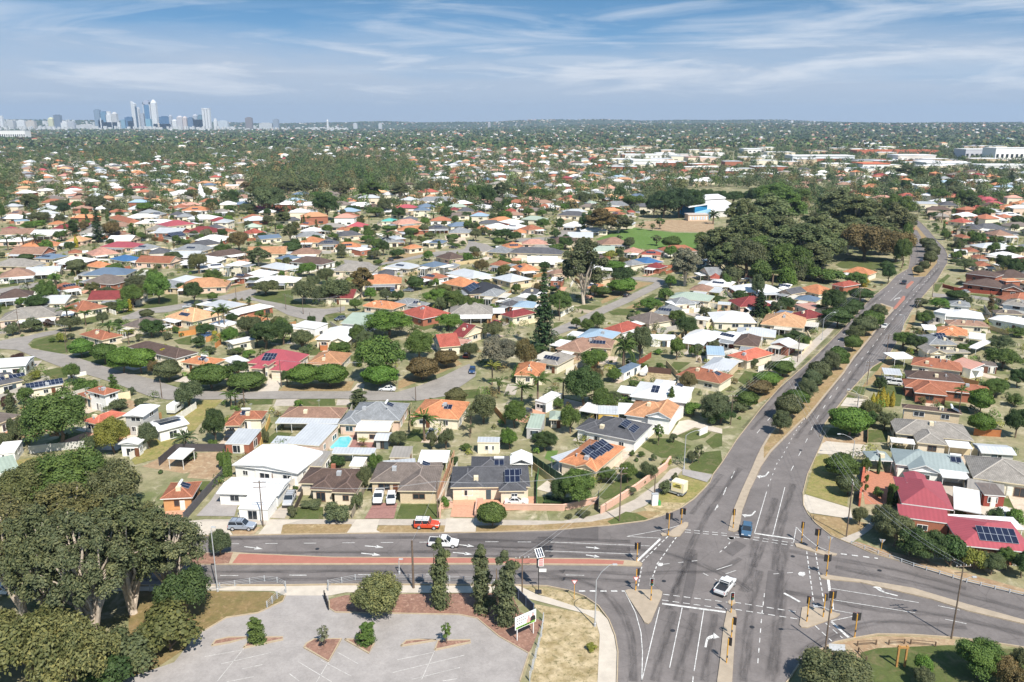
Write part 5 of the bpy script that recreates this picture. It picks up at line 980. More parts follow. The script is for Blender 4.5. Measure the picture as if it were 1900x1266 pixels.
def mk_pencil(v):     # dense clipped cypress, 1.2 wide 6 high
    n = 1800; z = RNG.uniform(0,6,n); a = RNG.uniform(0,6.283,n); r = .58*np.minimum(1,(6.05-z)/2.6)*np.minimum(1,(z+.6)/1.2)*RNG.uniform(.8,1.05,n); d = np.stack([np.cos(a),np.sin(a),np.full(n,.4)],1)
    proto('pencil', leaf_mesh('crown', np.stack([r*np.cos(a),r*np.sin(a),z],1), d+RNG.normal(size=(n,3))*.4, RNG.uniform(.08,.16,n), .5+RNG.normal(size=n)*.2, 1.6, upright=.7), trunk_mesh('trunk', 1.0, .1, [], 'bark'), 6.0, 1.2)
def mk_norfolk(v):    # tiered conifer, 7 wide 16 high
    P_, N_, R_ = [], [], []; mb = MB(); mb.path([(0,0,-.2),(0,0,8),(0,0,15.8)],[.32,.2,.04],7)
    for t_, z in enumerate(np.arange(1.4,15.6,.78)):
        R0 = 3.6*(1-(z/16.2))**.8; nb = 9
        for k in range(nb):
            a = 2*math.pi*(k + .5*(t_ % 2))/nb + RNG.normal()*.15; L = R0*RNG.uniform(.75,1.1); m = max(12, int(34*L/3.5*1.6)); s = RNG.uniform(.15,1,m)*L
            P_.append(np.stack([s*math.cos(a)+RNG.normal(size=m)*.16, s*math.sin(a)+RNG.normal(size=m)*.16, z + s*.06 + RNG.normal(size=m)*.13],1)); N_.append(np.tile([math.cos(a)*.4,math.sin(a)*.4,1.0],(m,1)) + RNG.normal(size=(m,3))*.5); R_.append(np.full(m, RNG.uniform(.3,.7)) + RNG.normal(size=m)*.15)
            if L > .8: mb.tube((0,0,z),(L*.8*math.cos(a),L*.8*math.sin(a),z+L*.05),.05,.02,4)
    P_ = np.concatenate(P_); proto('norfolk', leaf_mesh('crown', P_, np.concatenate(N_), RNG.uniform(.12,.26,len(P_)), np.concatenate(R_), 1.3), mb.mesh('trunk', M['bark'], True), 16.0, 7.2)
def mk_palm(v, date=False):   # feather palm
    Ht = 3.2 if date else 7.0; nf = 34 if date else 20; Lf = 2.7 if date else 2.3; P_, N_, R_, S_l = [], [], [], []
    for k in range(nf):
        a = RNG.uniform(0,6.283); e0 = RNG.uniform(-.15,1.25) if not date else RNG.uniform(-.2,1.3); n = 26; pos = np.array([0,0,Ht]); tone = RNG.uniform(.3,.75); el = e0
        for i in range(n):
            s = i/n; el = e0 - 1.9*s*s; step = Lf/n*1.25; dr = np.array([math.cos(a)*math.cos(el),math.sin(a)*math.cos(el),math.sin(el)]); pos = pos + dr*step; side = np.array([-math.sin(a),math.cos(a),0])
            for sg in (-1,1):
                w = .34*math.sin(math.pi*min(1,(s*.9+.12))); P_.append(pos + side*sg*w*.6 - np.array([0,0,w*.45])); N_.append(np.array([0,0,1.0])+side*sg*.8+RNG.normal(size=3)*.2); R_.append(tone+RNG.normal()*.1); S_l.append(max(.07,w*.62))
    P_ = np.array(P_); mb = MB(); r = .3 if date else .16; mb.path([(0,0,-.2),(.05,.02,Ht*.5),(0,0,Ht+.1)],[r*1.2,r,r*.95],8)
    for q in range(6): mb.lathe([(r*1.0,Ht*(q+.5)/6.5),(r*1.25,Ht*(q+.5)/6.5+.05),(r*1.0,Ht*(q+.5)/6.5+.1)],8)
    proto('datepalm' if date else 'palm', leaf_mesh('crown', P_, np.array(N_), np.array(S_l), np.array(R_), .8), mb.mesh('trunk', M['bark'], True), Ht + 1.6, 4.6 if not date else 5.2)
def mk_thin(v):       # sparse sapling, 2.4 wide 4 high
    cc = clumps(11, (.9,.9,1.3), (0,0,2.6), low=-.8); cr = RNG.uniform(.3,.5,len(cc)); P_, N_, R_ = fill_clumps(cc, cr, 60, .15, .3, drop=.4)
    proto('thin', leaf_mesh('crown', P_, N_, RNG.uniform(.06,.13,len(P_)), R_, 1.4), trunk_mesh('trunk', 2.8, .06, [limb_to(c, .8, .03) for c in cc[:7]], 'bark'), 4.1, 2.4)
def mk_hedge(v):      # clipped hedge block 4 x 1 x 1.2
    n = 2400; p = np.stack([RNG.uniform(-2,2,n),RNG.uniform(-.5,.5,n),RNG.uniform(0,1.2,n)],1); f = RNG.integers(0,4,n); d = np.zeros((n,3))
    for i, (ax, val, nr) in enumerate(((1,-.5,(0,-1,.2)),(2,1.2,(0,0,1)),(1,.5,(0,1,.2)),(2,1.17,(0,0,1)))): p[f==i,ax] = val + RNG.normal(size=(f==i).sum())*.05; d[f==i] = nr
    proto('hedge', leaf_mesh('crown', p, d+RNG.normal(size=(n,3))*.4, RNG.uniform(.08,.15,n), .5+RNG.normal(size=n)*.18), trunk_mesh('trunk', .8, .08, [], 'bark'), 1.25, 4.0)
for v in range(3): mk_broad(v); mk_bush(v); mk_olive(v); mk_gum(v)
for v in range(2): mk_round(v); mk_column(v); mk_palm(v); mk_gum(v, True)
mk_pencil(0); mk_norfolk(0); mk_palm(0, True); mk_thin(0); mk_hedge(0)
FC = dict(g=(.082,.125,.034), d=(.052,.085,.030), b=(.095,.165,.035), o=(.115,.118,.052), y=(.19,.20,.045), gr=(.165,.165,.125), br=(.135,.105,.05), gg=(.092,.116,.060), k=(.040,.068,.030), yy=(.32,.27,.04), mr=(.075,.04,.035), p=(.105,.115,.042), ol=(.098,.112,.058), lv=(.135,.138,.06), gv=(.114,.138,.066))
FC = {k: tuple(min(.6, c*f) for c, f in zip(v, (1.16,1.18,1.08))) for k, v in FC.items()}
FW = dict(g='green', d='dark green', b='bright green', o='olive green', y='yellow green', gr='silvery grey', br='bronze brown', gg='grey green', k='blackish green', yy='golden yellow', mr='maroon leaved', p='mid green', ol='dull green', lv='khaki green', gv='olive grey')
KW = dict(round='clipped tree', broad='spreading tree', bush='shrub', olive='drooping tree', gum='gum tree', biggum='paperbark tree', column='narrow tree', pencil='pencil cypress', norfolk='tiered conifer', palm='feather palm', datepalm='stout date palm', thin='thin sapling', hedge='clipped hedge')
KN = dict(round='street_tree', broad='broad_tree', bush='shrub', olive='drooping_tree', gum='gum_tree', biggum='paperbark_tree', column='columnar_tree', pencil='cypress', norfolk='conifer', palm='palm_tree', datepalm='date_palm', thin='sapling', hedge='hedge')
TREES = []; PCOUNT = {}
def tree_at(kind, x, y, hgt, wid, col='g', label=None, group=None, rz=None):
    vs = PROTO[kind]; i = PCOUNT.get(kind, 0); PCOUNT[kind] = i + 1; lm, tm, ph, pw, bark = vs[i % len(vs)]
    e = empty(KN[kind], (x, y, hz(x, y)), rr.uniform(0, 6.28) if rz is None else rz); v = rr.uniform(.88, 1.12); c = tuple(q*v*rr.uniform(.95,1.05) for q in FC[col])
    sc = (wid/pw, wid/pw if kind != 'hedge' else 1.0, hgt/ph)
    link('crown', lm, e, c, scale=sc); link('trunk', tm, e, scale=sc)
    px = proj(x, y, hgt*.6); tag(e, label, 'tree' if kind not in ('bush','hedge','palm','datepalm') else ('shrub' if kind == 'bush' else ('hedge' if kind == 'hedge' else 'palm')), group)
    TREES.append(dict(o=e, x=x, y=y, r=wid/2, kind=kind, col=col, px=px, lab=label)); return e
def tree_px(c, x, yt, yb, wpx, kind, col='g', label=None, group='trees and shrubs of the suburb', rz=None):
    bx, by = P(c, x, yb); _, ty = P(c, x, yt); g = G(bx, by); wid = wpx*CROP[c][2] * (g.y*CP + H*SP) / F
    h = max(.5, height_at(bx, ty, g.y + wid*.12)); return tree_at(kind, g.x, g.y, h, wid, col, label, group, rz)
# ---------------------------------------------------------------- paperbark clump at lower left
PG = 'paperbarks at the lower left'
for x, yt, yb, w, k, col, lab in ((178,922,1196,185,'biggum','ol','tall paperbark with pale leaning trunk at the car park edge'), (108,912,1180,170,'biggum','ol','paperbark with twin pale trunks left of the leaning one'), (45,898,1142,180,'biggum','o','paperbark at the left edge leaning over the road'), (248,895,1138,190,'biggum','ol','paperbark with white forked limbs in the middle of the clump'), (322,925,1120,160,'biggum','ol','rightmost paperbark beside the white lamp post'), (140,872,1092,190,'biggum','o','rearmost tall paperbark topping the clump'), (-20,905,1105,160,'biggum','ol','paperbark cut off by the left frame edge behind the others'), (252,905,1085,160,'biggum','o','paperbark overhanging the near traffic lane'),
        (60,1112,1262,190,'olive','lv','khaki bushy tree at the bottom left corner'), (150,1138,1290,170,'olive','lv','khaki bushy tree cut off by the bottom edge'), (-20,1120,1240,150,'olive','lv','khaki tree touching the left frame edge'), (240,1155,1240,130,'bush','ol','green shrub under the leaning paperbark'), (318,1110,1205,140,'bush','p','green shrub at the kerb of the car park'), (345,1040,1150,110,'olive','d','dark bushy tree right side of the paperbark clump'), (205,1185,1275,120,'bush','d','low dark shrub at bottom edge beside car park'),
        (140,830,945,160,'broad','g','green spreading tree behind the paperbarks across the road'), (215,850,950,110,'olive','ol','dull green tree behind the paperbarks beside the lane'), (70,850,960,120,'broad','o','olive tree at left behind the paperbarks')):
    tree_px('f', x, yt, yb, w, k, col, lab, PG)
ST = 'trees and shrubs around the intersection'
for c, x, yt, yb, w, k, col, lab in (('c2',1300,425,825,98,'column','ol','tallest narrow tree standing before the white utility on the road'), ('c2',1525,470,838,112,'column','ol','middle narrow dark tree of three by the car park'), ('c2',1655,492,915,122,'column','gg','blue green narrow tree nearest the billboard'), ('c2',960,640,850,330,'olive','lv','wide wispy olive shrub in the mulch bed beside the footpath'),
        ('c2',292,868,1022,85,'column','g','bright narrow tree on the leftmost car park island'), ('c2',655,918,1048,85,'thin','gr','thin greyish sapling on the diamond shaped island'), ('c2',890,897,1028,85,'column','g','small narrow tree on the right half of the split island'), ('c2',1330,902,1032,75,'thin','g','thin dark sapling on the rightmost car park island'),
        ('c2',1582,248,378,150,'round','g','round clipped tree on the verge before the black tiled house'), ('c2',90,390,540,140,'olive','gg','grey green small tree on the median at left'), ('c3',600,1040,1085,80,'bush','y','low yellowish bush on the sandy verge'), ('c4',760,1110,1330,480,'olive','ol','large olive bushy tree at the bottom edge by the corner'), ('c4',1245,1100,1245,130,'bush','b','bright upright shrub on the lower right lawn'), ('c4',1255,1180,1300,140,'olive','ol','dull green bush below the bright upright shrub'), ('c4',1560,1010,1240,320,'broad','g','large round dark tree at the lower right'), ('c4',1740,1120,1330,220,'olive','br','bronze tree at the bottom right corner'), ('c4',1800,1060,1200,130,'olive','ol','olive tree at right edge beside the large round tree'),
        ('c6',940,598,830,300,'broad','g','large dark tree in the garden of the orange corner house'), ('c6',850,640,820,170,'broad','d','darker tree left half of the corner garden'), ('c6',1150,585,690,150,'broad','g','tree close to front wall of the orange corner house'), ('c6',1280,552,690,145,'olive','g','soft green tree right of the orange corner house'), ('c6',1420,542,665,130,'olive','gg','grey green tree inside the brick boundary wall'), ('c6',1590,612,680,56,'bush','ol','small bush beside the footpath above the trailer'), ('c6',1522,665,765,95,'bush','ol','bush beside the parked truck on the verge'), ('c6',745,352,480,165,'broad','d','rounded dark tree behind the black tiled house'), ('c6',512,342,472,130,'broad','b','bright tree behind the white garden shed'), ('c6',1745,425,560,75,'thin','ol','open young tree on the verge lawn'), ('c6',1705,478,560,90,'olive','ol','small tree on the verge lawn next to the lamp'), ('c6',1480,302,445,85,'thin','g','thin tree before the charcoal hip roof'), ('c6',1580,362,430,70,'bush','gg','round grey green shrub near the white front wall'),
        ('c6',1312,470,512,48,'bush','g','first clipped ball shrub along the lawn'), ('c6',1370,478,522,60,'bush','g','second ball shrub along the lawn'), ('c6',1450,498,545,55,'bush','gg','third ball shrub along the lawn'), ('c6',1540,525,575,75,'bush','y','yellow tinged shrub at the garden gate'), ('c6',900,890,925,60,'bush','ol','spiky shrub outside the brick wall'), ('c6',990,865,905,120,'bush','ol','row of wispy shrubs outside the brick wall'), ('c6',90,770,850,80,'bush','b','small bright shrub at brick gate pillar'), ('c6',1380,660,700,60,'bush','ol','shrub on the slope inside the wall'), ('c6',1300,710,770,110,'bush','gg','silvery shrubs on the slope inside the wall'),
        ('c7',615,195,388,245,'round','b','big bright clipped tree right of the main road'), ('c7',560,505,655,205,'round','g','large tree on the verge opposite the blue car'), ('c7',605,640,770,140,'round','ol','smaller tree below the large verge tree'), ('c7',680,838,968,112,'olive','ol','small olive tree on the dry corner verge'),
        ('c7',830,825,960,150,'olive','ol','olive bush at the upper end of the corner hedge'), ('c7',850,828,1018,207.4,'bush','ol','dull bush in the corner hedge'), ('c7',905,868,1103,268.4,'broad','ol','tall olive part of the corner hedge'), ('c7',1010,948,1168,256.2,'bush','d','dark bush in the corner hedge'), ('c7',1130,993,1203,317.2,'broad','d','wide dark bush in the middle of the corner hedge'), ('c7',1270,1018,1238,256.2,'bush','d','dark bush before the red roof in the corner hedge'), ('c7',1430,1073,1258,195.2,'bush','y','yellow green shrub at the end of the corner hedge'), ('c7',1540,1140,1290,180,'broad','gg','grey green tree below the red roof at right'), ('c7',1640,1105,1255,160,'broad','g','green tree below the solar panels at right edge'), ('c7',1740,1130,1310,150,'broad','d','dark tree at right frame edge below the red roof'), ('c7',1560,842,965,135,'bush','d','dark bush right of the white patio roof'), ('c7',1695,850,970,150,'bush','b','brighter bush at right edge above the red solar roof'),
        ('c7',768,102,192,28,'pencil','yy','first golden cypress from left in the row'), ('c7',796,96,190,28,'pencil','yy','second golden cypress from left in the row'), ('c7',829,66,192,42,'pencil','yy','tallest golden cypress in the middle of the row'), ('c7',860,98,192,28,'pencil','yy','fourth golden cypress from left in the row'), ('c7',894,92,192,32,'pencil','yy','last golden cypress at the right of the row'),
        ('c7',815,0,68,80,'bush','gg','dark grey green shrub above the golden cypresses'), ('c7',762,216,325,115,'broad','d','dark tree beside the big bright clipped tree'), ('c7',845,222,342,130,'olive','ol','bronze olive tree before the two storey brown house'), ('c7',1465,78,240,140,'round','b','upper of two bright round trees right of the brown house'), ('c7',1470,236,372,145,'round','b','lower of two bright round trees right of the brown house'), ('c7',1700,190,395,170,'broad','d','large dark tree at right frame edge'), ('c7',1575,5,115,150,'broad','g','green tree right of the long terracotta roof'), ('c7',1690,102,192,120,'bush','g','leafy bush at right edge above the white pavilion'), ('c7',985,570,640,55,'bush','d','clipped shrub beside the pavilion'), ('c7',725,522,625,75,'broad','g','small green tree beside the pavilion'), ('c7',805,515,632,20,'pencil','d','slim dark cypress before the pavilion'), ('c7',800,702,785,80,'bush','g','ball topiary in the paved garden'), ('c7',892,712,840,55,'hedge','g','square clipped hedge in the paved garden'), ('c7',728,630,692,36,'bush','g','upper clipped bush along the red wall'), ('c7',726,692,752,36,'bush','g','lower clipped bush along the red wall'), ('c7',985,250,290,60,'bush','g','shrub under the arched porch')):
    tree_px(c, x, yt, yb, w, k, col, lab, ST)
for i, (x, yt, yb, w, col) in enumerate(((470,885,1035,120,'ol'), (515,800,945,130,'ol'), (560,770,870,120,'g'), (622,700,835,125,'ol'), (650,655,765,90,'gg'), (692,600,750,115,'ol'), (752,535,695,110,'ol'), (795,522,655,110,'g'), (888,450,548,82,'g'), (908,385,492,115,'ol'), (962,340,455,120,'ol'), (1000,305,415,110,'g'), (1040,265,362,100,'ol'))):
    tree_px('d3', x, yt, yb, w*1.14, 'round' if i % 3 else 'broad', col, ['nearest tree of the median row, close to the intersection','second tree from the near end of the median row','third tree from the near end of the median row','fourth tree from the near end of the median row','thin grey green tree, fifth in the median row','sixth tree from the near end of the median row','seventh median tree, left of a pair before the gap','eighth median tree, right of a pair before the gap','lone small tree at the near end of the far median group','second tree of the far median group','third tree of the far median group','fourth tree of the far median group','farthest tree of the median row before the red paving'][i], 'trees on the main road median')
for i, (x, yt, yb, w) in enumerate(((1275,865,925,50), (1310,835,905,55), (1345,780,870,70), (1355,740,830,75), (1340,708,790,75), (1315,700,760,60), (1215,568,625,45), (1248,602,640,38))):
    tree_px('d7', x, yt, yb, w, 'round', 'ol', None, 'trees on the curved far median')
# ---------------------------------------------------------------- clipped trees along the curved local road etc.
TL_ = """
c8 580 112 238 140 round b;c8 745 142 288 148 round g;c8 872 168 352 160 round b;c8 1000 172 356 165 round b;c8 1190 266 408 155 round ol;c8 1088 255 372 80 olive br;c8 1495 286 462 240 round g;c8 1680 258 385 150 broad d;c8 1740 350 462 220 round g;d1 505 475 592 85 broad d;d1 630 442 602 185 round b;d1 815 442 602 195 round b;d1 1165 442 612 205 round b;d1 1465 397 552 190 round br;d1 1630 340 462 145 round br
c8 1335 395 595 205 olive gg;c8 430 462 890 440 broad g;c8 150 640 885 140 olive ol;c8 810 650 915 235 broad y;c8 672 780 908 130 olive gg;c8 830 522 612 170 bush gg;c8 1000 522 585 115 bush ol;c8 1055 690 885 135 olive gg;c8 1310 762 885 155 datepalm gg;c8 600 370 475 190 bush g;c8 1525 590 845 135 broad d;c8 1632 472 590 125 palm g;c8 1725 412 585 95 palm g;c8 130 205 268 105 bush mr;c8 190 442 565 130 bush g;c8 350 412 485 140 bush g;c8 60 752 885 170 olive ol;c8 250 330 395 90 bush y;c8 1590 905 960 110 bush g;c8 1340 900 960 110 bush ol;c8 930 442 510 60 bush gg;c8 60 500 600 110 bush mr;c8 1150 170 262 60 column yy;c8 1205 205 262 50 column yy;c8 960 880 930 60 bush g
d1 1220 52 250 320 broad b;d1 1160 232 565 360 olive g;d1 1440 192 405 220 broad g;d1 350 122 335 200 broad d;d1 260 92 245 160 olive gg;d1 480 112 305 160 olive d;d1 620 192 335 170 olive ol;d1 1000 157 310 130 broad g;d1 880 282 358 190 bush g;d1 1640 77 200 190 broad b;d1 765 106 175 42 norfolk d;d1 1010 600 745 105 column ol;d1 585 692 735 55 bush b;d1 315 42 95 75 bush g;d1 680 100 150 70 bush d;d1 240 335 400 110 bush b;d1 150 310 370 120 bush ol
d2 290 302 545 250 broad gr;d2 480 322 565 160 olive br;d2 240 210 335 170 olive ol;a4 450 205 1095 270 norfolk k;a4 620 450 725 260 broad g;d2 890 522 815 280 broad d;d2 960 402 560 200 olive g;d2 1280 222 485 165 olive gg;d2 1165 310 560 155 datepalm g;d2 560 570 835 175 palm g;d2 740 602 775 135 palm g;d2 240 492 665 120 palm y;d2 450 642 805 155 palm g;d2 290 612 720 150 palm g;d2 790 792 1005 150 olive g;d2 400 762 965 175 broad g;d2 180 722 935 200 olive ol;d2 90 842 1000 100 palm ol;d2 610 1000 1068 175 broad d;d2 1240 742 805 175 bush d;d2 1090 702 795 115 olive gg;d2 1500 667 835 105 norfolk g;d2 1660 780 875 165 bush b;d2 1850 792 935 200 olive d;d2 1600 172 325 165 broad d;d2 1540 322 485 115 olive g;d2 1655 355 470 60 bush g;d2 1740 102 185 112 bush ol;d2 830 182 272 75 broad g;d2 910 192 292 112 broad g;d2 980 142 275 112 broad g;d2 1690 362 470 80 bush gg;d2 1310 500 540 60 bush g;d2 1420 500 545 70 bush g;d2 690 318 395 75 bush ol;d2 1100 540 640 120 broad g;d2 1240 615 680 70 bush g;d2 700 745 830 110 bush g;d2 340 960 1064 90 broad g;d2 580 380 440 120 bush d;d2 80 350 480 130 olive ol;d2 1410 400 445 70 bush b;d2 1800 340 420 90 bush ol;d2 1560 560 590 40 bush g
c5 75 132 395 155 broad d;c5 1550 152 375 195 palm g;c5 1365 292 408 135 olive gg;c5 930 272 338 46 bush d;c5 940 472 558 135 bush d;c5 220 22 125 120 palm g;c5 150 432 628 34 pencil g;c5 180 428 622 28 pencil g;c5 115 442 580 60 bush g;c5 1210 452 605 105 broad g;c5 1130 542 725 115 olive ol;c5 1080 702 855 85 bush ol;c5 620 822 905 85 bush ol;c5 750 787 838 175 bush ol;c5 930 782 935 195 bush gg;c5 1050 802 862 75 bush ol;c5 1600 300 430 90 bush ol;c5 1700 270 430 120 olive ol;c5 1870 250 350 80 palm ol;c5 1120 350 410 80 palm y;c5 1840 380 440 90 bush g;c5 1760 480 540 70 bush d;c5 320 845 905 90 bush g;c5 430 260 390 60 bush ol;c5 1690 760 830 55 bush b;c5 660 80 135 70 bush b;c5 640 680 720 40 bush g;c5 60 360 420 90 bush g
d3 480 602 692 112 round g;d3 390 667 748 135 round b;d3 345 717 792 130 round br;d3 260 777 885 115 round g;d3 85 780 965 185 broad gg;d3 55 890 970 130 bush d;d3 230 820 900 110 bush gg;d3 800 290 402 145 round d;d3 850 270 345 110 round d;d3 895 242 325 92 round d;d3 770 172 345 155 broad d;d3 940 172 252 112 round d;d3 910 72 172 125 broad g;d3 500 222 302 98 broad d;d3 345 172 338 120 norfolk k;d3 380 270 338 62 bush g;d3 545 420 500 130 broad d;d3 608 442 525 75 olive g;d3 230 182 255 95 broad d;d3 1505 187 245 100 round d;d3 1400 230 302 125 broad b;d3 1305 312 395 95 broad g;d3 1290 227 288 85 bush ol;d3 1190 425 532 135 olive g;d3 1262 442 552 125 broad d;d3 1050 692 785 72 broad d;d3 1750 442 545 135 olive gg;d3 1770 522 645 205 olive g;d3 1720 702 805 155 broad g;d3 310 580 640 60 olive gg;d3 400 590 680 60 olive gg;d3 1500 550 600 80 broad d;d3 1860 640 760 110 broad d;d3 700 250 330 80 bush g;d3 1100 30 150 90 broad d;d3 960 85 165 40 column yy;d3 150 80 180 60 bush g;d3 330 80 240 80 broad gg;d3 100 215 260 110 bush d;d3 20 215 270 80 bush g;d3 1860 400 460 120 bush g;d3 1590 480 540 60 bush d
d7 110 622 905 270 gum gg;d7 60 702 905 160 broad ol;d7 280 542 825 270 gum gg;d7 330 682 925 230 broad d;d7 390 432 705 270 gum gg;d7 500 422 645 180 gum g;d7 600 602 905 310 gum gg;d7 700 542 805 230 gum gg;d7 760 692 845 160 broad ol;d7 900 442 705 270 gum gg;d7 960 602 835 240 olive br;d7 1000 562 765 270 gum gg;d7 1110 482 765 210 gum ol;d7 1140 652 845 190 olive br;d7 1150 442 605 160 broad d;d7 850 520 700 160 gum gg;d7 450 560 780 200 gum ol;d7 200 640 800 200 broad ol;d7 30 660 780 130 broad d;d7 600 800 940 150 broad k;d7 720 850 960 180 bush d;d7 150 720 935 200 gum gg;d7 260 700 950 200 broad ol;d7 400 690 935 230 gum gg;d7 520 720 960 210 broad g;d7 640 720 935 220 gum gg;d7 470 620 880 220 gum gv;d7 320 560 860 220 gum gg;d7 200 560 860 200 gum ol;d7 720 640 880 190 gum gg;d7 560 800 975 120 bush ol;d7 340 820 985 130 bush g;d7 180 830 960 120 bush ol;d7 860 600 800 200 gum gg;d7 1060 640 800 180 gum ol;d7 420 880 1000 100 palm g;d7 500 860 1000 110 bush b;d7 800 400 640 220 gum gg;d7 240 460 720 200 gum gv;d7 1200 600 800 60 bush d;d7 1180 700 880 90 broad d;d7 440 370 560 230 broad d;d7 550 400 520 150 broad d
d6 1050 42 205 180 broad k;d6 1140 22 205 170 broad k;d6 1220 22 200 130 broad d;d6 1300 32 130 120 broad d;d6 1380 40 130 120 broad d;d6 1460 42 125 110 broad d;d6 1540 45 120 100 broad d;d6 1600 20 130 120 broad d;d6 990 60 205 90 broad k;d6 680 140 302 185 gum br;d6 780 180 292 165 gum ol;d6 600 170 290 90 broad d;d6 1170 367 605 205 gum gr;d6 580 305 712 265 gum ol;d6 700 447 512 85 round b;d6 760 457 515 95 round b;d6 810 490 592 135 olive d;d6 800 565 655 120 round b;d6 840 560 630 80 round b;d6 695 605 672 72 round g;d6 890 695 762 50 thin g;d6 1095 312 388 88 round g;d6 1005 302 368 62 thin ol;d6 790 302 358 42 thin ol;d6 920 225 275 40 thin g;d6 1025 200 270 60 thin g;d6 980 235 280 40 thin g;d6 1340 160 240 60 datepalm d;d6 735 385 440 90 bush y;d6 785 380 430 50 bush d;d6 1060 610 690 110 bush g;d6 975 670 750 130 broad b;d6 470 310 390 90 broad d;d6 400 350 410 80 bush g
a1 620 272 535 145 palm g;a1 520 332 625 200 broad g;a1 410 492 675 240 broad d;a1 245 522 645 135 broad b;a1 990 362 485 150 broad o;a1 1150 412 515 190 olive ol;a1 1430 382 645 230 broad g;a1 1470 282 475 270 broad ol;a1 1700 252 595 300 broad b;a1 1320 532 695 155 bush b;a1 1385 540 680 50 column yy;a1 1180 572 682 185 olive ol;a1 830 117 292 165 round ol;a1 1235 167 292 155 round g;a1 780 232 292 34 pencil yy;a1 840 222 282 34 pencil yy;a1 285 62 165 135 round d;a1 290 167 228 155 bush d;a1 1550 77 162 135 round g;a1 1870 32 175 200 broad ol;a1 860 322 405 95 bush d;a1 730 612 805 190 palm g;a1 920 662 835 135 palm g;a1 750 722 885 240 olive ol;a1 1100 672 835 125 olive gg;a1 1000 642 725 105 bush gg;a1 1570 657 755 120 round ol;a1 1630 747 955 265 broad d;a1 1270 752 835 95 bush d;a1 140 762 935 155 bush ol;a1 350 742 895 255 bush ol;a1 520 752 855 90 bush mr;a1 1180 782 1005 195 palm g;a1 1380 862 1035 135 palm y;a1 560 945 1010 80 bush g;a1 660 890 1010 120 bush y;a1 760 910 980 120 bush ol;a1 1230 780 830 60 bush d;a1 1800 900 980 120 bush ol;a1 1100 130 170 120 bush y
a2 340 42 275 210 olive o;a2 500 222 395 190 broad g;a2 300 352 605 225 broad d;a2 145 362 480 112 olive d;a2 490 477 572 90 round g;a2 1060 332 505 280 olive ol;a2 930 307 395 140 broad ol;a2 1470 342 595 290 olive ol;a2 1640 400 600 200 olive ol;a2 1800 302 585 330 olive ol;a2 1700 202 385 190 olive ol;a2 1510 152 305 205 broad b;a2 980 -18 195 270 gum gg;a2 1325 -30 72 165 round d;a2 565 622 905 150 palm g;a2 620 592 905 130 palm g;a2 700 692 815 125 broad d;a2 990 642 735 115 bush g;a2 880 702 935 235 olive gg;a2 1060 762 1055 270 broad d;a2 1230 742 935 180 broad g;a2 1440 872 1085 210 olive ol;a2 420 802 935 200 broad d;a2 340 932 1068 175 bush d;a2 510 882 962 75 bush yy;a2 450 1022 1135 175 bush gg;a2 960 880 1050 140 broad d;a2 625 340 440 40 column y;a2 1690 740 830 60 norfolk d;a2 1540 720 800 100 bush d;a2 1780 1000 1120 120 bush g;a2 760 1040 1140 130 bush g;a2 330 560 640 110 bush gg
a3 300 362 705 310 gum br;a3 130 522 725 340 olive ol;a3 390 592 745 140 broad b;a3 560 602 752 150 olive ol;a3 680 620 752 150 olive d;a3 870 482 625 155 round d;a3 1090 490 600 90 bush b;a3 1030 512 600 60 bush d;a3 1100 602 805 310 broad b;a3 1280 602 855 260 broad g;a3 1150 692 855 160 olive gg;a3 1440 682 905 210 broad g;a3 1580 292 445 165 broad br;a3 1430 217 335 115 broad b;a3 1500 152 245 125 olive ol;a3 1760 62 165 115 round g;a3 1795 252 335 75 bush g;a3 1765 397 465 95 bush d;a3 430 192 295 160 olive ol;a3 680 182 285 185 broad d;a3 450 82 200 105 broad g;a3 1265 32 102 105 round g;a3 1290 107 168 112 bush g;a3 1380 88 152 68 bush g;a3 470 297 362 85 round g;a3 280 277 338 62 bush ol;a3 570 -10 150 160 palm g;a3 820 35 130 120 palm g;a3 230 710 850 150 olive g;a3 1550 700 880 130 broad g;a3 1700 760 840 120 bush b;a3 80 200 280 130 bush ol
"""
for ent in TL_.replace('\n', ';').split(';'):
    q = ent.split()
    if len(q) == 7: tree_px(q[0], *(float(v) for v in q[1:4]), float(q[4])*(1.3 if q[0] == 'd7' else 1.2 if q[0] == 'd6' else 1.12), q[5], {'gg':'gv','d':'g','k':'d'}.get(q[6], q[6]) if q[0] == 'd7' else q[6])
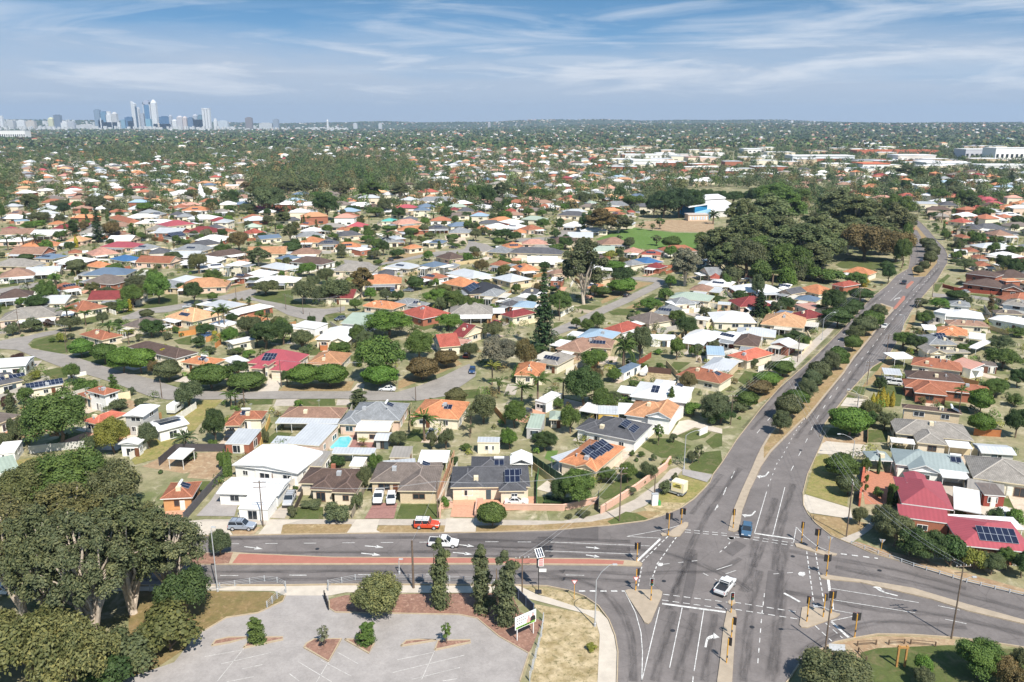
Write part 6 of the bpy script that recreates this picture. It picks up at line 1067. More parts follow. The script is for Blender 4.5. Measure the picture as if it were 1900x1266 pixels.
TM_ = """
a8 1060 232 635 150 norfolk k;a8 1040 122 300 210 broad ol;a8 690 202 355 140 broad k;a8 330 92 285 185 broad ol;a8 560 12 125 115 broad g;a8 1200 192 325 170 broad ol;a8 430 292 425 210 olive ol;a8 790 382 555 110 column d;a8 380 392 505 250 broad b;a8 1380 52 205 115 broad d;a8 1560 202 315 190 broad b;a8 1620 72 215 105 olive gr;a8 390 532 725 190 palm g;a8 260 532 725 170 palm ol;a8 90 562 720 150 palm g;a8 660 500 620 150 broad g;a8 1210 400 610 190 olive br;a8 930 562 640 150 broad d;a8 820 560 690 34 pencil yy;a8 1555 440 560 110 palm g;a8 1415 420 560 70 column g;a8 1590 540 610 110 bush ol;a8 1470 555 610 110 bush ol;a8 150 190 290 120 broad gg;a8 880 100 200 130 olive mr;a8 30 200 420 80 broad g;a8 1530 120 170 70 bush y;a8 640 170 270 200 olive ol;a8 830 190 300 140 broad g;a8 1280 300 370 90 broad d
b1 1100 72 385 340 broad gg;b1 490 217 345 140 broad d;b1 870 272 385 210 broad ol;b1 1700 132 455 290 broad d;b1 680 120 300 180 broad d;b1 430 100 220 140 olive o;b1 270 110 240 140 olive ol;b1 520 375 435 150 bush g;b1 680 290 370 170 broad g;b1 590 540 640 110 broad d;b1 410 540 660 110 olive gr;b1 300 560 630 110 broad ol;b1 180 640 710 160 bush g;b1 770 560 780 220 olive br;b1 720 590 690 120 broad g;b1 1240 360 500 180 gum ol;b1 1160 480 600 160 palm ol;b1 1320 480 700 180 gum ol;b1 1090 400 500 140 broad ol;b1 1710 500 600 130 broad g;b1 1590 600 680 130 bush d;b1 1780 590 670 120 broad g;b1 1650 140 260 260 broad b;b1 1460 250 330 90 bush d;b1 1020 580 670 110 broad d;b1 600 700 810 180 broad g;b1 1330 690 815 170 round d;b1 1000 20 330 300 gum ol;b1 1300 30 200 260 gum ol;b1 1500 20 180 240 gum ol;b1 850 40 140 160 gum br
b2 1790 32 255 190 gum gg;b2 1500 60 260 200 broad g;b2 1640 80 320 180 broad d;b2 1360 100 260 150 broad g;b2 80 20 230 220 gum ol;b2 400 30 250 280 gum g;b2 700 40 240 240 gum ol;b2 950 30 180 160 olive gg;b2 1080 20 170 150 broad ol;b2 540 200 400 160 olive ol;b2 690 310 440 150 broad d;b2 440 310 420 190 broad g;b2 200 290 370 170 broad d;b2 1060 370 450 170 palm g;b2 1190 310 460 140 broad d;b2 1400 360 440 140 broad d;b2 1740 260 370 140 broad d;b2 1820 350 470 170 broad g;b2 960 500 600 110 olive ol;b2 590 508 575 130 round g;b2 820 535 608 130 round g;b2 450 480 560 110 bush d;b2 350 500 570 100 bush g;b2 360 610 700 150 broad b;b2 460 640 760 140 broad g;b2 580 570 730 170 palm g;b2 820 610 720 120 palm g;b2 1500 470 580 120 broad d;b2 1510 530 680 130 broad ol;b2 1790 540 660 220 broad d;b2 1060 585 645 70 bush ol;b2 1270 600 680 110 round g;b2 1300 230 310 60 norfolk d;b2 790 230 290 40 column d;b2 1210 240 340 120 broad d
b3 420 110 240 300 broad g;b3 340 130 240 160 broad d;b3 200 110 200 140 olive ol;b3 880 130 310 170 olive gg;b3 1040 160 260 150 broad d;b3 1270 90 230 140 broad d;b3 1420 180 320 250 olive g;b3 680 270 360 100 broad b;b3 440 340 420 110 broad g;b3 290 320 420 130 broad g;b3 60 220 340 110 broad d;b3 450 430 560 160 broad g;b3 630 430 500 90 broad d;b3 620 460 570 80 broad d;b3 580 530 640 130 bush d;b3 150 570 690 150 broad d;b3 60 540 670 130 broad d;b3 60 410 480 160 broad g;b3 880 500 600 60 broad gg;b3 690 600 700 90 broad d;b3 600 700 790 170 broad g;b3 1250 310 370 150 bush g;b3 1340 450 560 110 olive gg;b3 620 110 160 90 bush d
b4 500 30 200 220 gum gg;b4 650 60 240 170 gum g;b4 880 140 300 150 norfolk d;b4 1050 200 320 160 broad d;b4 890 310 470 260 broad g;b4 1080 280 420 200 broad ol;b4 1200 320 560 220 broad g;b4 1270 380 600 200 gum gg;b4 1060 420 520 180 broad d;b4 1430 530 640 220 broad g;b4 1740 90 260 120 norfolk d;b4 1630 190 290 200 broad d;b4 1790 330 410 170 broad d;b4 1820 640 760 190 broad d;b4 830 590 680 140 broad d;b4 930 560 720 110 palm d;b4 330 240 350 120 broad d;b4 500 200 370 130 broad d;b4 130 220 300 140 olive g;b4 1090 740 920 90 palm ol;b4 1210 750 880 90 palm ol;b4 1260 870 950 220 bush g;b4 1560 870 960 170 broad g;b4 1570 360 480 100 palm g;b4 80 310 420 180 broad g;b4 960 780 870 80 bush d;b4 1000 850 900 120 bush mr
a6 1640 250 500 200 broad d;a6 1800 300 560 200 broad d;a6 1200 310 470 240 broad gg;a6 1780 160 270 200 broad g;a6 1050 130 210 110 olive ol;a6 1070 320 380 70 round d;a6 920 830 1000 110 palm g;a6 760 920 1060 150 broad d;a6 700 790 880 130 broad g
"""
for ent in TM_.replace('\n', ';').split(';'):
    q = ent.split()
    if len(q) == 7: tree_px(q[0], *(float(v) for v in q[1:4]), float(q[4])*1.15, q[5], q[6], group='trees of the middle distance')
# ---------------------------------------------------------------- garden shrubs too many to count, and the wooded distance
def hit_obst(x, y):
    return hit_house(x, y, -3.5)
def scatter_mass(name, pts, col_choices, seed, nl, leaf):
    """pts: (x, y, width, height, zground); one object of leaf clusters"""
    rg = np.random.default_rng(seed); Cs, Ns, Ss, Rs, Ts = [], [], [], [], []
    for (x, y, w, h, g, k) in pts:
        n = nl(y, w); d = rg.normal(size=(n,3)); d /= np.linalg.norm(d,axis=1,keepdims=True); d[:,2] = np.abs(d[:,2])*1.6 - .55
        lump = 1 + .22*np.sin(d[:,0]*4+x) + .18*np.cos(d[:,1]*5+y)
        p = d*np.array([w/2,w/2,h*.5])*lump[:,None]*(1-rg.uniform(0,1,(n,1))**3*.3) + np.array([x,y,g+h*.52]); p[:,2] = np.maximum(p[:,2], g+.1)
        Cs.append(p); Ns.append(d+np.array([0,0,.3])+rg.normal(size=(n,3))*.35); s = leaf(y, w); Ss.append(rg.uniform(.6,1.25,n)*s); Rs.append(rg.normal(.5,.1)+rg.normal(size=n)*.2); c = np.array(FC[col_choices[k % len(col_choices)]])*rg.uniform(.8,1.2); Ts.append(np.tile(c,(n,1)))
    C_ = np.concatenate(Cs); me = leaf_mesh(name, C_, np.concatenate(Ns), np.concatenate(Ss), np.concatenate(Rs), 1.2, 'foliage_mass')
    at = me.attributes.new('tint', 'FLOAT_COLOR', 'FACE'); T = np.concatenate(Ts); at.data.foreach_set('color', np.concatenate([T, np.ones((len(T),1))],1).astype(np.float32).ravel())
    tag(link(name, me), kind='stuff')
t = NT('foliage_mass'); a1_ = t.n('ShaderNodeAttribute', dict(attribute_name='rnd')); a2_ = t.n('ShaderNodeAttribute', dict(attribute_name='tint'))
t.base(t.mix(a2_.outputs['Color'], t.ramp(a1_.outputs['Fac'], [(0,(.52,.58,.5)),(.5,(1,1,1)),(1,(1.6,1.45,1.25))]), 1.0, 'MULTIPLY'), .7, .2); M['foliage_mass'] = t.m
tg = {}
for q in TREES: tg.setdefault((int(q['x']//20), int(q['y']//20)), []).append(q)
def hit_tree(x, y, r):
    i, j = int(x//20), int(y//20)
    return any((q['x']-x)**2 + (q['y']-y)**2 < (q['r']*.6 + r)**2 for a in (-1,0,1) for b in (-1,0,1) for q in tg.get((i+a,j+b), ()))
sh = []; r2 = random.Random(21)
for k in range(9000):
    d = 130 + 620*r2.random()**.8; x = r2.uniform(-.68,.68)*d; y = d
    px_, py_ = proj(x, y, 0)
    if py_ > 905 or (px_ > 1260 and py_ > 860) or blocked(x, y, 1.5) or hit_obst(x, y) or hit_tree(x, y, .5): continue
    w = r2.choice((1.0,1.4,1.8,2.6,3.4)); sh.append((x, y, w, w*r2.uniform(.6,1.1), 0, r2.randint(0,99)))
    if len(sh) > 3600: break
scatter_mass('garden_shrubs', sh, ['g','d','ol','gg','b','o','g','y','br','d'], 3, lambda y, w: int(60 + 60*w), lambda y, w: .12)
def far_trees():
    r3 = random.Random(31); pts = []; y = 150.0
    while y < 2300:
        x = -.70*y
        while x < .70*y:
            X = x + r3.uniform(-7,7); Y = y + r3.uniform(-7,7); x += (10.5 + .0030*y)
            wood = any(inpoly(X, Y, w) for w in WOODW); px_, py_ = proj(X, Y, 0)
            dn = (.62 if Y < 760 else .5) + .2*math.sin(X*.011+2)*math.sin(Y*.009) + .2*math.sin(X*.0037+Y*.0023)
            if not wood and (r3.random() > dn + (.1 + .3*(math.sin(X*.0052+1.7)*math.sin(Y*.0041+.6) + .6*math.sin(X*.0023-Y*.0017+2) > .45) if Y > 760 else 0) - (.12 if 1150 < px_ < 1980 and 276 < py_ < 320 else 0) or blocked(X, Y, 4) or hit_obst(X, Y) or (Y < 750 and hit_tree(X, Y, 1.5)) or (Y < 420 and (r3.random() < .2 or py_ > 900 or (px_ > 1250 and py_ > 840)))): continue
            if wood and ((Y < 640 and hit_tree(X, Y, 1)) or blocked(X, Y, 4)): continue
            if Y < 640:
                kd = r3.choice(('broad','broad','broad','bush','bush','olive','olive','round','palm','column','bush','thin')); w = {'broad':r3.uniform(4,9),'bush':r3.uniform(2,4.5),'olive':r3.uniform(4,8),'round':r3.uniform(3,6),'palm':r3.uniform(3.6,5),'column':r3.uniform(1.8,3),'thin':r3.uniform(2,3)}[kd]
                if hit_house(X, Y, -2 + w*.3) or r3.random() < .28: continue
                hh_ = {'broad':w*r3.uniform(.75,1.05),'bush':w*r3.uniform(.6,.9),'olive':w*r3.uniform(.8,1.1),'round':w*.8,'palm':r3.uniform(5,9),'column':r3.uniform(5,9),'thin':r3.uniform(3,5)}[kd]
                tree_at(kd, X, Y, hh_, w, r3.choice(('g','d','ol','gg','b','o','g','d','p','g','ol','br') if kd != 'palm' else ('g','p','ol')), None, 'trees and shrubs of the suburb'); tg.setdefault((int(X//20), int(Y//20)), []).append(TREES[-1]); continue
            w = r3.choice((3,4,5,6,7,8,9,11)) * (1.35 if wood else 1.15 if Y > 800 else 1); pts.append((X, Y, w, w*r3.uniform(.6,1.15) + (3 if wood else 0), hz(X,Y), r3.randint(0,999)))
        y += 10.0 + .0035*y
    while y < 12500:
        x = -.70*y
        while x < .70*y:
            X = x + r3.uniform(-14,14); Y = y + r3.uniform(-14,14); x += 17 + .0042*y
            dn = .64 + .25*math.sin(X*.004+1)*math.sin(Y*.003+2) + .2*math.sin(X*.0012+Y*.0009)
            if r3.random() > dn: continue
            w = r3.uniform(8,17)*(1+.00005*Y); pts.append((X, Y, w*1.25, r3.uniform(6.5,12), hz(X,Y), r3.randint(0,999)))
        y += 20 + .011*y
    scatter_mass('distant_trees', pts, ['g','d','ol','gg','d','ol','k','gg','o','br','ol','d'], 4, lambda y, w: int(max(46, min(300, 170000/y))*(.35+.085*w)) if y < 2300 else 16, lambda y, w: (min(.75, .1 + w*.012 + y*.00033)) if y < 2300 else w*.24)
    return len(pts)
NFT = far_trees()
# ================================================================== vehicles (length along +y, nose at +y)
def loft(mb, secs, mi=0):
    """secs: list of (y, [(x,z)...]) closed rings of equal length"""
    n = len(secs[0][1]); rings = [[(x, y, z) for x, z in s] for y, s in secs]
    for a, b in zip(rings, rings[1:]):
        for i in range(n):
            j = (i+1) % n; mb.add([a[i], a[j], b[j], b[i]], mi)
    mb.add(rings[0], mi); mb.add(rings[-1][::-1], mi)
def ring(w, z0, z1, c=.09):
    return [(-w+c,z0),(w-c,z0),(w,z0+c),(w,z1-c),(w-c,z1),(-w+c,z1),(-w,z1-c),(-w,z0+c)]
def car_meshes(kind):
    L, Wd, Hc = dict(sedan=(4.6,1.82,1.46), hatch=(4.3,1.8,1.5), suv=(4.85,1.9,1.82), ute=(5.3,1.88,1.78), fj=(4.6,1.92,1.85))[kind]
    w = Wd/2; l = L/2; gz = .22 if kind in ('sedan','hatch') else .34; belt = .92 if kind in ('sedan','hatch') else 1.12; hood = belt - .06
    out = {}
    b = MB(); nose = [(-l, ring(w*.9,gz+.12,belt-.12)), (-l+.1, ring(w*.97,gz+.02,belt-.04)), (-l+.6, ring(w,gz,belt))]
    cab0, cab1 = dict(sedan=(-1.55,1.05), hatch=(-2.05,.95), suv=(-2.3,1.0), ute=(-.55,1.25), fj=(-2.2,.75))[kind]
    nose += [(cab1+.1, ring(w,gz,belt)), (l-.7, ring(w*.98,gz,hood-.04)), (l-.15, ring(w*.92,gz+.04,hood-.14)), (l, ring(w*.8,gz+.14,hood-.26))]
    loft(b, nose)
    # roof slab and pillars
    ins = .2 if kind in ('sedan','hatch') else .13; r0, r1 = cab0 + dict(sedan=.7,hatch=.35,suv=.2,ute=.15,fj=.12)[kind], cab1 - dict(sedan=.85,hatch=.8,suv=.7,ute=.7,fj=.35)[kind]
    tw = w - ins; R4 = [(-tw,r0,Hc-.07),(tw,r0,Hc-.07),(tw,r1,Hc-.07),(-tw,r1,Hc-.07)]; B4 = [(-w+.05,cab0,belt-.02),(w-.05,cab0,belt-.02),(w-.05,cab1,belt-.02),(-w+.05,cab1,belt-.02)]
    T4 = [(p[0]*.97,p[1]*.985,Hc) for p in R4]; rf = MB(); rf.hexa([(p[0]*1.02,p[1],p[2]) for p in R4], T4)
    for i in range(4): b.tube(B4[i], R4[i], .055, .05, 5)
    for sgn in (-1,1):
        m0 = Vector(B4[0 if sgn < 0 else 1]).lerp(Vector(B4[3 if sgn < 0 else 2]), .52); m1 = Vector(R4[0 if sgn < 0 else 1]).lerp(Vector(R4[3 if sgn < 0 else 2]), .5); b.tube(m0, m1, .05, .045, 5)
        b.box(sgn*(w+.02)-.09,cab1-.55,belt+.02,sgn*(w+.02)+.09,cab1-.38,belt+.2)
    g = MB(); g.hexa([(p[0]*.96,p[1],p[2]) for p in B4], [(p[0]*.99,p[1],p[2]-.01) for p in R4])
    out['window_glass'] = (g.mesh('window_glass', M['glass']), 'glass')
    if kind == 'ute':
        bed = MB(); bed.box(-w+.12,-l+.16,belt-.02,w-.12,cab0-.08,belt+.035); out['tray_cover'] = (bed.mesh('tray_cover', M['dark_metal']), 'x')
        for sgn in (-1,1): b.box(sgn*w-.06 if sgn > 0 else -w,-l+.1,belt-.05,sgn*w if sgn > 0 else -w+.06,cab0-.05,belt+.09)
        b.box(-w,-l+.04,belt-.1,w,-l+.12,belt+.09); b.path([(-w+.15,cab0-.25,belt),(-w+.2,cab0-.2,Hc-.1),(w-.2,cab0-.2,Hc-.1),(w-.15,cab0-.25,belt)],.04,6)
    if kind in ('suv','fj'):
        rk = MB()
        for sgn in (-1,1): rk.tube((sgn*(tw-.08),r0+.15,Hc+.06),(sgn*(tw-.08),r1-.1,Hc+.06),.03,n=5)
        for k in range(3): rk.tube((-tw+.08,r0+.3+k*(r1-r0-.6)/2,Hc+.06),(tw-.08,r0+.3+k*(r1-r0-.6)/2,Hc+.06),.025,n=5)
        out['roof_rack'] = (rk.mesh('roof_rack', M['dark_metal']), 'x')
    if kind == 'fj':
        sp_ = MB(); sp_.tube((0,-l-.26,.95),(0,-l-.02,.95),.38,n=16); out['spare_wheel'] = (sp_.mesh('spare_wheel', M['rubber']), 'x')
    bp = MB(); bp.box(-w*.9,l-.12,gz-.02,w*.9,l+.05,gz+.26); bp.box(-w*.9,-l-.05,gz,w*.9,-l+.1,gz+.24); out['bumper'] = (bp.mesh('bumper', M['dark_metal'] if kind != 'sedan' else M['objpaint']), 'body')
    out['body'] = (b.mesh('body', M['car_paint']), 'body'); out['roof_panel'] = (rf.mesh('roof_panel', M['car_paint']), 'roof')
    hl = MB(); hl.box(-.2,-.12,-.08,.2,.06,.08); out['_headlight'] = hl.mesh('headlight', M['signal_white']); tl_ = MB(); tl_.box(-.13,-.05,-.16,.13,.08,.16); out['_taillight'] = tl_.mesh('taillight', M['red_paint'])
    wr = .33 if kind in ('sedan','hatch') else .39; ty = MB(); ty.tube((-.11,0,0),(.11,0,0),wr,n=18); rm = MB(); rm.tube((-.125,0,0),(.125,0,0),wr*.62,n=14)
    out['_tyre'] = ty.mesh('wheel', M['rubber']); out['_rim'] = rm.mesh('rim', M['rim']); out['_d'] = (L, Wd, gz, hood, wr, l, w, belt); return out
CARS = {}
def car(kind, loc, ang, col, label, roof_col=None, group='vehicles in the streets', detail=True, name=None):
    if kind not in CARS: CARS[kind] = car_meshes(kind)
    m = CARS[kind]; L, Wd, gz, hood, wr, l, w, belt = m['_d']; nm = name or dict(sedan='car', hatch='car', suv='four_wheel_drive', ute='utility_vehicle', fj='four_wheel_drive')[kind]
    e = empty(nm, (loc[0], loc[1], loc[2] if len(loc) > 2 else .1), ang)
    for k, v in m.items():
        if k[0] != '_': link(k, v[0], e, roof_col or col if v[1] == 'roof' else col)
    for sx_ in (-1,1):
        for yy in (l-.9, -l+.95):
            t_ = link('wheel', m['_tyre'], e, loc=(sx_*(w-.1), yy, wr)); link('rim', m['_rim'], t_)
        if detail: link('headlight', m['_headlight'], e, loc=(sx_*(w-.32), l-.08, hood-.24)); link('taillight', m['_taillight'], e, loc=(sx_*(w-.17), -l+.06, belt-.25))
    tag(e, label, 'utility vehicle' if kind == 'ute' else ('four wheel drive' if kind in ('suv','fj') else 'car'), group); BLOCKED.append([(loc[0]-2,loc[1]-2),(loc[0]+2,loc[1]-2),(loc[0]+2,loc[1]+2),(loc[0]-2,loc[1]+2)]); return e
def carp(c, x, y, hx, hy, kind, col, label, **k):
    """centre pixel on the ground and a pixel ahead of the nose"""
    a = G(*P(c, x, y)); b = G(*P(c, hx, hy)); d = b - a; return car(kind, (a.x, a.y, .1), math.atan2(-d.x, d.y), col, label, **k)
WHT = (.78,.78,.77); SIL = (.45,.46,.48)
carp('c2',208,392,300,394,'suv',(.30,.34,.40),'silver four wheel drive parked on the verge before the low white house')
carp('c5',598,812,570,870,'suv',SIL,'silver wagon in the narrow drive beside the dark brown house')
carp('c2',958,232,946,280,'ute',WHT,'white utility with open tray, left of two parked in brick drive')
carp('c2',1028,238,1022,290,'hatch',WHT,'white car, right of two parked in brick drive')
carp('c2',1225,385,1330,388,'fj',(.62,.075,.03),'orange red four wheel drive with white roof on the verge',roof_col=WHT)
carp('c2',1316,486,1420,490,'ute',WHT,'white utility driving on the cross street behind the narrow tree')
carp('c2',1716,252,1800,254,'sedan',WHT,'white sedan on the brick paved forecourt of the black tiled house')
carp('c3',1476,425,1470,470,'hatch',(.055,.12,.20),'blue hatchback waiting at the stop line of the main road')
carp('c3',1355,745,1400,690,'ute',WHT,'white dual cab utility turning in the middle of the intersection')
carp('d1',1210,628,1160,627,'sedan',WHT,'white sedan parked before the clipped trees on the curved road')
carp('a4',1340,522,1380,500,'hatch',(.03,.03,.035),'black car parked on the side street under round trees')
carp('d3',1195,150,1230,100,'suv',(.05,.055,.07),'dark four wheel drive on the far carriageway of the main road')
carp('d3',1080,405,1120,350,'sedan',WHT,'white car on the main road beside the far median trees')
carp('d3',1128,742,1060,735,'suv',WHT,'white four wheel drive under the pale metal carport')
carp('d3',1358,472,1300,466,'suv',WHT,'white wagon in the drive beside the light orange hip roof')
carp('a6',545,92,560,40,'hatch',WHT,'white hatchback at the far top of the main road'); carp('a6',1030,305,1060,260,'hatch',WHT,'white hatchback at the kerb right of the curved median'); carp('a6',690,355,720,300,'hatch',(.06,.07,.1),'small dark car rounding the far bend of the main road')
carp('a3',795,640,700,636,'sedan',(.16,.18,.21),'grey blue sedan parked before the long bluish roofs'); carp('a2',1330,335,1250,333,'sedan',(.03,.03,.035),'black sedan, upper of two before the white hipped roof'); carp('a2',1262,385,1180,384,'hatch',(.04,.045,.05),'black hatchback, lower of two before the white hipped roof'); carp('a2',560,440,530,480,'hatch',(.06,.15,.17),'teal car beside the pencil cypress and brick porch'); carp('a2',895,425,840,425,'hatch',(.05,.05,.05),'black car under the spreading tree by the bend'); carp('a2',230,640,120,650,'sedan',SIL,'silver sedan on the bend left of the solar roofed white house')
carp('a1',400,45,500,47,'suv',WHT,'white van like wagon before the wide orange roof'); carp('a1',1530,190,1420,192,'suv',(.03,.03,.035),'black four wheel drive right of the blue hip roof'); carp('d1',1718,345,1722,400,'suv',WHT,'white wagon beneath the pink porch'); carp('d1',878,130,820,140,'hatch',(.1,.12,.15),'dark blue grey car left of the pale green roof'); carp('d1',1770,392,1790,360,'hatch',(.42,.03,.03),'red hatchback beside the pink porch'); carp('d2',100,575,90,620,'hatch',(.02,.06,.16),'blue car in tree shade at the cul-de-sac end')
carp('a6',1500,690,1400,688,'ute',WHT,'white utility behind red brick fence of the two storey house'); carp('a6',1215,725,1260,715,'hatch',SIL,'silver hatchback at the end of the red brick fence'); carp('c7',902,45,960,48,'suv',(.6,.6,.6),'pale grey wagon beside the white four wheel drive'); carp('c1',20,745,120,745,'sedan',WHT,'white sedan at left edge on the near carriageway'); carp('d4',1720,0,1760,20,'sedan',WHT,'white sedan in the middle distance left of the norfolk pine'); carp('b3',575,355,620,355,'sedan',(.05,.06,.08),'dark sedan before the tall white hip roof'); carp('b2',600,890,560,880,'hatch',(.1,.1,.1),'charcoal car before the weathered wall by the far street'); carp('a4',395,125,395,150,'suv',WHT,'white van before the charcoal roofs'); carp('a3',1270,180,1330,182,'sedan',(.03,.03,.03),'black sedan beside the white wall on the far street'); carp('b1',1490,755,1440,750,'hatch',(.04,.04,.05),'black hatchback beside the small lawn in the middle distance'); carp('b1',1465,770,1500,800,'hatch',(.05,.05,.05),'dark hatchback left of another before the orange roof')
# truck with an advertising box on the verge
a = G(*P('c6',1575,755)); b_ = G(*P('c6',1480,728)); d = b_ - a; ang = math.atan2(-d.x, d.y)
tr = car('ute', (a.x, a.y, .05), ang, (.42,.44,.46), 'silver utility carrying a cream advertising box on the verge lawn', detail=False)
mb = MB(); mb.box(-1.05,-2.75,.95,1.05,-.1,2.95); cbx = mb.build('advertising_box', M['objpaint'], tr, S(238,224,190))
mb = MB()
for r_, row in enumerate(((.35,1.15),(.15,1.45))):
    x = row[0]
    for k in range(4 if r_ == 0 else 6): mb.box(-1.10,-2.2+row[0]*.5+k*.26,2.3-r_*.36,-1.06,-2.2+row[0]*.5+k*.26+.18,2.55-r_*.36)
mb.build('lettering', M['ink'], cbx); mb = MB(); mb.box(-1.062,-2.3,1.75,-1.052,-.4,2.7); mb.build('yellow_panel', M['objpaint'], cbx, S(238,222,120))
# caravan and boat
def simple_thing(name, c, x, y, hx, hy, label, cat, fn, zb=.0, group=None):
    a = G(*P(c, x, y)); b = G(*P(c, hx, hy)); d = b - a; e = empty(name, (a.x, a.y, zb), math.atan2(-d.x, d.y)); fn(e); tag(e, label, cat, group); return e
def caravan(e):
    mb = MB(); prof = [(-2.4,.55),(2.1,.55),(2.5,1.2),(2.2,2.5),(-2.2,2.6),(-2.5,1.4)]
    for s in (-1.1,1.1): mb.add([(s,y,z) for y,z in (prof if s < 0 else prof[::-1])])
    for i in range(6):
        p, q = prof[i], prof[(i+1) % 6]; mb.add([(-1.1,p[0],p[1]),(1.1,p[0],p[1]),(1.1,q[0],q[1]),(-1.1,q[0],q[1])])
    mb.build('body', M['white_paint'], e); mb = MB(); [mb.box(s*1.1-.02,-1.2,1.4,s*1.1+.02,.9,2.0) for s in (-1,1)]; mb.build('window', M['glass'], e)
    for s in (-1,1): mb = MB(); mb.tube((s*1.0-.1,-.1,.33),(s*1.0+.1,-.1,.33),.33,n=12); mb.build('wheel', M['rubber'], e)
simple_thing('caravan','c8',1240,625,1290,590,'white caravan at the top end of the grassy lane','caravan',caravan)
def boat(e):
    mb = MB(); secs = []
    for y, w_, zt in ((-2.6,.9,1.3),(-1,1.05,1.35),(1,.95,1.45),(2.2,.5,1.6),(2.9,.06,1.75)): secs.append((y, [(-w_,zt),(-w_*.6,.55),(w_*.6,.55),(w_,zt),(w_*.5,zt+.35),(-w_*.5,zt+.35)]))
    loft(mb, secs); mb.build('covered_hull', M['white_paint'], e); mb = MB(); mb.box(-.8,-2.2,.35,.8,2.4,.5); mb.build('trailer_frame', M['galv'], e)
    for s in (-1,1): mb = MB(); mb.tube((s*.9-.09,-.6,.3),(s*.9+.09,-.6,.3),.3,n=12); mb.build('wheel', M['rubber'], e)
simple_thing('boat','d2',1310,590,1340,550,'white covered boat on trailer in sandy yard behind sprawling white roof','boat',boat)
# ================================================================== traffic signals
def head(parent, loc, rz, board=True, white=False):
    mb = MB()
    if board: mb.box(-.27,.03,-.12,.27,.06,1.14)
    mb.box(-.15,-.16,0,.15,.03,1.04)
    o = mb.build('signal_head', M['dark_metal'], parent); o.location = loc; o.rotation_euler = (0,0,rz)
    for k, m_ in enumerate(('lens_green','lens_amber','lens_red')):
        mb = MB(); mb.tube((0,-.175,.19+.33*k),(0,-.155,.19+.33*k),.115,n=12); mb.path([(-.13,-.16,.25+.33*k),(-.1,-.36,.32+.33*k),(.1,-.36,.32+.33*k),(.13,-.16,.25+.33*k)],.02,4); mb.build('lens', M[m_], o)
    if white:
        mb = MB(); [mb.box(*q) for q in ((-.3,.0,-.15,-.26,.026,1.17),(.26,.0,-.15,.3,.026,1.17),(-.26,.0,-.15,.26,.026,-.11),(-.26,.0,1.13,.26,.026,1.17))]; mb.build('white_border', M['signal_white'], o)
def signal(c, x, y, top, heads, label):
    g = G(*P(c, x, y)); h = height_at(P(c,x,top)[0], P(c,x,top)[1], g.y); h = min(6.0, max(3.2, h)); e = empty('traffic_signal', (g.x, g.y, .2))
    mb = MB(); mb.tube((0,0,0),(0,0,h-.25),.085,n=10); mb.lathe([(.19,0),(.19,.04),(.1,.09)],10); mb.build('pole', M['yellow_pole'], e)
    for i, (dx, rz, wh) in enumerate(heads): head(e, (dx, -.14*math.cos(rz), h-1.25), rz, True, wh)
    mb = MB(); mb.box(-.06,-.2,1.0,.06,-.085,1.3); mb.build('push_button', M['dark_metal'], e); tag(e, label, 'traffic signal', 'traffic signals at the intersection')
PI_ = math.pi
for q in (('c3',1035,440,315,[(-.36,PI_*.9,0),(.36,PI_*1.1,0)],'twin headed signal at the left end of the far left island'), ('c3',1108,380,288,[(-.1,PI_,0),(.5,PI_*.75,0)],'signal at the right tip of the far left island'), ('c3',857,592,482,[(-.3,PI_*.6,0),(.32,PI_*1.2,0)],'signal on the tip of the red brick median'), ('c3',851,755,628,[(.34,PI_*1.3,0)],'signal behind give way sign on the triangular island'), ('c3',936,813,680,[(0,.1,1)],'signal with white bordered board on the triangular island'),
          ('c3',1400,402,292,[(0,PI_*.98,0)],'signal at the near end of the upper median'), ('c3',1388,882,760,[(0,.05,1)],'signal with white bordered board at the head of the lower median'), ('c3',1390,1020,905,[(.35,PI_*.8,0)],'middle signal of the lower median'), ('c3',1363,1166,1020,[(.3,PI_*.8,0)],'nearest signal on the lower median'), ('c4',568,482,365,[(0,PI_*.95,0)],'signal at the left end of the right hand island'), ('c4',654,532,405,[(-.3,PI_*.8,0),(.25,PI_*1.15,0)],'twin headed signal in the middle of the right hand island'),
          ('c4',708,674,550,[(-.34,PI_*.9,0),(.36,PI_*1.15,0)],'twin headed signal at the head of the right hand median'), ('c4',598,932,787,[(0,PI_*.7,0)],'leftmost signal on the lower right island'), ('c4',690,907,770,[(.25,PI_*1.2,0)],'middle signal on the lower right island'), ('c4',735,885,757,[(-.3,PI_*.9,0),(.34,PI_*1.15,0)],'rear right signal on the lower right island'), ('c4',868,1019,880,[(-.36,PI_*.9,0),(.36,PI_*1.1,0)],'twin headed signal at the lower right kerb')): signal(*q)
def giveway(c, x, y, top, rz, label, front=True):
    g = G(*P(c, x, y)); h = min(3.6, max(2.4, height_at(*P(c,x,top), g.y))); e = empty('give_way_sign', (g.x, g.y, .1), rz); mb = MB(); mb.tube((0,0,0),(0,0,h-.1),.05,n=8); mb.build('post', M['yellow_pole'], e)
    s = .5; z = h - .45; f = MB(); T = [(-s,-.07,z+.42),(0,-.07,z-.44),(s,-.07,z+.42)]; f.add(T); f.add([(p[0],-.055,p[2]) for p in T[::-1]], 1)
    for i in range(3):
        p, q = T[i], T[(i+1) % 3]; f.add([p,(p[0],-.055,p[2]),(q[0],-.055,q[2]),q], 1)
    o = f.build('sign_plate', [M['red_paint'], M['galv']], e); i_ = MB(); i_.add([(-s*.72,-.075,z+.32),(0,-.075,z-.3),(s*.72,-.075,z+.32)]); i_.build('white_triangle', M['signal_white'], o); tag(e, label, 'road sign', 'give way signs')
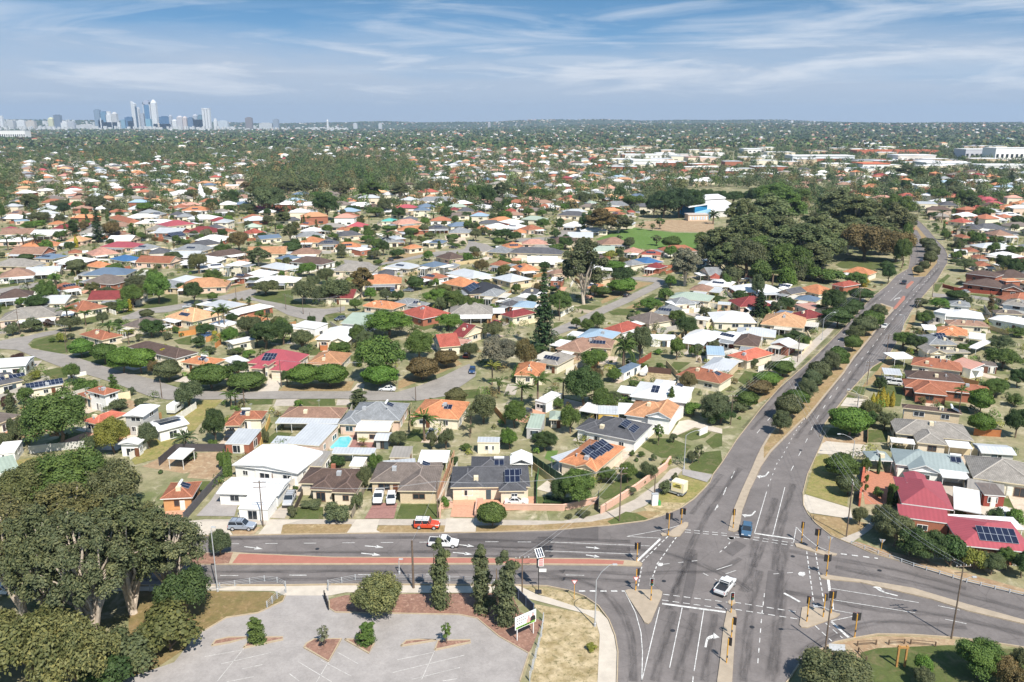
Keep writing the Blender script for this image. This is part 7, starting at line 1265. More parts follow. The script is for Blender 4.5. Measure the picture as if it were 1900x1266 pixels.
giveway('c3',503,797,690,0,'give way sign on the sandy corner verge'); giveway('c3',849,757,672,0,'give way sign on the triangular island'); giveway('c4',722,548,448,PI_*.9,'give way sign seen from behind on the right hand island'); giveway('c4',1016,542,462,PI_*.9,'give way sign seen from behind under the corner hedge')
# ================================================================== lamps and poles
def lamp(c, x, y, tx, ty, ax, ay, label, mat='galv'):
    g = G(*P(c, x, y)); h = height_at(*P(c,tx,ty), g.y); k = F/(g.y*CP + (H-h)*SP); dx = (P(c,ax,ay)[0]-P(c,tx,ty)[0])/k; dz = max(.3, height_at(*P(c,ax,ay), g.y) - h); dx = max(-4.5, min(4.5, dx)); dz = min(2.6, dz)
    e = empty('street_lamp', (g.x, g.y, 0)); mb = MB(); mb.tube((0,0,0),(0,0,h),.11,.07,8); mb.lathe([(.2,0),(.2,.5),(.12,.6)],8); mb.build('pole', M[mat], e)
    mb = MB(); mb.path([(0,0,h-.05),(dx*.3,0,h+dz*.5),(dx*.75,0,h+dz*.92),(dx,0,h+dz)],.045,6); mb.build('arm', M['galv'], e); mb = MB(); s = 1 if dx > 0 else -1; mb.hexa([(dx-.05*s if s>0 else dx-.65,-.14,h+dz-.1),(dx+.65 if s>0 else dx+.05,-.14,h+dz-.1),(dx+.65 if s>0 else dx+.05,.14,h+dz-.1),(dx-.05 if s>0 else dx-.65,.14,h+dz-.1)],[(dx-.05 if s>0 else dx-.6,-.08,h+dz+.08),(dx+.6 if s>0 else dx+.05,-.08,h+dz+.08),(dx+.6 if s>0 else dx+.05,.08,h+dz+.08),(dx-.05 if s>0 else dx-.6,.08,h+dz+.08)]); mb.build('lamp_head', M['galv'], e)
    tag(e, label, 'street lamp', 'street lamps')
for q in (('c3',620,950,627,690,718,600,'street lamp on the sandy corner with arm over the slip lane'), ('c6',1650,600,1652,380,1730,348,'street lamp with arm on the verge lawn above the trailer'), ('c7',640,525,640,415,540,370,'street lamp right of the road before the grey green house'), ('c7',672,200,672,120,605,78,'street lamp above the big bright clipped tree'), ('d3',712,478,716,355,770,315,'street lamp left of the main road before the peach roof'), ('c1',1200,735,1188,400,1192,380,'white lamp post at the right edge of the paperbarks'), ('d3',1186,420,1190,335,1170,330,'dark lamp post right of the main road above the white car'), ('c2',1072,640,1070,570,1072,556,'short lamp on the red brick median')): lamp(*q)
WIRES = []
def pole(c, x, y, tx, ty, label, arm=0, mat='wood_pole', thick=.15, lampx=None):
    g = G(*P(c, x, y)); h = height_at(*P(c,tx,ty), g.y); h = min(h, 13.5); e = empty('power_pole', (g.x, g.y, 0)); mb = MB(); mb.tube((0,0,-.2),(0,0,h),thick,thick*.7,9); mb.build('pole', M[mat], e); top = (g.x, g.y, h)
    if arm:
        mb = MB(); a = arm
        for z_ in (h-.35, h-1.3): mb.box(-1.15*math.cos(a)-.05,-.07,z_-.06,1.15*math.cos(a)+.05,.07,z_+.06) if abs(a) < .1 else mb.tube((-1.15*math.cos(a),-1.15*math.sin(a),z_),(1.15*math.cos(a),1.15*math.sin(a),z_),.07,n=5)
        cr = mb.build('crossarm', M[mat], e); mb = MB()
        for s in (-1,-.4,.4,1): mb.tube((s*math.cos(a),s*math.sin(a),h-.3),(s*math.cos(a),s*math.sin(a),h-.08),.05,n=6)
        mb.build('insulator', M['white_paint'], cr)
    if lampx: mb = MB(); mb.path([(0,0,h*.78),(lampx*.6,-.2,h*.78+.7),(lampx,-.3,h*.78+.8)],.04,5); ar = mb.build('lamp_arm', M['galv'], e); mb = MB(); mb.box(lampx-.3,-.45,h*.78+.74,lampx+.3,-.15,h*.78+.9); mb.build('lamp_head', M['galv'], ar)
    tag(e, label, 'power pole', 'power and service poles'); return top
pt = {}
for k, q in dict(a=('c6',1229,942,1246,588,'tall timber power pole with crossarm on the corner lawn',.1), b=('c4',822,446,850,130,'timber power pole with crossarm right of the intersection',1.3), c=('c4',1415,1020,1443,600,'leaning timber pole with lamp at the lower right kerb',.1), d=('c2',322,377,318,125,'thin pole before the low white house',.1), e=('c2',1150,718,1142,455,'thick green pole at the near kerb left of the narrow trees',0), f=('c2',1748,772,1733,542,'dark pole with crossarm behind the billboard',.1), g=('c4',703,1085,740,795,'pole with curved lamp arm at the lower right corner',0), h=('c2',1283,332,1283,125,'slim grey pole before the weathered house',0),
        i=('d1',465,602,459,412,'pale pole before the crimson roofed house',0), j=('d1',1276,580,1268,402,'pole with crossarm beside the bright clipped tree',.1), k=('a1',216,920,196,650,'pale green pole with crossarm at left near the street corner',.1), l=('a1',716,1010,706,832,'timber pole on the corner lawn at left',.1), m=('a2',740,552,733,392,'thin pole before the wide driveway by the bend',0), n=('a2',1271,662,1265,492,'left pole of three along the bend',0), o=('a2',1456,712,1456,532,'middle pole of three along the bend',0), p=('a2',1856,697,1855,507,'right pole of three along the bend',0), q=('a4',622,778,625,548,'dark green pole beside the white brick wall on the side street',0),
        r=('a7',424,438,440,172,'timber pole with crossarm right of the main road near white gate',.1), s=('a7',222,712,266,462,'timber pole with crossarm above the lawn strip right of the road',.1), t=('a7',120,948,126,842,'short pole beside the golden cypresses',.1), u=('d3',568,608,572,462,'pole left of the main road before the white portico',0), v=('d3',930,278,936,172,'pale pole left of the main road farther up',.1), w=('d3',1264,352,1270,242,'timber pole right of the main road near two red arrows',.1), x=('d3',1360,225,1368,137,'farthest dark pole right of the main road',.1), y=('d3',176,978,178,802,'pole with small crossarm beside the driveway crossing left of the road',.1), z=('c7',603,1040,640,720,'grey lower pole beside the tall timber pole on the dry verge',0), aa=('c6',1458,762,1460,640,'slim white post beside the footpath',0), ab=('c8',470,205,468,60,'pole on the corner lawn behind the clipped trees',0), ac=('c8',1143,530,1140,395,'thin post beside the curved road',0), ad=('a2',1530,800,1527,690,'thin white mast left of the grey roof in middle ground',0), ae=('a3',1528,790,1527,688,'white mast above the dark hedge in middle ground',0), af=('d1',1412,700,1410,598,'thin post at the kerb before the orange house',0)).items():
    if k != 'z': pt[k] = pole(*q[:6], arm=q[6], thick=.2 if k == 'e' else .13, lampx=1.6 if k == 'c' else (-2.2 if k == 'g' else None))
def wire(a, b, label, n=3, sag=1.0):
    mb = MB()
    for i in range(n):
        o = (i-(n-1)/2)*.9; p0 = Vector(a)+Vector((o,0,-.1)); p1 = Vector(b)+Vector((o,0,-.1)); pts = []
        for k in range(13): t_ = k/12; q = p0.lerp(p1,t_); q.z -= sag*4*t_*(1-t_); pts.append(q)
        mb.path(pts, .016, 4)
    o = mb.build('overhead_wire', M['galv']); tag(o, label, 'overhead wire', 'overhead wires')
wire(pt['a'], pt['f'], 'wires from the corner lawn pole to the pole behind the billboard', 2, 1.6); wire(pt['b'], (pt['b'][0]+9, pt['b'][1]+58, 10.5), 'wires running up the right side of the main road', 3); wire(pt['r'], pt['s'], 'wires between the two poles near the white gate', 3, .7); wire(pt['r'], pt['w'], 'wires running along the far right side of the main road', 3, 1.2); wire(pt['h'], pt['e'], 'single wire crossing the cross street', 1, .8); wire(pt['j'], pt['i'], 'wires between poles before the crimson roof and the clipped trees', 3, 1.0); wire(pt['n'], pt['o'], 'wires between left and middle poles along the bend', 3, .8); wire(pt['o'], pt['p'], 'wires between middle and right poles along the bend', 3, .8); wire(pt['k'], pt['l'], 'wires between the two poles at the left street corner', 3, .8); wire(pt['s'], pt['t'], 'wires between the lawn strip pole and the cypress pole', 3, .8); wire(pt['u'], pt['v'], 'wires on the left side of the main road', 3, 1.0); wire(pt['y'], pt['u'], 'wires from the driveway crossing pole up the main road', 3, 1.2); wire(pt['h'], pt['a'], 'wires from the slim grey pole to the corner lawn pole', 2, 1.4); wire(pt['d'], pt['h'], 'wires along the verge before the front row houses', 2, 1.5); wire(pt['b'], pt['c'], 'wires crossing the right hand road', 2, 1.2)
# ================================================================== solar sign, billboard, box, shelter, bench
g = G(*P('c2',1838,742)); e = empty('warning_sign', (g.x, g.y, .1)); hz_ = height_at(*P('c2',1845,525), g.y)
mb = MB(); mb.tube((0,0,0),(0,0,hz_-.3),.07,n=8); mb.box(-.5,-.5,0,.5,.5,.14); mb.build('post', M['dark_metal'], e); mb = MB(); mb.box(-.35,-.1,hz_-2.6,-.1,.12,hz_-.6); mb.build('control_box', M['dark_metal'], e)
mb = MB(); o = None; mb.add([(-.75,-.75,0),(.75,-.75,0),(.75,.75,0),(-.75,.75,0)],0); mb.add([(-.75,-.75,-.06),(-.75,.75,-.06),(.75,.75,-.06),(.75,-.75,-.06)],0); [mb.box(-.6+.45*k,-.68,.004,-.28+.45*k,.68,.02,1) for k in range(3)]; o = mb.build('solar_panel', [M['signal_white'], M['solar']], e); o.location = (.1,-.05,hz_); o.rotation_euler = (math.radians(48),math.radians(10),math.radians(38))
mb = MB(); mb.box(-.1,-.16,hz_-2.3,.75,-.12,hz_-.95); so_ = mb.build('sign_board', M['signal_white'], e); mb = MB(); [mb.box(0,-.175,hz_-2.15+.36*k,.65,-.161,hz_-1.98+.36*k) for k in range(4)]; mb.build('red_lettering', M['red_paint'], so_); mb = MB(); mb.box(.05,-.16,hz_-3.3,1.2,-.12,hz_-2.75); mb.build('name_plate', M['signal_white'], e); tag(e, 'black post with solar panel and red and white sign board at the corner', 'road sign')
A = G(*P('c2',1715,1012)); B = G(*P('c2',1812,968)); d = B - A; Lb = d.length*1.12; e = empty('billboard', (A.x, A.y, 0), math.atan2(d.y, d.x)); h0 = height_at(*P('c2',1705,948), A.y); h1 = height_at(*P('c2',1705,878), A.y)
for xx in (.25, d.length): mb = MB(); mb.box(xx-.06,.06,0,xx+.06,.18,h1-.1); mb.build('post', M['white_paint'], e)
mb = MB(); mb.box(-.2,-.03,h0,Lb,.05,h1); bd = mb.build('board', M['signal_white'], e); hb = h1 - h0
mb = MB(); mb.box(-.05,-.045,h0+.1,Lb-.2,-.031,h0+hb*.2); mb.build('green_band', M['sign_green'], bd); mb = MB(); [mb.box(.3+k*.42,-.058,h0+.17,.3+k*.42+.28,-.046,h0+hb*.16) for k in range(int((Lb-.9)/.42))]; [mb.box(.1+k*.34,-.045,h0+hb*z_,.1+k*.34+.22,-.031,h0+hb*(z_+.05)) for z_, n_ in ((.8,4),(.6,5),(.4,3)) for k in range(n_) if .1+k*.34 < Lb*.45]; mb.build('lettering', M['ink'], bd)
def portrait(cx_, s, shirt, name):
    mb = MB(); mb.add([(cx_-.55*s,-.046,h0+hb*.21),(cx_+.55*s,-.046,h0+hb*.21),(cx_+.5*s,-.046,h0+hb*.21+.7*s),(cx_+.2*s,-.046,h0+hb*.21+.95*s),(cx_-.2*s,-.046,h0+hb*.21+.95*s),(cx_-.5*s,-.046,h0+hb*.21+.7*s)],0); mb.add([(cx_+.26*s*math.cos(t_*.785),-.05,h0+hb*.21+1.22*s+.32*s*math.sin(t_*.785)) for t_ in range(8)],1); mb.add([(cx_-.26*s,-.054,h0+hb*.21+1.3*s),(cx_+.26*s,-.054,h0+hb*.21+1.3*s),(cx_+.2*s,-.054,h0+hb*.21+1.6*s),(cx_-.2*s,-.054,h0+hb*.21+1.6*s)],2); mb.build(name, [M[shirt], M['pink'], M['galv']], bd)
portrait(Lb*.62, hb*.36, 'pink', 'portrait'); portrait(Lb*.83, hb*.42, 'ink', 'portrait'); tag(e, 'white billboard with two portraits and green band on posts by the car park', 'billboard')
g = G(*P('c6',1458,835)); e = empty('utility_cabinet', (g.x, g.y, .04), .15); mb = MB(); mb.box(-.6,-.35,0,.6,.35,2.3); mb.build('cabinet', M['signal_white'], e); mb = MB(); mb.box(-.66,-.4,2.3,.66,.4,2.4); mb.build('lid', M['galv'], e); mb = MB(); mb.box(.62,-.5,0,1.1,.2,.9); mb.build('side_box', M['turquoise_cloth'], e); tag(e, 'tall white utility cabinet on the sandy verge below the brick wall', 'cabinet')
g = G(*P('c4',770,1100)); e = empty('bench', (g.x, g.y, .1), -.12); mb = MB(); mb.box(-1.1,-.35,.42,1.1,.25,.5); mb.build('seat', M['galv'], e); mb = MB(); mb.hexa([(-1.1,.22,.5),(1.1,.22,.5),(1.1,.28,.5),(-1.1,.28,.5)],[(-1.1,.4,1.0),(1.1,.4,1.0),(1.1,.46,1.0),(-1.1,.46,1.0)]); mb.build('backrest', M['galv'], e); [(lambda q: q.build('leg', M['dark_metal'], e))((lambda m_: (m_.box(x_,-.3,0,x_+.08,.25,.42), m_)[1])(MB())) for x_ in (-1.0,.92)]; tag(e, 'grey metal bench on paving at the lower right corner', 'bench')
g0 = G(*P('c4',1105,1180)); g1 = G(*P('c4',1128,1172)); e = empty('timber_frame', (g0.x, g0.y, 0)); [(lambda m_: (m_.box(x_-.12,-.12,0,x_+.12,.12,3.4), m_.build('post', M['timber'], e)))(MB()) for x_ in (0,1.1)]; mb = MB(); mb.box(-.2,-.14,3.0,1.3,.14,3.25); mb.build('beam', M['timber'], e); tag(e, 'pair of timber posts joined by a beam on the lower right lawn', 'timber frame')
def pool():
    pts = PL('c5',925,366,960,350,1015,346,1036,362,1020,395,1000,426,890,432,884,418); prism('swimming_pool_coping', PL('c5',915,362,960,342,1018,338,1048,360,1028,400,1006,434,880,440,874,416), 0, .14, 'concrete_pale', 'concrete_pale'); o = sheet('pool_water', pts, .15, 'water_pool', block=False)
pool()
# ================================================================== fences and walls
def fence(c, pts, h, col, label, name='fence', th=.08, cap=False, mat='objfence', posts=True, rail=False, group='fences and boundary walls', step=2.4):
    w = W2([P(c, pts[i], pts[i+1]) for i in range(0, len(pts), 2)]); o0 = w[0]; e = empty(name, (*o0, hz(*o0))); L = [(p[0]-o0[0], p[1]-o0[1]) for p in w]; pm = MB()
    if rail:
        for z_ in ((h, h*.52) if rail == 1 else (h, h*.75, h*.5, h*.25)): pm.path([(x,y,z_-.04) for x,y in L], .022 if rail != 1 else .05, 5)
        pm.build('rail', M[mat], e, col)
    else: raised_mb(pm, L, th, 0, h); pm.build('panel', M[mat], e, col)
    if cap: cm = MB(); raised_mb(cm, L, th+.14, h+.003, h+.1); cm.build('capping', M['objfence'], e, tuple(min(.85,q*1.25) for q in col))
    if posts:
        seg = []; 
        for a_, b_ in zip(L, L[1:]):
            n = max(1, round(math.dist(a_, b_)/step)); seg += [(a_[0]+(b_[0]-a_[0])*k/n, a_[1]+(b_[1]-a_[1])*k/n) for k in range(n)]
        seg.append(L[-1]); seg = seg[:60]; b = MB(); s = th/2+.035; b.box(-s,-s,0,s,s,h+(.12 if not rail else .02)); pmn = b.mesh('post', M[mat])
        for x, y in seg: link('post', pmn, e, col, (x,y,0))
    tag(e, label, 'fence' if name != 'wall' else 'wall', group); return e
WF = S(232,228,218); CFc = S(222,206,172); BKW = S(202,164,144)
fence('c2',[-300,735,0,735,330,682,400,690,445,712],1.1,S(150,150,148),'galvanised pedestrian rail along the footpath left of the car park entry',rail=2,mat='galv'); fence('c2',[680,735,680,706,830,676,1200,676,1500,690,1690,716],1.1,S(150,150,148),'galvanised pedestrian rail along the footpath right of the car park entry',rail=2,mat='galv')
fence('c2',[345,830,400,775,448,745],1.3,S(120,120,120),'open car park gate left of the entry',name='gate',rail=2,mat='galv',step=1.2); fence('c2',[682,842,660,780],1.6,S(50,50,52),'folded car park gate right of the entry',name='gate',rail=2,mat='dark_metal',step=.8)
fence('c2',[1690,742,1812,862],1.8,S(84,94,112),'blue grey panel fence behind the billboard',th=.1); fence('c2',[1865,902,1855,985,1790,1230],1.5,S(120,112,104),'mesh fence on right side of the car park running to the bottom edge',rail=2,mat='galv')
fence('c6',[480,866,860,872,1085,822],1.2,BKW,'low salmon brick wall along the front of the black tiled house',name='wall',th=.25,cap=True,posts=False,mat='objwall'); fence('c6',[1110,890,1180,845,1340,742,1530,602,1560,560],1.45,BKW,'long salmon brick boundary wall climbing along the corner footpath',name='wall',th=.28,cap=True,mat='objwall',step=5); fence('c6',[58,920,62,862,140,850],1.3,BKW,'brick gate pillar wall left of the brick forecourt',name='wall',th=.3,posts=False,mat='objwall'); fence('c6',[288,915,300,830,340,828],1.3,BKW,'brick gate pillar wall right of the forecourt entry',name='wall',th=.3,posts=False,mat='objwall'); fence('c6',[1090,880,1092,800],1.8,S(60,62,64),'dark gate between the two brick walls',name='gate')
fence('c6',[688,860,690,700,700,640],1.5,S(70,110,70),'green fence between forecourt and corner garden'); fence('c6',[660,560,850,690],1.9,S(70,92,72),'dark green fence behind the corner garden'); fence('c6',[45,790,150,520],1.5,S(190,150,122),'terracotta side fence left of the black tiled house')
for pts, lab in (([705,858,880,862],'outer hedge of the square knot garden'), ([740,830,850,832],'middle hedge of the square knot garden'), ([745,800,860,804],'rear hedge of the square knot garden')):
    a = G(*P('c6',*pts[:2])); b = G(*P('c6',*pts[2:])); m_ = (a+b)/2; tree_at('hedge', m_.x, m_.y, .7, (b-a).length, 'd', lab, 'hedges', math.atan2(b.y-a.y, b.x-a.x))
fence('c4',[850,490,1000,545,1200,615,1500,706,1826,785,2400,900],.75,S(200,196,188),'galvanised guard rail along the right hand road below the hedge',name='guard_rail',rail=1,mat='galv',step=2.0)
for pts, lab in (([885,1062,990,1055],'left log rail at the lower right corner'), ([1062,1055,1150,1050],'middle log rail at the lower right corner'), ([1185,1052,1325,1066],'right log rail at the lower right corner'), ([890,1098,935,1150],'short log rail beside the path at the lower right')): fence('c4',pts,.8,S(110,92,76),lab,name='log_rail',rail=1,mat='log',step=2.6)
fence('c8',[1112,812,1250,695,1385,602],1.8,WF,'white panel fence along the grassy lane',th=.06); fence('c8',[1125,1005,1240,905,1400,905,1690,905],1.9,S(84,80,82),'charcoal metal fence around the bare yard'); fence('c1',[1015,352,1120,230,1225,112],1.9,S(98,96,98),'charcoal metal fence beside the white house driveway'); fence('c8',[920,960,970,930,1048,880],1.6,WF,'white fence behind the frangipani tree')
fence('c5',[440,905,560,760,640,640],1.9,WF,'tall white wall right of the low white house',name='wall',th=.2,posts=False,mat='objwall'); fence('c5',[235,908,430,912],.8,WF,'low white wall along the footpath before the low white house',name='wall',th=.2,posts=False,mat='objwall'); fence('c5',[625,900,700,740],1.4,S(90,80,72),'timber fence along left of the dark brown house'); fence('c5',[1040,920,1100,790,1140,700],1.6,S(150,140,124),'grey fence between the dark brown and weathered houses'); fence('c5',[1650,900,1690,760,1760,520],1.5,S(196,168,140),'tan side fence right of the weathered house'); fence('c5',[850,395,930,262],1.8,S(150,160,140),'green grey fence left of the pool'); fence('c5',[395,430,460,240],1.8,S(220,180,110),'timber fence beside the terracotta house')
fence('c7',[866,445,1200,490,1560,540],2.2,CFc,'long cream boundary wall between the grey houses at right',name='wall',th=.16,mat='objwall'); fence('c7',[682,842,700,700,716,600],1.6,S(168,92,72),'red brick wall with piers beside the dry verge',name='wall',th=.25,cap=True,mat='objwall'); fence('c7',[930,655,1300,665,1420,690],2.0,WF,'white wall behind the red hipped house',name='wall',th=.14,mat='objwall'); fence('c7',[735,430,735,335,738,290],1.4,S(150,130,100),'timber fence beside the lawn right of the road'); fence('c7',[1430,380,1600,390],1.7,S(170,110,70),'brown timber fence in the back yard at right'); fence('c7',[745,205,745,300],1.2,WF,'white front fence beside the golden cypresses')
fence('c6',[1330,470,1450,370],1.8,WF,'white wall on the right of the charcoal hip roof',name='wall',th=.18,mat='objwall'); fence('c6',[1490,372,1640,262],2.6,WF,'tall white wall right of the tan orange house',name='wall',th=.2,mat='objwall'); fence('c6',[1750,385,1802,362],1.6,WF,'short white wall on the verge lawn',name='wall',th=.2,posts=False,mat='objwall'); fence('d2',[1260,535,1360,470],1.8,S(150,80,64),'rust red fence behind the silver sheds'); fence('d2',[1340,575,1500,590],1.8,S(96,74,66),'dark brown fence behind the boat'); fence('d2',[1180,580,1270,525],1.9,S(86,96,110),'slate blue fence panel beside the sandy yard')
fence('a6',[945,655,1080,690,1250,715,1640,750,1800,760],1.5,S(150,78,62),'red brick fence with piers around the two storey house',name='wall',th=.25,mat='objwall',step=4); fence('a5',[520,800,700,790,900,810],2.0,CFc,'cream wall before the white hipped roof',name='wall',th=.15,mat='objwall'); fence('a5',[540,570,740,610],1.8,WF,'white panel fence behind the olive bush'); fence('a5',[1600,880,1640,960,1540,1080],1.6,CFc,'cream front wall with piers before the peach roof',name='wall',th=.2,mat='objwall',step=3); fence('a4',[640,738,768,668],1.7,WF,'white brick wall with piers on the side street',name='wall',th=.25,mat='objwall',step=1.6); fence('a4',[545,740,545,700],1.7,WF,'short white return wall on the side street',name='wall',th=.2,mat='objwall'); fence('a1',[1060,655,1240,718],1.6,WF,'white wall left of the short driveway',name='wall',th=.15,mat='objwall'); fence('a1',[0,88,180,95,355,85],1.7,S(222,180,120),'tan wall before the wide orange roof',name='wall',th=.15,mat='objwall'); fence('a1',[740,700,1060,600],1.6,CFc,'cream wall behind the corner palms'); fence('a2',[130,950,310,925],1.8,S(200,140,84),'orange timber fence behind the square lawn'); fence('a2',[420,1010,620,950],1.8,S(200,146,96),'orange timber fence beside the yellow bush'); fence('a2',[1630,1060,1640,1100,1710,1100],1.8,S(190,120,80),'tan timber fence before the white gable'); fence('a3',[460,560,600,575,760,590],1.5,S(170,160,140),'grey wall along the paved forecourt in the middle ground'); fence('a3',[160,230,350,250],1.4,CFc,'cream wall before the clipped hedge on the far street'); fence('a2',[1140,290,1360,300],1.8,CFc,'cream wall right of the white hipped roof',name='wall',th=.15,mat='objwall'); fence('a3',[1480,215,1760,280],1.3,CFc,'cream front wall of the grey roofed house by the far street',name='wall',th=.15,mat='objwall')
fence('c8',[650,590,750,560,920,530],2.0,CFc,'cream wall below the two storey terracotta house',name='wall',th=.15,mat='objwall'); fence('c8',[210,920,330,905,600,880],1.8,S(200,198,192),'pale fence beneath the big spreading tree'); fence('c8',[480,390,610,365],1.2,WF,'low white wall beside the solar strip roof',name='wall',th=.15,posts=False,mat='objwall'); fence('d1',[40,300,0,330],1.8,S(200,140,90),'timber fence at the back of the orange house'); fence('d1',[740,290,790,330],1.8,S(206,140,90),'tan timber fence left of the white gable'); fence('d3',[60,280,300,300],1.8,CFc,'cream fence behind the peach roof'); fence('d3',[1450,690,1450,640],1.8,S(170,160,150),'grey side fence right of the road'); fence('c7',[600,110,740,150],.9,CFc,'low cream wall along the verge right of the main road',name='wall',th=.2,posts=False,mat='objwall')
# plain side fences between neighbouring lots (pairs of near houses)
FN = [0]
hs = [h for h in HOUSES if h['cat'] == 'house' and h['y'] < 420]
for i_, h in enumerate(hs):
    best = None
    for k in hs[i_+1:]:
        dd = math.hypot(h['x']-k['x'], h['y']-k['y'])
        if 12 < dd < 30 and abs(h['x']-k['x']) > abs(h['y']-k['y']) and (best is None or dd < best[0]): best = (dd, k)
    if best:
        k = best[1]; mx_, my_ = (h['x']+k['x'])/2, (h['y']+k['y'])/2; dx, dy = k['x']-h['x'], k['y']-h['y']; n = math.hypot(dx,dy); dx, dy = -dy/n, dx/n
        a_ = (mx_-dx*8, my_-dy*8); b_ = (mx_+dx*9, my_+dy*9)
        if any(blocked(*(a_[0]+(b_[0]-a_[0])*t_, a_[1]+(b_[1]-a_[1])*t_)) for t_ in (0,.25,.5,.75,1)): continue
        pa, pb = proj(*a_,0), proj(*b_,0); col = rr.choice((S(214,206,190), S(196,190,180), S(200,180,140), S(150,150,146), S(170,130,90)))
        e = fence('f',[*pa,*pb],1.7,col,None,posts=False); FN[0] += 1; e['_mid'] = [float(q) for q in proj(mx_,my_,1)]
r8 = random.Random(91)
for h in HOUSES:
    if h['cat'] != 'house' or h['o'].get('group') != 'houses across the suburb' or not 225 < h['y'] < 640 or r8.random() < .25: continue
    o = h['o']; rz = o.rotation_euler.z; c_, s_ = math.cos(rz), math.sin(rz); X0, Y0_ = o.location.x, o.location.y; w_ = abs((h['x']-X0)*c_ + (h['y']-Y0_)*s_)*2; D_ = abs(-(h['x']-X0)*s_ + (h['y']-Y0_)*c_)*2
    T = lambda x, y: (X0 + x*c_ - y*s_, Y0_ + x*s_ + y*c_); m_ = r8.uniform(2,4); b_ = D_ + r8.uniform(4,7)
    q = [T(-m_,1),T(-m_,b_),T(w_+m_,b_),T(w_+m_,1)]
    if r8.random() < .5: q = q[:3]
    if r8.random() < .3: q = q[::-1][:2]
    ok = all(not blocked(q[i][0]+(q[i+1][0]-q[i][0])*t_, q[i][1]+(q[i+1][1]-q[i][1])*t_) and not any((k['x']-q[i][0]-(q[i+1][0]-q[i][0])*t_)**2+(k['y']-q[i][1]-(q[i+1][1]-q[i][1])*t_)**2 < (k['r']*.62)**2 for k in HOUSES if abs(k['y']-h['y']) < 40) for i in range(len(q)-1) for t_ in (0,.25,.5,.75,1))
    if not ok: continue
    pp = [v for p in q for v in proj(*p,0)]; e = fence('f', pp, 1.75, r8.choice((S(226,220,206), S(222,206,172), S(200,180,140), S(232,230,224), S(176,172,166), S(160,104,80))), None, posts=False); e['_mid'] = [float(v) for v in proj(*T(w_/2,b_),1)]
# ================================================================== hall with blue walls behind the sports field
def hall():
    o = G(1290,410); e = empty('school_hall', (o.x, o.y, 0), .1); s = F/(o.y*CP); m = lambda px: px/s
    def part(nm, mat, col, fn): b = MB(); fn(b); b.build(nm, M[mat], e, col)
    part('front_wing','objwall',S(214,190,166), lambda b: b.box(-m(14),0,0,m(26),9,m(11))); part('front_wing_roof','metal_roof',(.62,.55,.5), lambda b: b.box(-m(15),-.4,m(11)+.01,m(27),9.4,m(11)+.6))
    for k in range(7): part('window','objpaint',(.5,.62,.75) if k % 3 else (.8,.8,.8), lambda b: b.box(-m(11)+k*m(5.2),-.15,m(2),-m(11)+k*m(5.2)+m(3),-.02,m(8)))
    part('blue_wall','objwall',(.03,.22,.42), lambda b: b.hexa([(m(8),12,0),(m(40),20,0),(m(40),50,0),(m(8),50,0)],[(m(8),12,m(22)),(m(40),20,m(25)),(m(40),50,m(25)),(m(8),50,m(22))]))
    part('hall_roof','metal_roof',RC['W'], lambda b: b.hexa([(-m(6),10.5,m(22)+.05),(m(44),18.5,m(26)),(m(50),60,m(27)),(m(4),60,m(24))],[(-m(6),10.5,m(22)+.8),(m(44),18.5,m(26)+.8),(m(50),60,m(28)+.8),(m(4),60,m(25)+.8)]))
    part('light_blue_wing','objwall',(.30,.52,.72), lambda b: b.hexa([(m(8),9.6,0),(m(38),9.6,0),(m(40),11.8,0),(m(8),11.8,0)],[(m(8),9.6,m(12)),(m(38),9.6,m(19)),(m(40),11.8,m(20)),(m(8),11.8,m(13))]))
    part('long_roof','metal_roof',RC['W'], lambda b: b.hexa([(m(42),16,m(12)),(m(120),30,m(12)),(m(126),75,m(20)),(m(44),62,m(20))],[(m(42),16,m(12)+.8),(m(120),30,m(12)+.8),(m(126),75,m(20)+.8),(m(44),62,m(20)+.8)]))
    part('clerestory','glass',None, lambda b: b.hexa([(m(44),62,m(20)+.9),(m(126),75,m(20)+.9),(m(126),76,m(20)+.9),(m(44),63,m(20)+.9)],[(m(44),62,m(24)),(m(126),75,m(24)),(m(126),76,m(24)),(m(44),63,m(24))])); part('upper_roof','metal_roof',RC['W'], lambda b: b.hexa([(m(43),60,m(24)),(m(128),74,m(24)),(m(130),96,m(27)),(m(46),84,m(27))],[(m(43),60,m(24)+.9),(m(128),74,m(24)+.9),(m(130),96,m(27)+.9),(m(46),84,m(27)+.9)])); part('long_wall','objwall',(.6,.58,.55), lambda b: b.hexa([(m(44),17,0),(m(119),31,0),(m(125),95,0),(m(46),83,0)],[(m(44),17,m(12)-.1),(m(119),31,m(12)-.1),(m(125),95,m(12)-.1),(m(46),83,m(12)-.1)]))
    tag(e, 'school hall with white roofs and bright blue wall behind the sports field', 'hall')
hall()
def temple():
    o = G(*P('b1',368,235)); e = empty('temple_tower', (o.x, o.y, 0)); s = F/(o.y*CP); m = lambda px: px/s
    for nm, prof in (('base', [(m(11),0),(m(11),m(6)),(m(9),m(7))]), ('lower_dome', [(m(9),m(7)),(m(8),m(11)),(m(5.5),m(13)),(m(5),m(15))]), ('middle_tier', [(m(5),m(15)),(m(5),m(19)),(m(3.6),m(21))]), ('spire', [(m(3.6),m(21)),(m(3.2),m(25)),(m(1.4),m(28)),(m(.2),m(31))])): b = MB(); b.lathe(prof, 18); b.build(nm, M['white_paint'], e)
    tag(e, 'white tiered dome rising above the roofs at left', 'temple')
temple()
b = MB()
sheet('tennis_court', PL('d7',545,528,625,525,632,560,548,562), .02, 'oval', block=False)
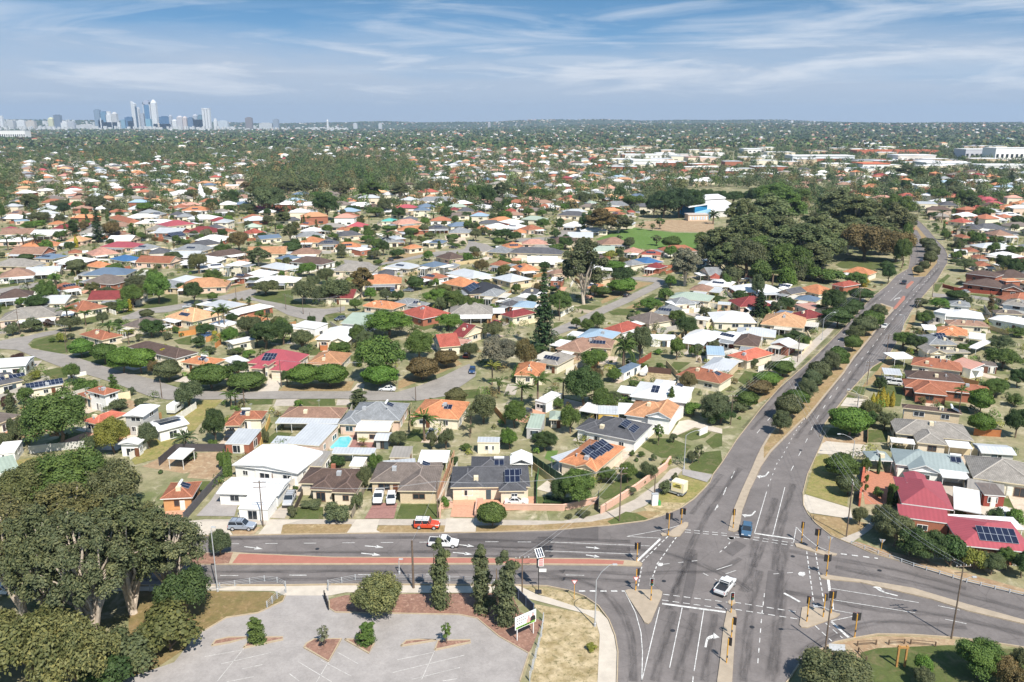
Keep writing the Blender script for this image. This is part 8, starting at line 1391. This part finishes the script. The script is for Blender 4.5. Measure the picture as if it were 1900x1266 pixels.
# big flat roofed commercial buildings, right distance
for i_, (x0, x1, yb, yt, col, lab) in enumerate(((1665,1735,302,289,S(214,206,196),'long pale commercial shed behind the tall gum trees at right'), (1718,1800,312,303,S(205,210,210),'low white commercial building right of the gum trees'), (1826,1925,318,308,S(232,230,226),'white flat roofed showroom at the right edge'), (1790,1850,296,278,S(190,190,196),'grey commercial block left of the white blocks'), (1845,1935,300,276,S(240,236,230),'large white commercial block at the right edge'), (1590,1740,287,280,S(196,120,96),'long terracotta roofed shopping centre at right'), (1470,1585,300,290,S(200,204,206),'wide grey roofed warehouse right of centre'), (1600,1650,315,305,S(225,225,222),'small white warehouse below the terracotta shopping centre'), (1380,1420,285,277,S(236,232,226),'boxy white building left of the grey warehouse'), (1160,1260,294,288,S(240,238,232),'long white warehouse in the distance at centre right'), (1175,1225,308,299,S(238,236,230),'lower white warehouse at centre right'), (1290,1320,300,293,S(232,230,226),'small white warehouse right of the long white one'), (0,48,258,243,S(232,230,226),'pale apartment block at the left edge below the skyline'))):
    a = G(x0, yb); h = height_at(x0, yt, a.y); w_ = G(x1, yb).x - a.x; e = empty('commercial_building', (a.x, a.y, hz(a.x,a.y))); rcol = (.6,.6,.6)
    b = MB(); b.box(0,0,0,w_,45,h); b.build('wall', M['objwall'], e, col); b = MB(); b.box(-.6,-.6,h+.01,w_+.6,45.6,h+1.2); b.build('roof', M['objwall'], e, S(196,112,84) if 'terracotta' in lab else (.7,.7,.69)); n = max(4, int(w_/9)); un = MB(); un.box(0,-.25,0,w_/n*.5,-.01,h*.28); um = un.mesh('window', M['glass'])
    for k in range(n): link('window', um, e, None, (w_/n*(k+.2),0,h*.3))
    tag(e, lab, 'building', 'commercial buildings in the distance'); BLOCKED.append([(a.x-5,a.y-5),(a.x+w_+5,a.y-5),(a.x+w_+5,a.y+50),(a.x-5,a.y+50)])
# ================================================================== skyline
t = NT('tower_facade'); sp = t.n('ShaderNodeSeparateXYZ'); t.lk(t.n('ShaderNodeTexCoord').outputs['Object'], sp.inputs[0])
fl = t.math('LESS_THAN', t.math('FRACT', t.math('DIVIDE', sp.outputs[2], 7.0)), .5); vx = t.math('LESS_THAN', t.math('FRACT', t.math('DIVIDE', t.math('ADD', sp.outputs[0], sp.outputs[1]), 9.0)), .55); wn_ = t.math('MULTIPLY', fl, vx)
t.base(t.mix(t.objcol(), (.13,.17,.22), t.math('MULTIPLY', wn_, .75)), .5, .4); M['tower_facade'] = t.m
t = NT('tower_glass'); sp = t.n('ShaderNodeSeparateXYZ'); t.lk(t.n('ShaderNodeTexCoord').outputs['Object'], sp.inputs[0]); fl = t.math('LESS_THAN', t.math('FRACT', t.math('DIVIDE', sp.outputs[2], 12.0)), .25); t.base(t.mix(t.objcol(), (.3,.36,.42), t.math('MULTIPLY', fl, .5)), .25, .7); M['tower_glass'] = t.m
SKYD = 8000.0
def tower(x0, x1, ytop, col, label, style='box', glass=False, ybase=241, d=SKYD):
    k = F/(d*CP); X0 = (x0-CX)/F*d*CP; X1 = (x1-CX)/F*d*CP; dep = d*CP; w_ = X1-X0; h = height_at((x0+x1)/2, ytop, d); g = hz(X0, d); e = empty('tower' if h > 90 else 'city_building', (X0, d, g)); h -= g; m_ = M['tower_glass'] if glass else M['tower_facade']; de = min(w_, 42)
    if style == 'box': b = MB(); b.box(0,0,0,w_,de,h); b.build('shaft', m_, e, col); b = MB(); b.box(w_*.2,de*.2,h,w_*.8,de*.8,h+6); b.build('plant_room', M['objwall'], e, tuple(q*.8 for q in col))
    elif style == 'step': b = MB(); b.box(0,0,0,w_,de,h*.82); b.build('shaft', m_, e, col); b = MB(); b.box(w_*.2,de*.2,h*.82,w_*.8,de*.8,h); b.build('upper_shaft', m_, e, col)
    elif style == 'blade':
        b = MB(); b.hexa([(0,0,0),(w_*.55,0,0),(w_*.55,de,0),(0,de,0)],[(0,0,h),(w_*.55,0,h*.9),(w_*.55,de,h*.9),(0,de,h)]); b.build('white_blade', m_, e, (.74,.74,.74)); b = MB(); b.hexa([(w_*.55,-2,0),(w_*.86,-2,0),(w_*.86,de,0),(w_*.55,de,0)],[(w_*.55,-2,h*.82),(w_*.86,-2,h*.76),(w_*.86,de,h*.76),(w_*.55,de,h*.82)]); b.build('dark_glazing', M['tower_glass'], e, (.03,.05,.09)); b = MB(); b.hexa([(w_*.86,0,0),(w_,0,0),(w_,de,0),(w_*.86,de,0)],[(w_*.86,0,h*.80),(w_,0,h*.72),(w_,de,h*.72),(w_*.86,de,h*.80)]); b.build('white_edge', m_, e, (.74,.74,.74))
    elif style == 'frame':
        b = MB(); b.box(w_*.12,2,0,w_*.78,de,h*.84); b.build('glazing', M['tower_glass'], e, (.06,.17,.33)); 
        for x in (0,w_*.8): b = MB(); b.box(x,0,0,x+w_*.1,de,h*.93); b.build('steel_column', M['objwall'], e, (.55,.57,.6))
        b = MB(); b.box(0,0,h*.86,w_*.9,de,h*.94); b.box(w_*.2,4,h*.94,w_*.7,de-4,h); b.build('crown_frame', M['objwall'], e, (.4,.42,.5))
    elif style == 'pillar':
        for k_ in range(3): b = MB(); b.box(w_*.36*k_,0,0,w_*(.36*k_+.28),de,h*(.97 if k_ != 1 else .95)); b.build('fin', m_, e, col)
        b = MB(); b.box(0,0,h*.955,w_,de,h); b.build('cap', M['objwall'], e, col)
    elif style == 'spire':
        b = MB(); b.box(0,0,0,w_,de,h*.9); b.build('shaft', m_, e, col); b = MB(); b.hexa([(w_*.1,2,h*.9),(w_*.9,2,h*.9),(w_*.9,de-2,h*.9),(w_*.1,de-2,h*.9)],[(w_*.35,de*.4,h),(w_*.65,de*.4,h),(w_*.65,de*.6,h),(w_*.35,de*.6,h)]); b.build('crown', M['objwall'], e, col)
    tag(e, label, 'tower' if h > 90 else 'building', 'city skyline')
WT = (.82,.81,.8); BLg = (.03,.10,.22); GRY = (.45,.46,.5); SND = (.66,.58,.48)
for q in ((246,259,188,WT,'slender white tower with a sloping pointed top','blade'), (268,282.5,186,BLg,'tall blue glass tower with open frame crown, second of the high pair','frame'), (282.5,292,185,WT,'tall pale tower touching the blue glass one','spire'), (376,390,201,WT,'separate white ribbed tower at the right end of the skyline','pillar'), (176,186,204,(.2,.26,.34),'dark slab tower left of the white pair','box',True), (188,198,208,(.12,.24,.36),'blue tower left half of the white pair','box',True), (197,207,207,WT,'white tower with bright facade left of centre','step'), (208,217,208,(.6,.58,.56),'rounded pale tower right of the white pair','spire'), (100,112,214,(.14,.16,.2),'isolated dark slab tower at left','box',True), (89,98,218,(.72,.7,.42),'yellowish building left of the dark slab','spire'), (295.5,314,217,BLg,'wide blue glass block right of the high pair','box',True), (314,319,213,GRY,'thin grey tower with mast beside the wide blue block','spire'), (232,248,218,BLg,'blue office block touching the pointed white tower','box',True), (224,233,223,(.2,.34,.44),'teal office block left of the blue office block','box',True), (262,270,211,GRY,'grey tower between the pointed tower and the blue glass tower','box'), (328,338,215,(.6,.56,.56),'pinkish tower with pointed cap right of the thin grey tower','spire'), (339,346,216,(.66,.55,.5),'pale pink stepped tower','spire'), (348,360,219,(.1,.16,.26),'dark blue block before the ribbed tower','box',True), (366,376,213,(.12,.2,.24),'teal topped building left of the ribbed tower','step',True), (358,366,212,GRY,'grey round topped building left of the teal one','spire'), (237,246,225,WT,'low white building before the blue office block','box'), (270,282,221,(.2,.4,.5),'low teal building before the blue glass tower','box',True), (318,327,222,WT,'small white building right of the thin grey tower','spire'), (360,376,222,SND,'sandstone block left of the ribbed tower','box'), (396,402,220,WT,'slim white building right of the ribbed tower','step'), (404,422,225,(.6,.64,.68),'white and grey block at the right end of the city','box'), (0,5,216,WT,'white tower at the left frame edge','box'), (13,24,224,(.6,.58,.55),'grey beige block near the left edge','box'), (30,45,224,WT,'white block second from the left edge','box'), (47,63,225,SND,'sandstone wide block left of the yellowish building','box'), (112,124,225,WT,'white block right of the isolated dark slab','step'), (125,137,225,(.5,.5,.52),'grey and white block before the city','step'), (140,175,232,(.62,.6,.58),'long low pale block before the city','box'), (182,192,219,WT,'white hotel block before the dark slab tower','step'), (192,222,227,WT,'row of white low blocks before the white pair','box'), (168,178,241,(.55,.34,.26),'low brick coloured block below the skyline','box'), (284,316,230,SND,'cream low block before the wide blue glass block','box'), (455,467,219,(.25,.2,.18),'brown block right of the city with crane','box'), (506,516,222,(.3,.33,.38),'grey block farther right of the city','box'), (606,609,222,WT,'thin white spire far right of the city','spire'), (480,504,229,(.6,.6,.6),'pale block left of the grey block','box'), (905,910,227,(.45,.42,.42),'tiny church like tower on the horizon at centre','spire'), (655,662,229.5,(.6,.6,.6),'small white block on the horizon left of centre','box'), (702,708,229.5,(.6,.6,.6),'second small white block on the horizon left of centre','box'), (1468,1472,225,WT,'tiny white tower on the right horizon','box')):
    tower(*q[:5], style=q[5], glass=len(q) > 6)
rt = random.Random(77)
cb = MB()
for k in range(420):
    d = rt.uniform(7000, 9200); px_ = rt.uniform(-20, 640); X = (px_-CX)/F*d*CP; w_ = rt.uniform(10,30); h = rt.uniform(9,40)*(1 if px_ < 430 else .62); g = hz(X,d); cb.box(X,d,g,X+w_,d+18,g+h)
o = cb.build('distant_city_blocks', M['tower_facade'], None, (.74,.72,.69)); tag(o, kind='stuff')
# ================================================================== labels for everything not described by hand
ORD = ['first','second','third','fourth','fifth','sixth','seventh','eighth','ninth','tenth','eleventh','twelfth','thirteenth','fourteenth','fifteenth','sixteenth','seventeenth','eighteenth','nineteenth','twentieth']
LM = [('the blue hip roof',229,478),('the crimson hip roof',214,456),('the left norfolk pine',186,425),('the white tiered dome',374,365),('the giant gum',1080,510),('the sports field',1190,440),('the blue walled hall',1310,388),('the central norfolk pine',1006,580),('the crimson porch house',505,665),('the orange two-storey house',1830,520),('the road median',1560,660),('the weeping trees',640,545),('the wide orange roof',70,455),('the long white building',440,345),('the far road bend',1725,470),('the turquoise pool',633,822),('the sprawling white roof',1240,725),('the grassy lane',330,790),('the gum grove',1500,450),('the slate pyramid roof',782,392),('the black solar roof',880,535),('the pale green roof',1290,557),('the white hip pair',1860,600),('the red solar roof',320,415),('the corner hedge',1700,1000),('the white warehouses',1200,300),('the long grey roof',1700,375),('the left centre wood',560,330),('the curved street',200,690),('the teal roof',725,408)]
def near_lm(px, py):
    best = None
    for n, x, y in LM:
        dx, dy = px-x, (py-y)*1.9; q = dx*dx + dy*dy
        if best is None or q < best[0]: best = (q, n, dx, dy)
    q, n, dx, dy = best
    if q < 15**2: return 'close beside ' + n
    if abs(dx) > abs(dy): return ('right of ' if dx > 0 else 'left of ') + n
    return ('behind ' if dy < 0 else 'before ') + n
def assign(items, phrase, tail):
    grp = {}
    for it in items: grp.setdefault((phrase(it), near_lm(*it['px'])), []).append(it)
    for (ph, lm), L in grp.items():
        L.sort(key=lambda i: i['px'][0])
        for k, it in enumerate(L):
            if len(L) == 1: s = 'the only %s %s' % (ph, lm) if False else '%s %s' % (ph, lm)
            else: s = '%s %s, %s of %s from left' % (ph, lm, ORD[k] if k < 20 else '%dth' % (k+1), len(L))
            w = s.split()
            if len(w) < 4: s += ' in the suburb'
            it['o']['label'] = s[0].lower() + s[1:]
for h in HOUSES:
    if not h['lab']: h['ph'] = CW[h['rc']] + ' roofed house'
assign([h for h in HOUSES if not h['lab']], lambda h: h['ph'], '')
assign([q for q in TREES if not q['lab']], lambda q: (FW[q['col']] if q['kind'] not in ('norfolk',) else 'dark') + ' ' + KW[q['kind']], '')
rc_ = random.Random(8); pk = []
CN = [('white',WHT),('silver',SIL),('dark grey',(.06,.065,.07)),('black',(.02,.02,.022)),('blue',(.05,.1,.22)),('red',(.4,.03,.03)),('white',WHT)]
for (p_, rz_, h) in DRIVES:
    if h['y'] > 520 or blocked(*p_) or rc_.random() > .2 or hit_house(p_[0], p_[1], -1.0) or len(pk) >= 26: continue
    nm_, cc_ = rc_.choice(CN); kd = rc_.choice(('sedan','hatch','suv','ute','hatch')); e = car(kd, (p_[0], p_[1], .12), rz_ + rc_.choice((0, PI_)) + rc_.uniform(-.06,.06), cc_, None, detail=False)
    pk.append(dict(o=e, px=proj(p_[0], p_[1], .8), ph=nm_ + ' ' + dict(sedan='sedan', hatch='hatchback', suv='wagon', ute='utility')[kd] + ' in drive'))
assign(pk, lambda q: q['ph'], '')
fl_ = [dict(o=o, px=tuple(o['_mid'])) for o in COL.objects if '_mid' in o.keys()]
assign(fl_, lambda q: 'plain side fence', '')
for q in fl_: del q['o']['_mid']
import sys
sys.stderr.write('STAT houses %d listed %d far %d trees %d ftrees %d shrubs %d\n' % (len(HOUSES), N_LISTED, len(FARH), len(TREES), NFT, len(sh)))
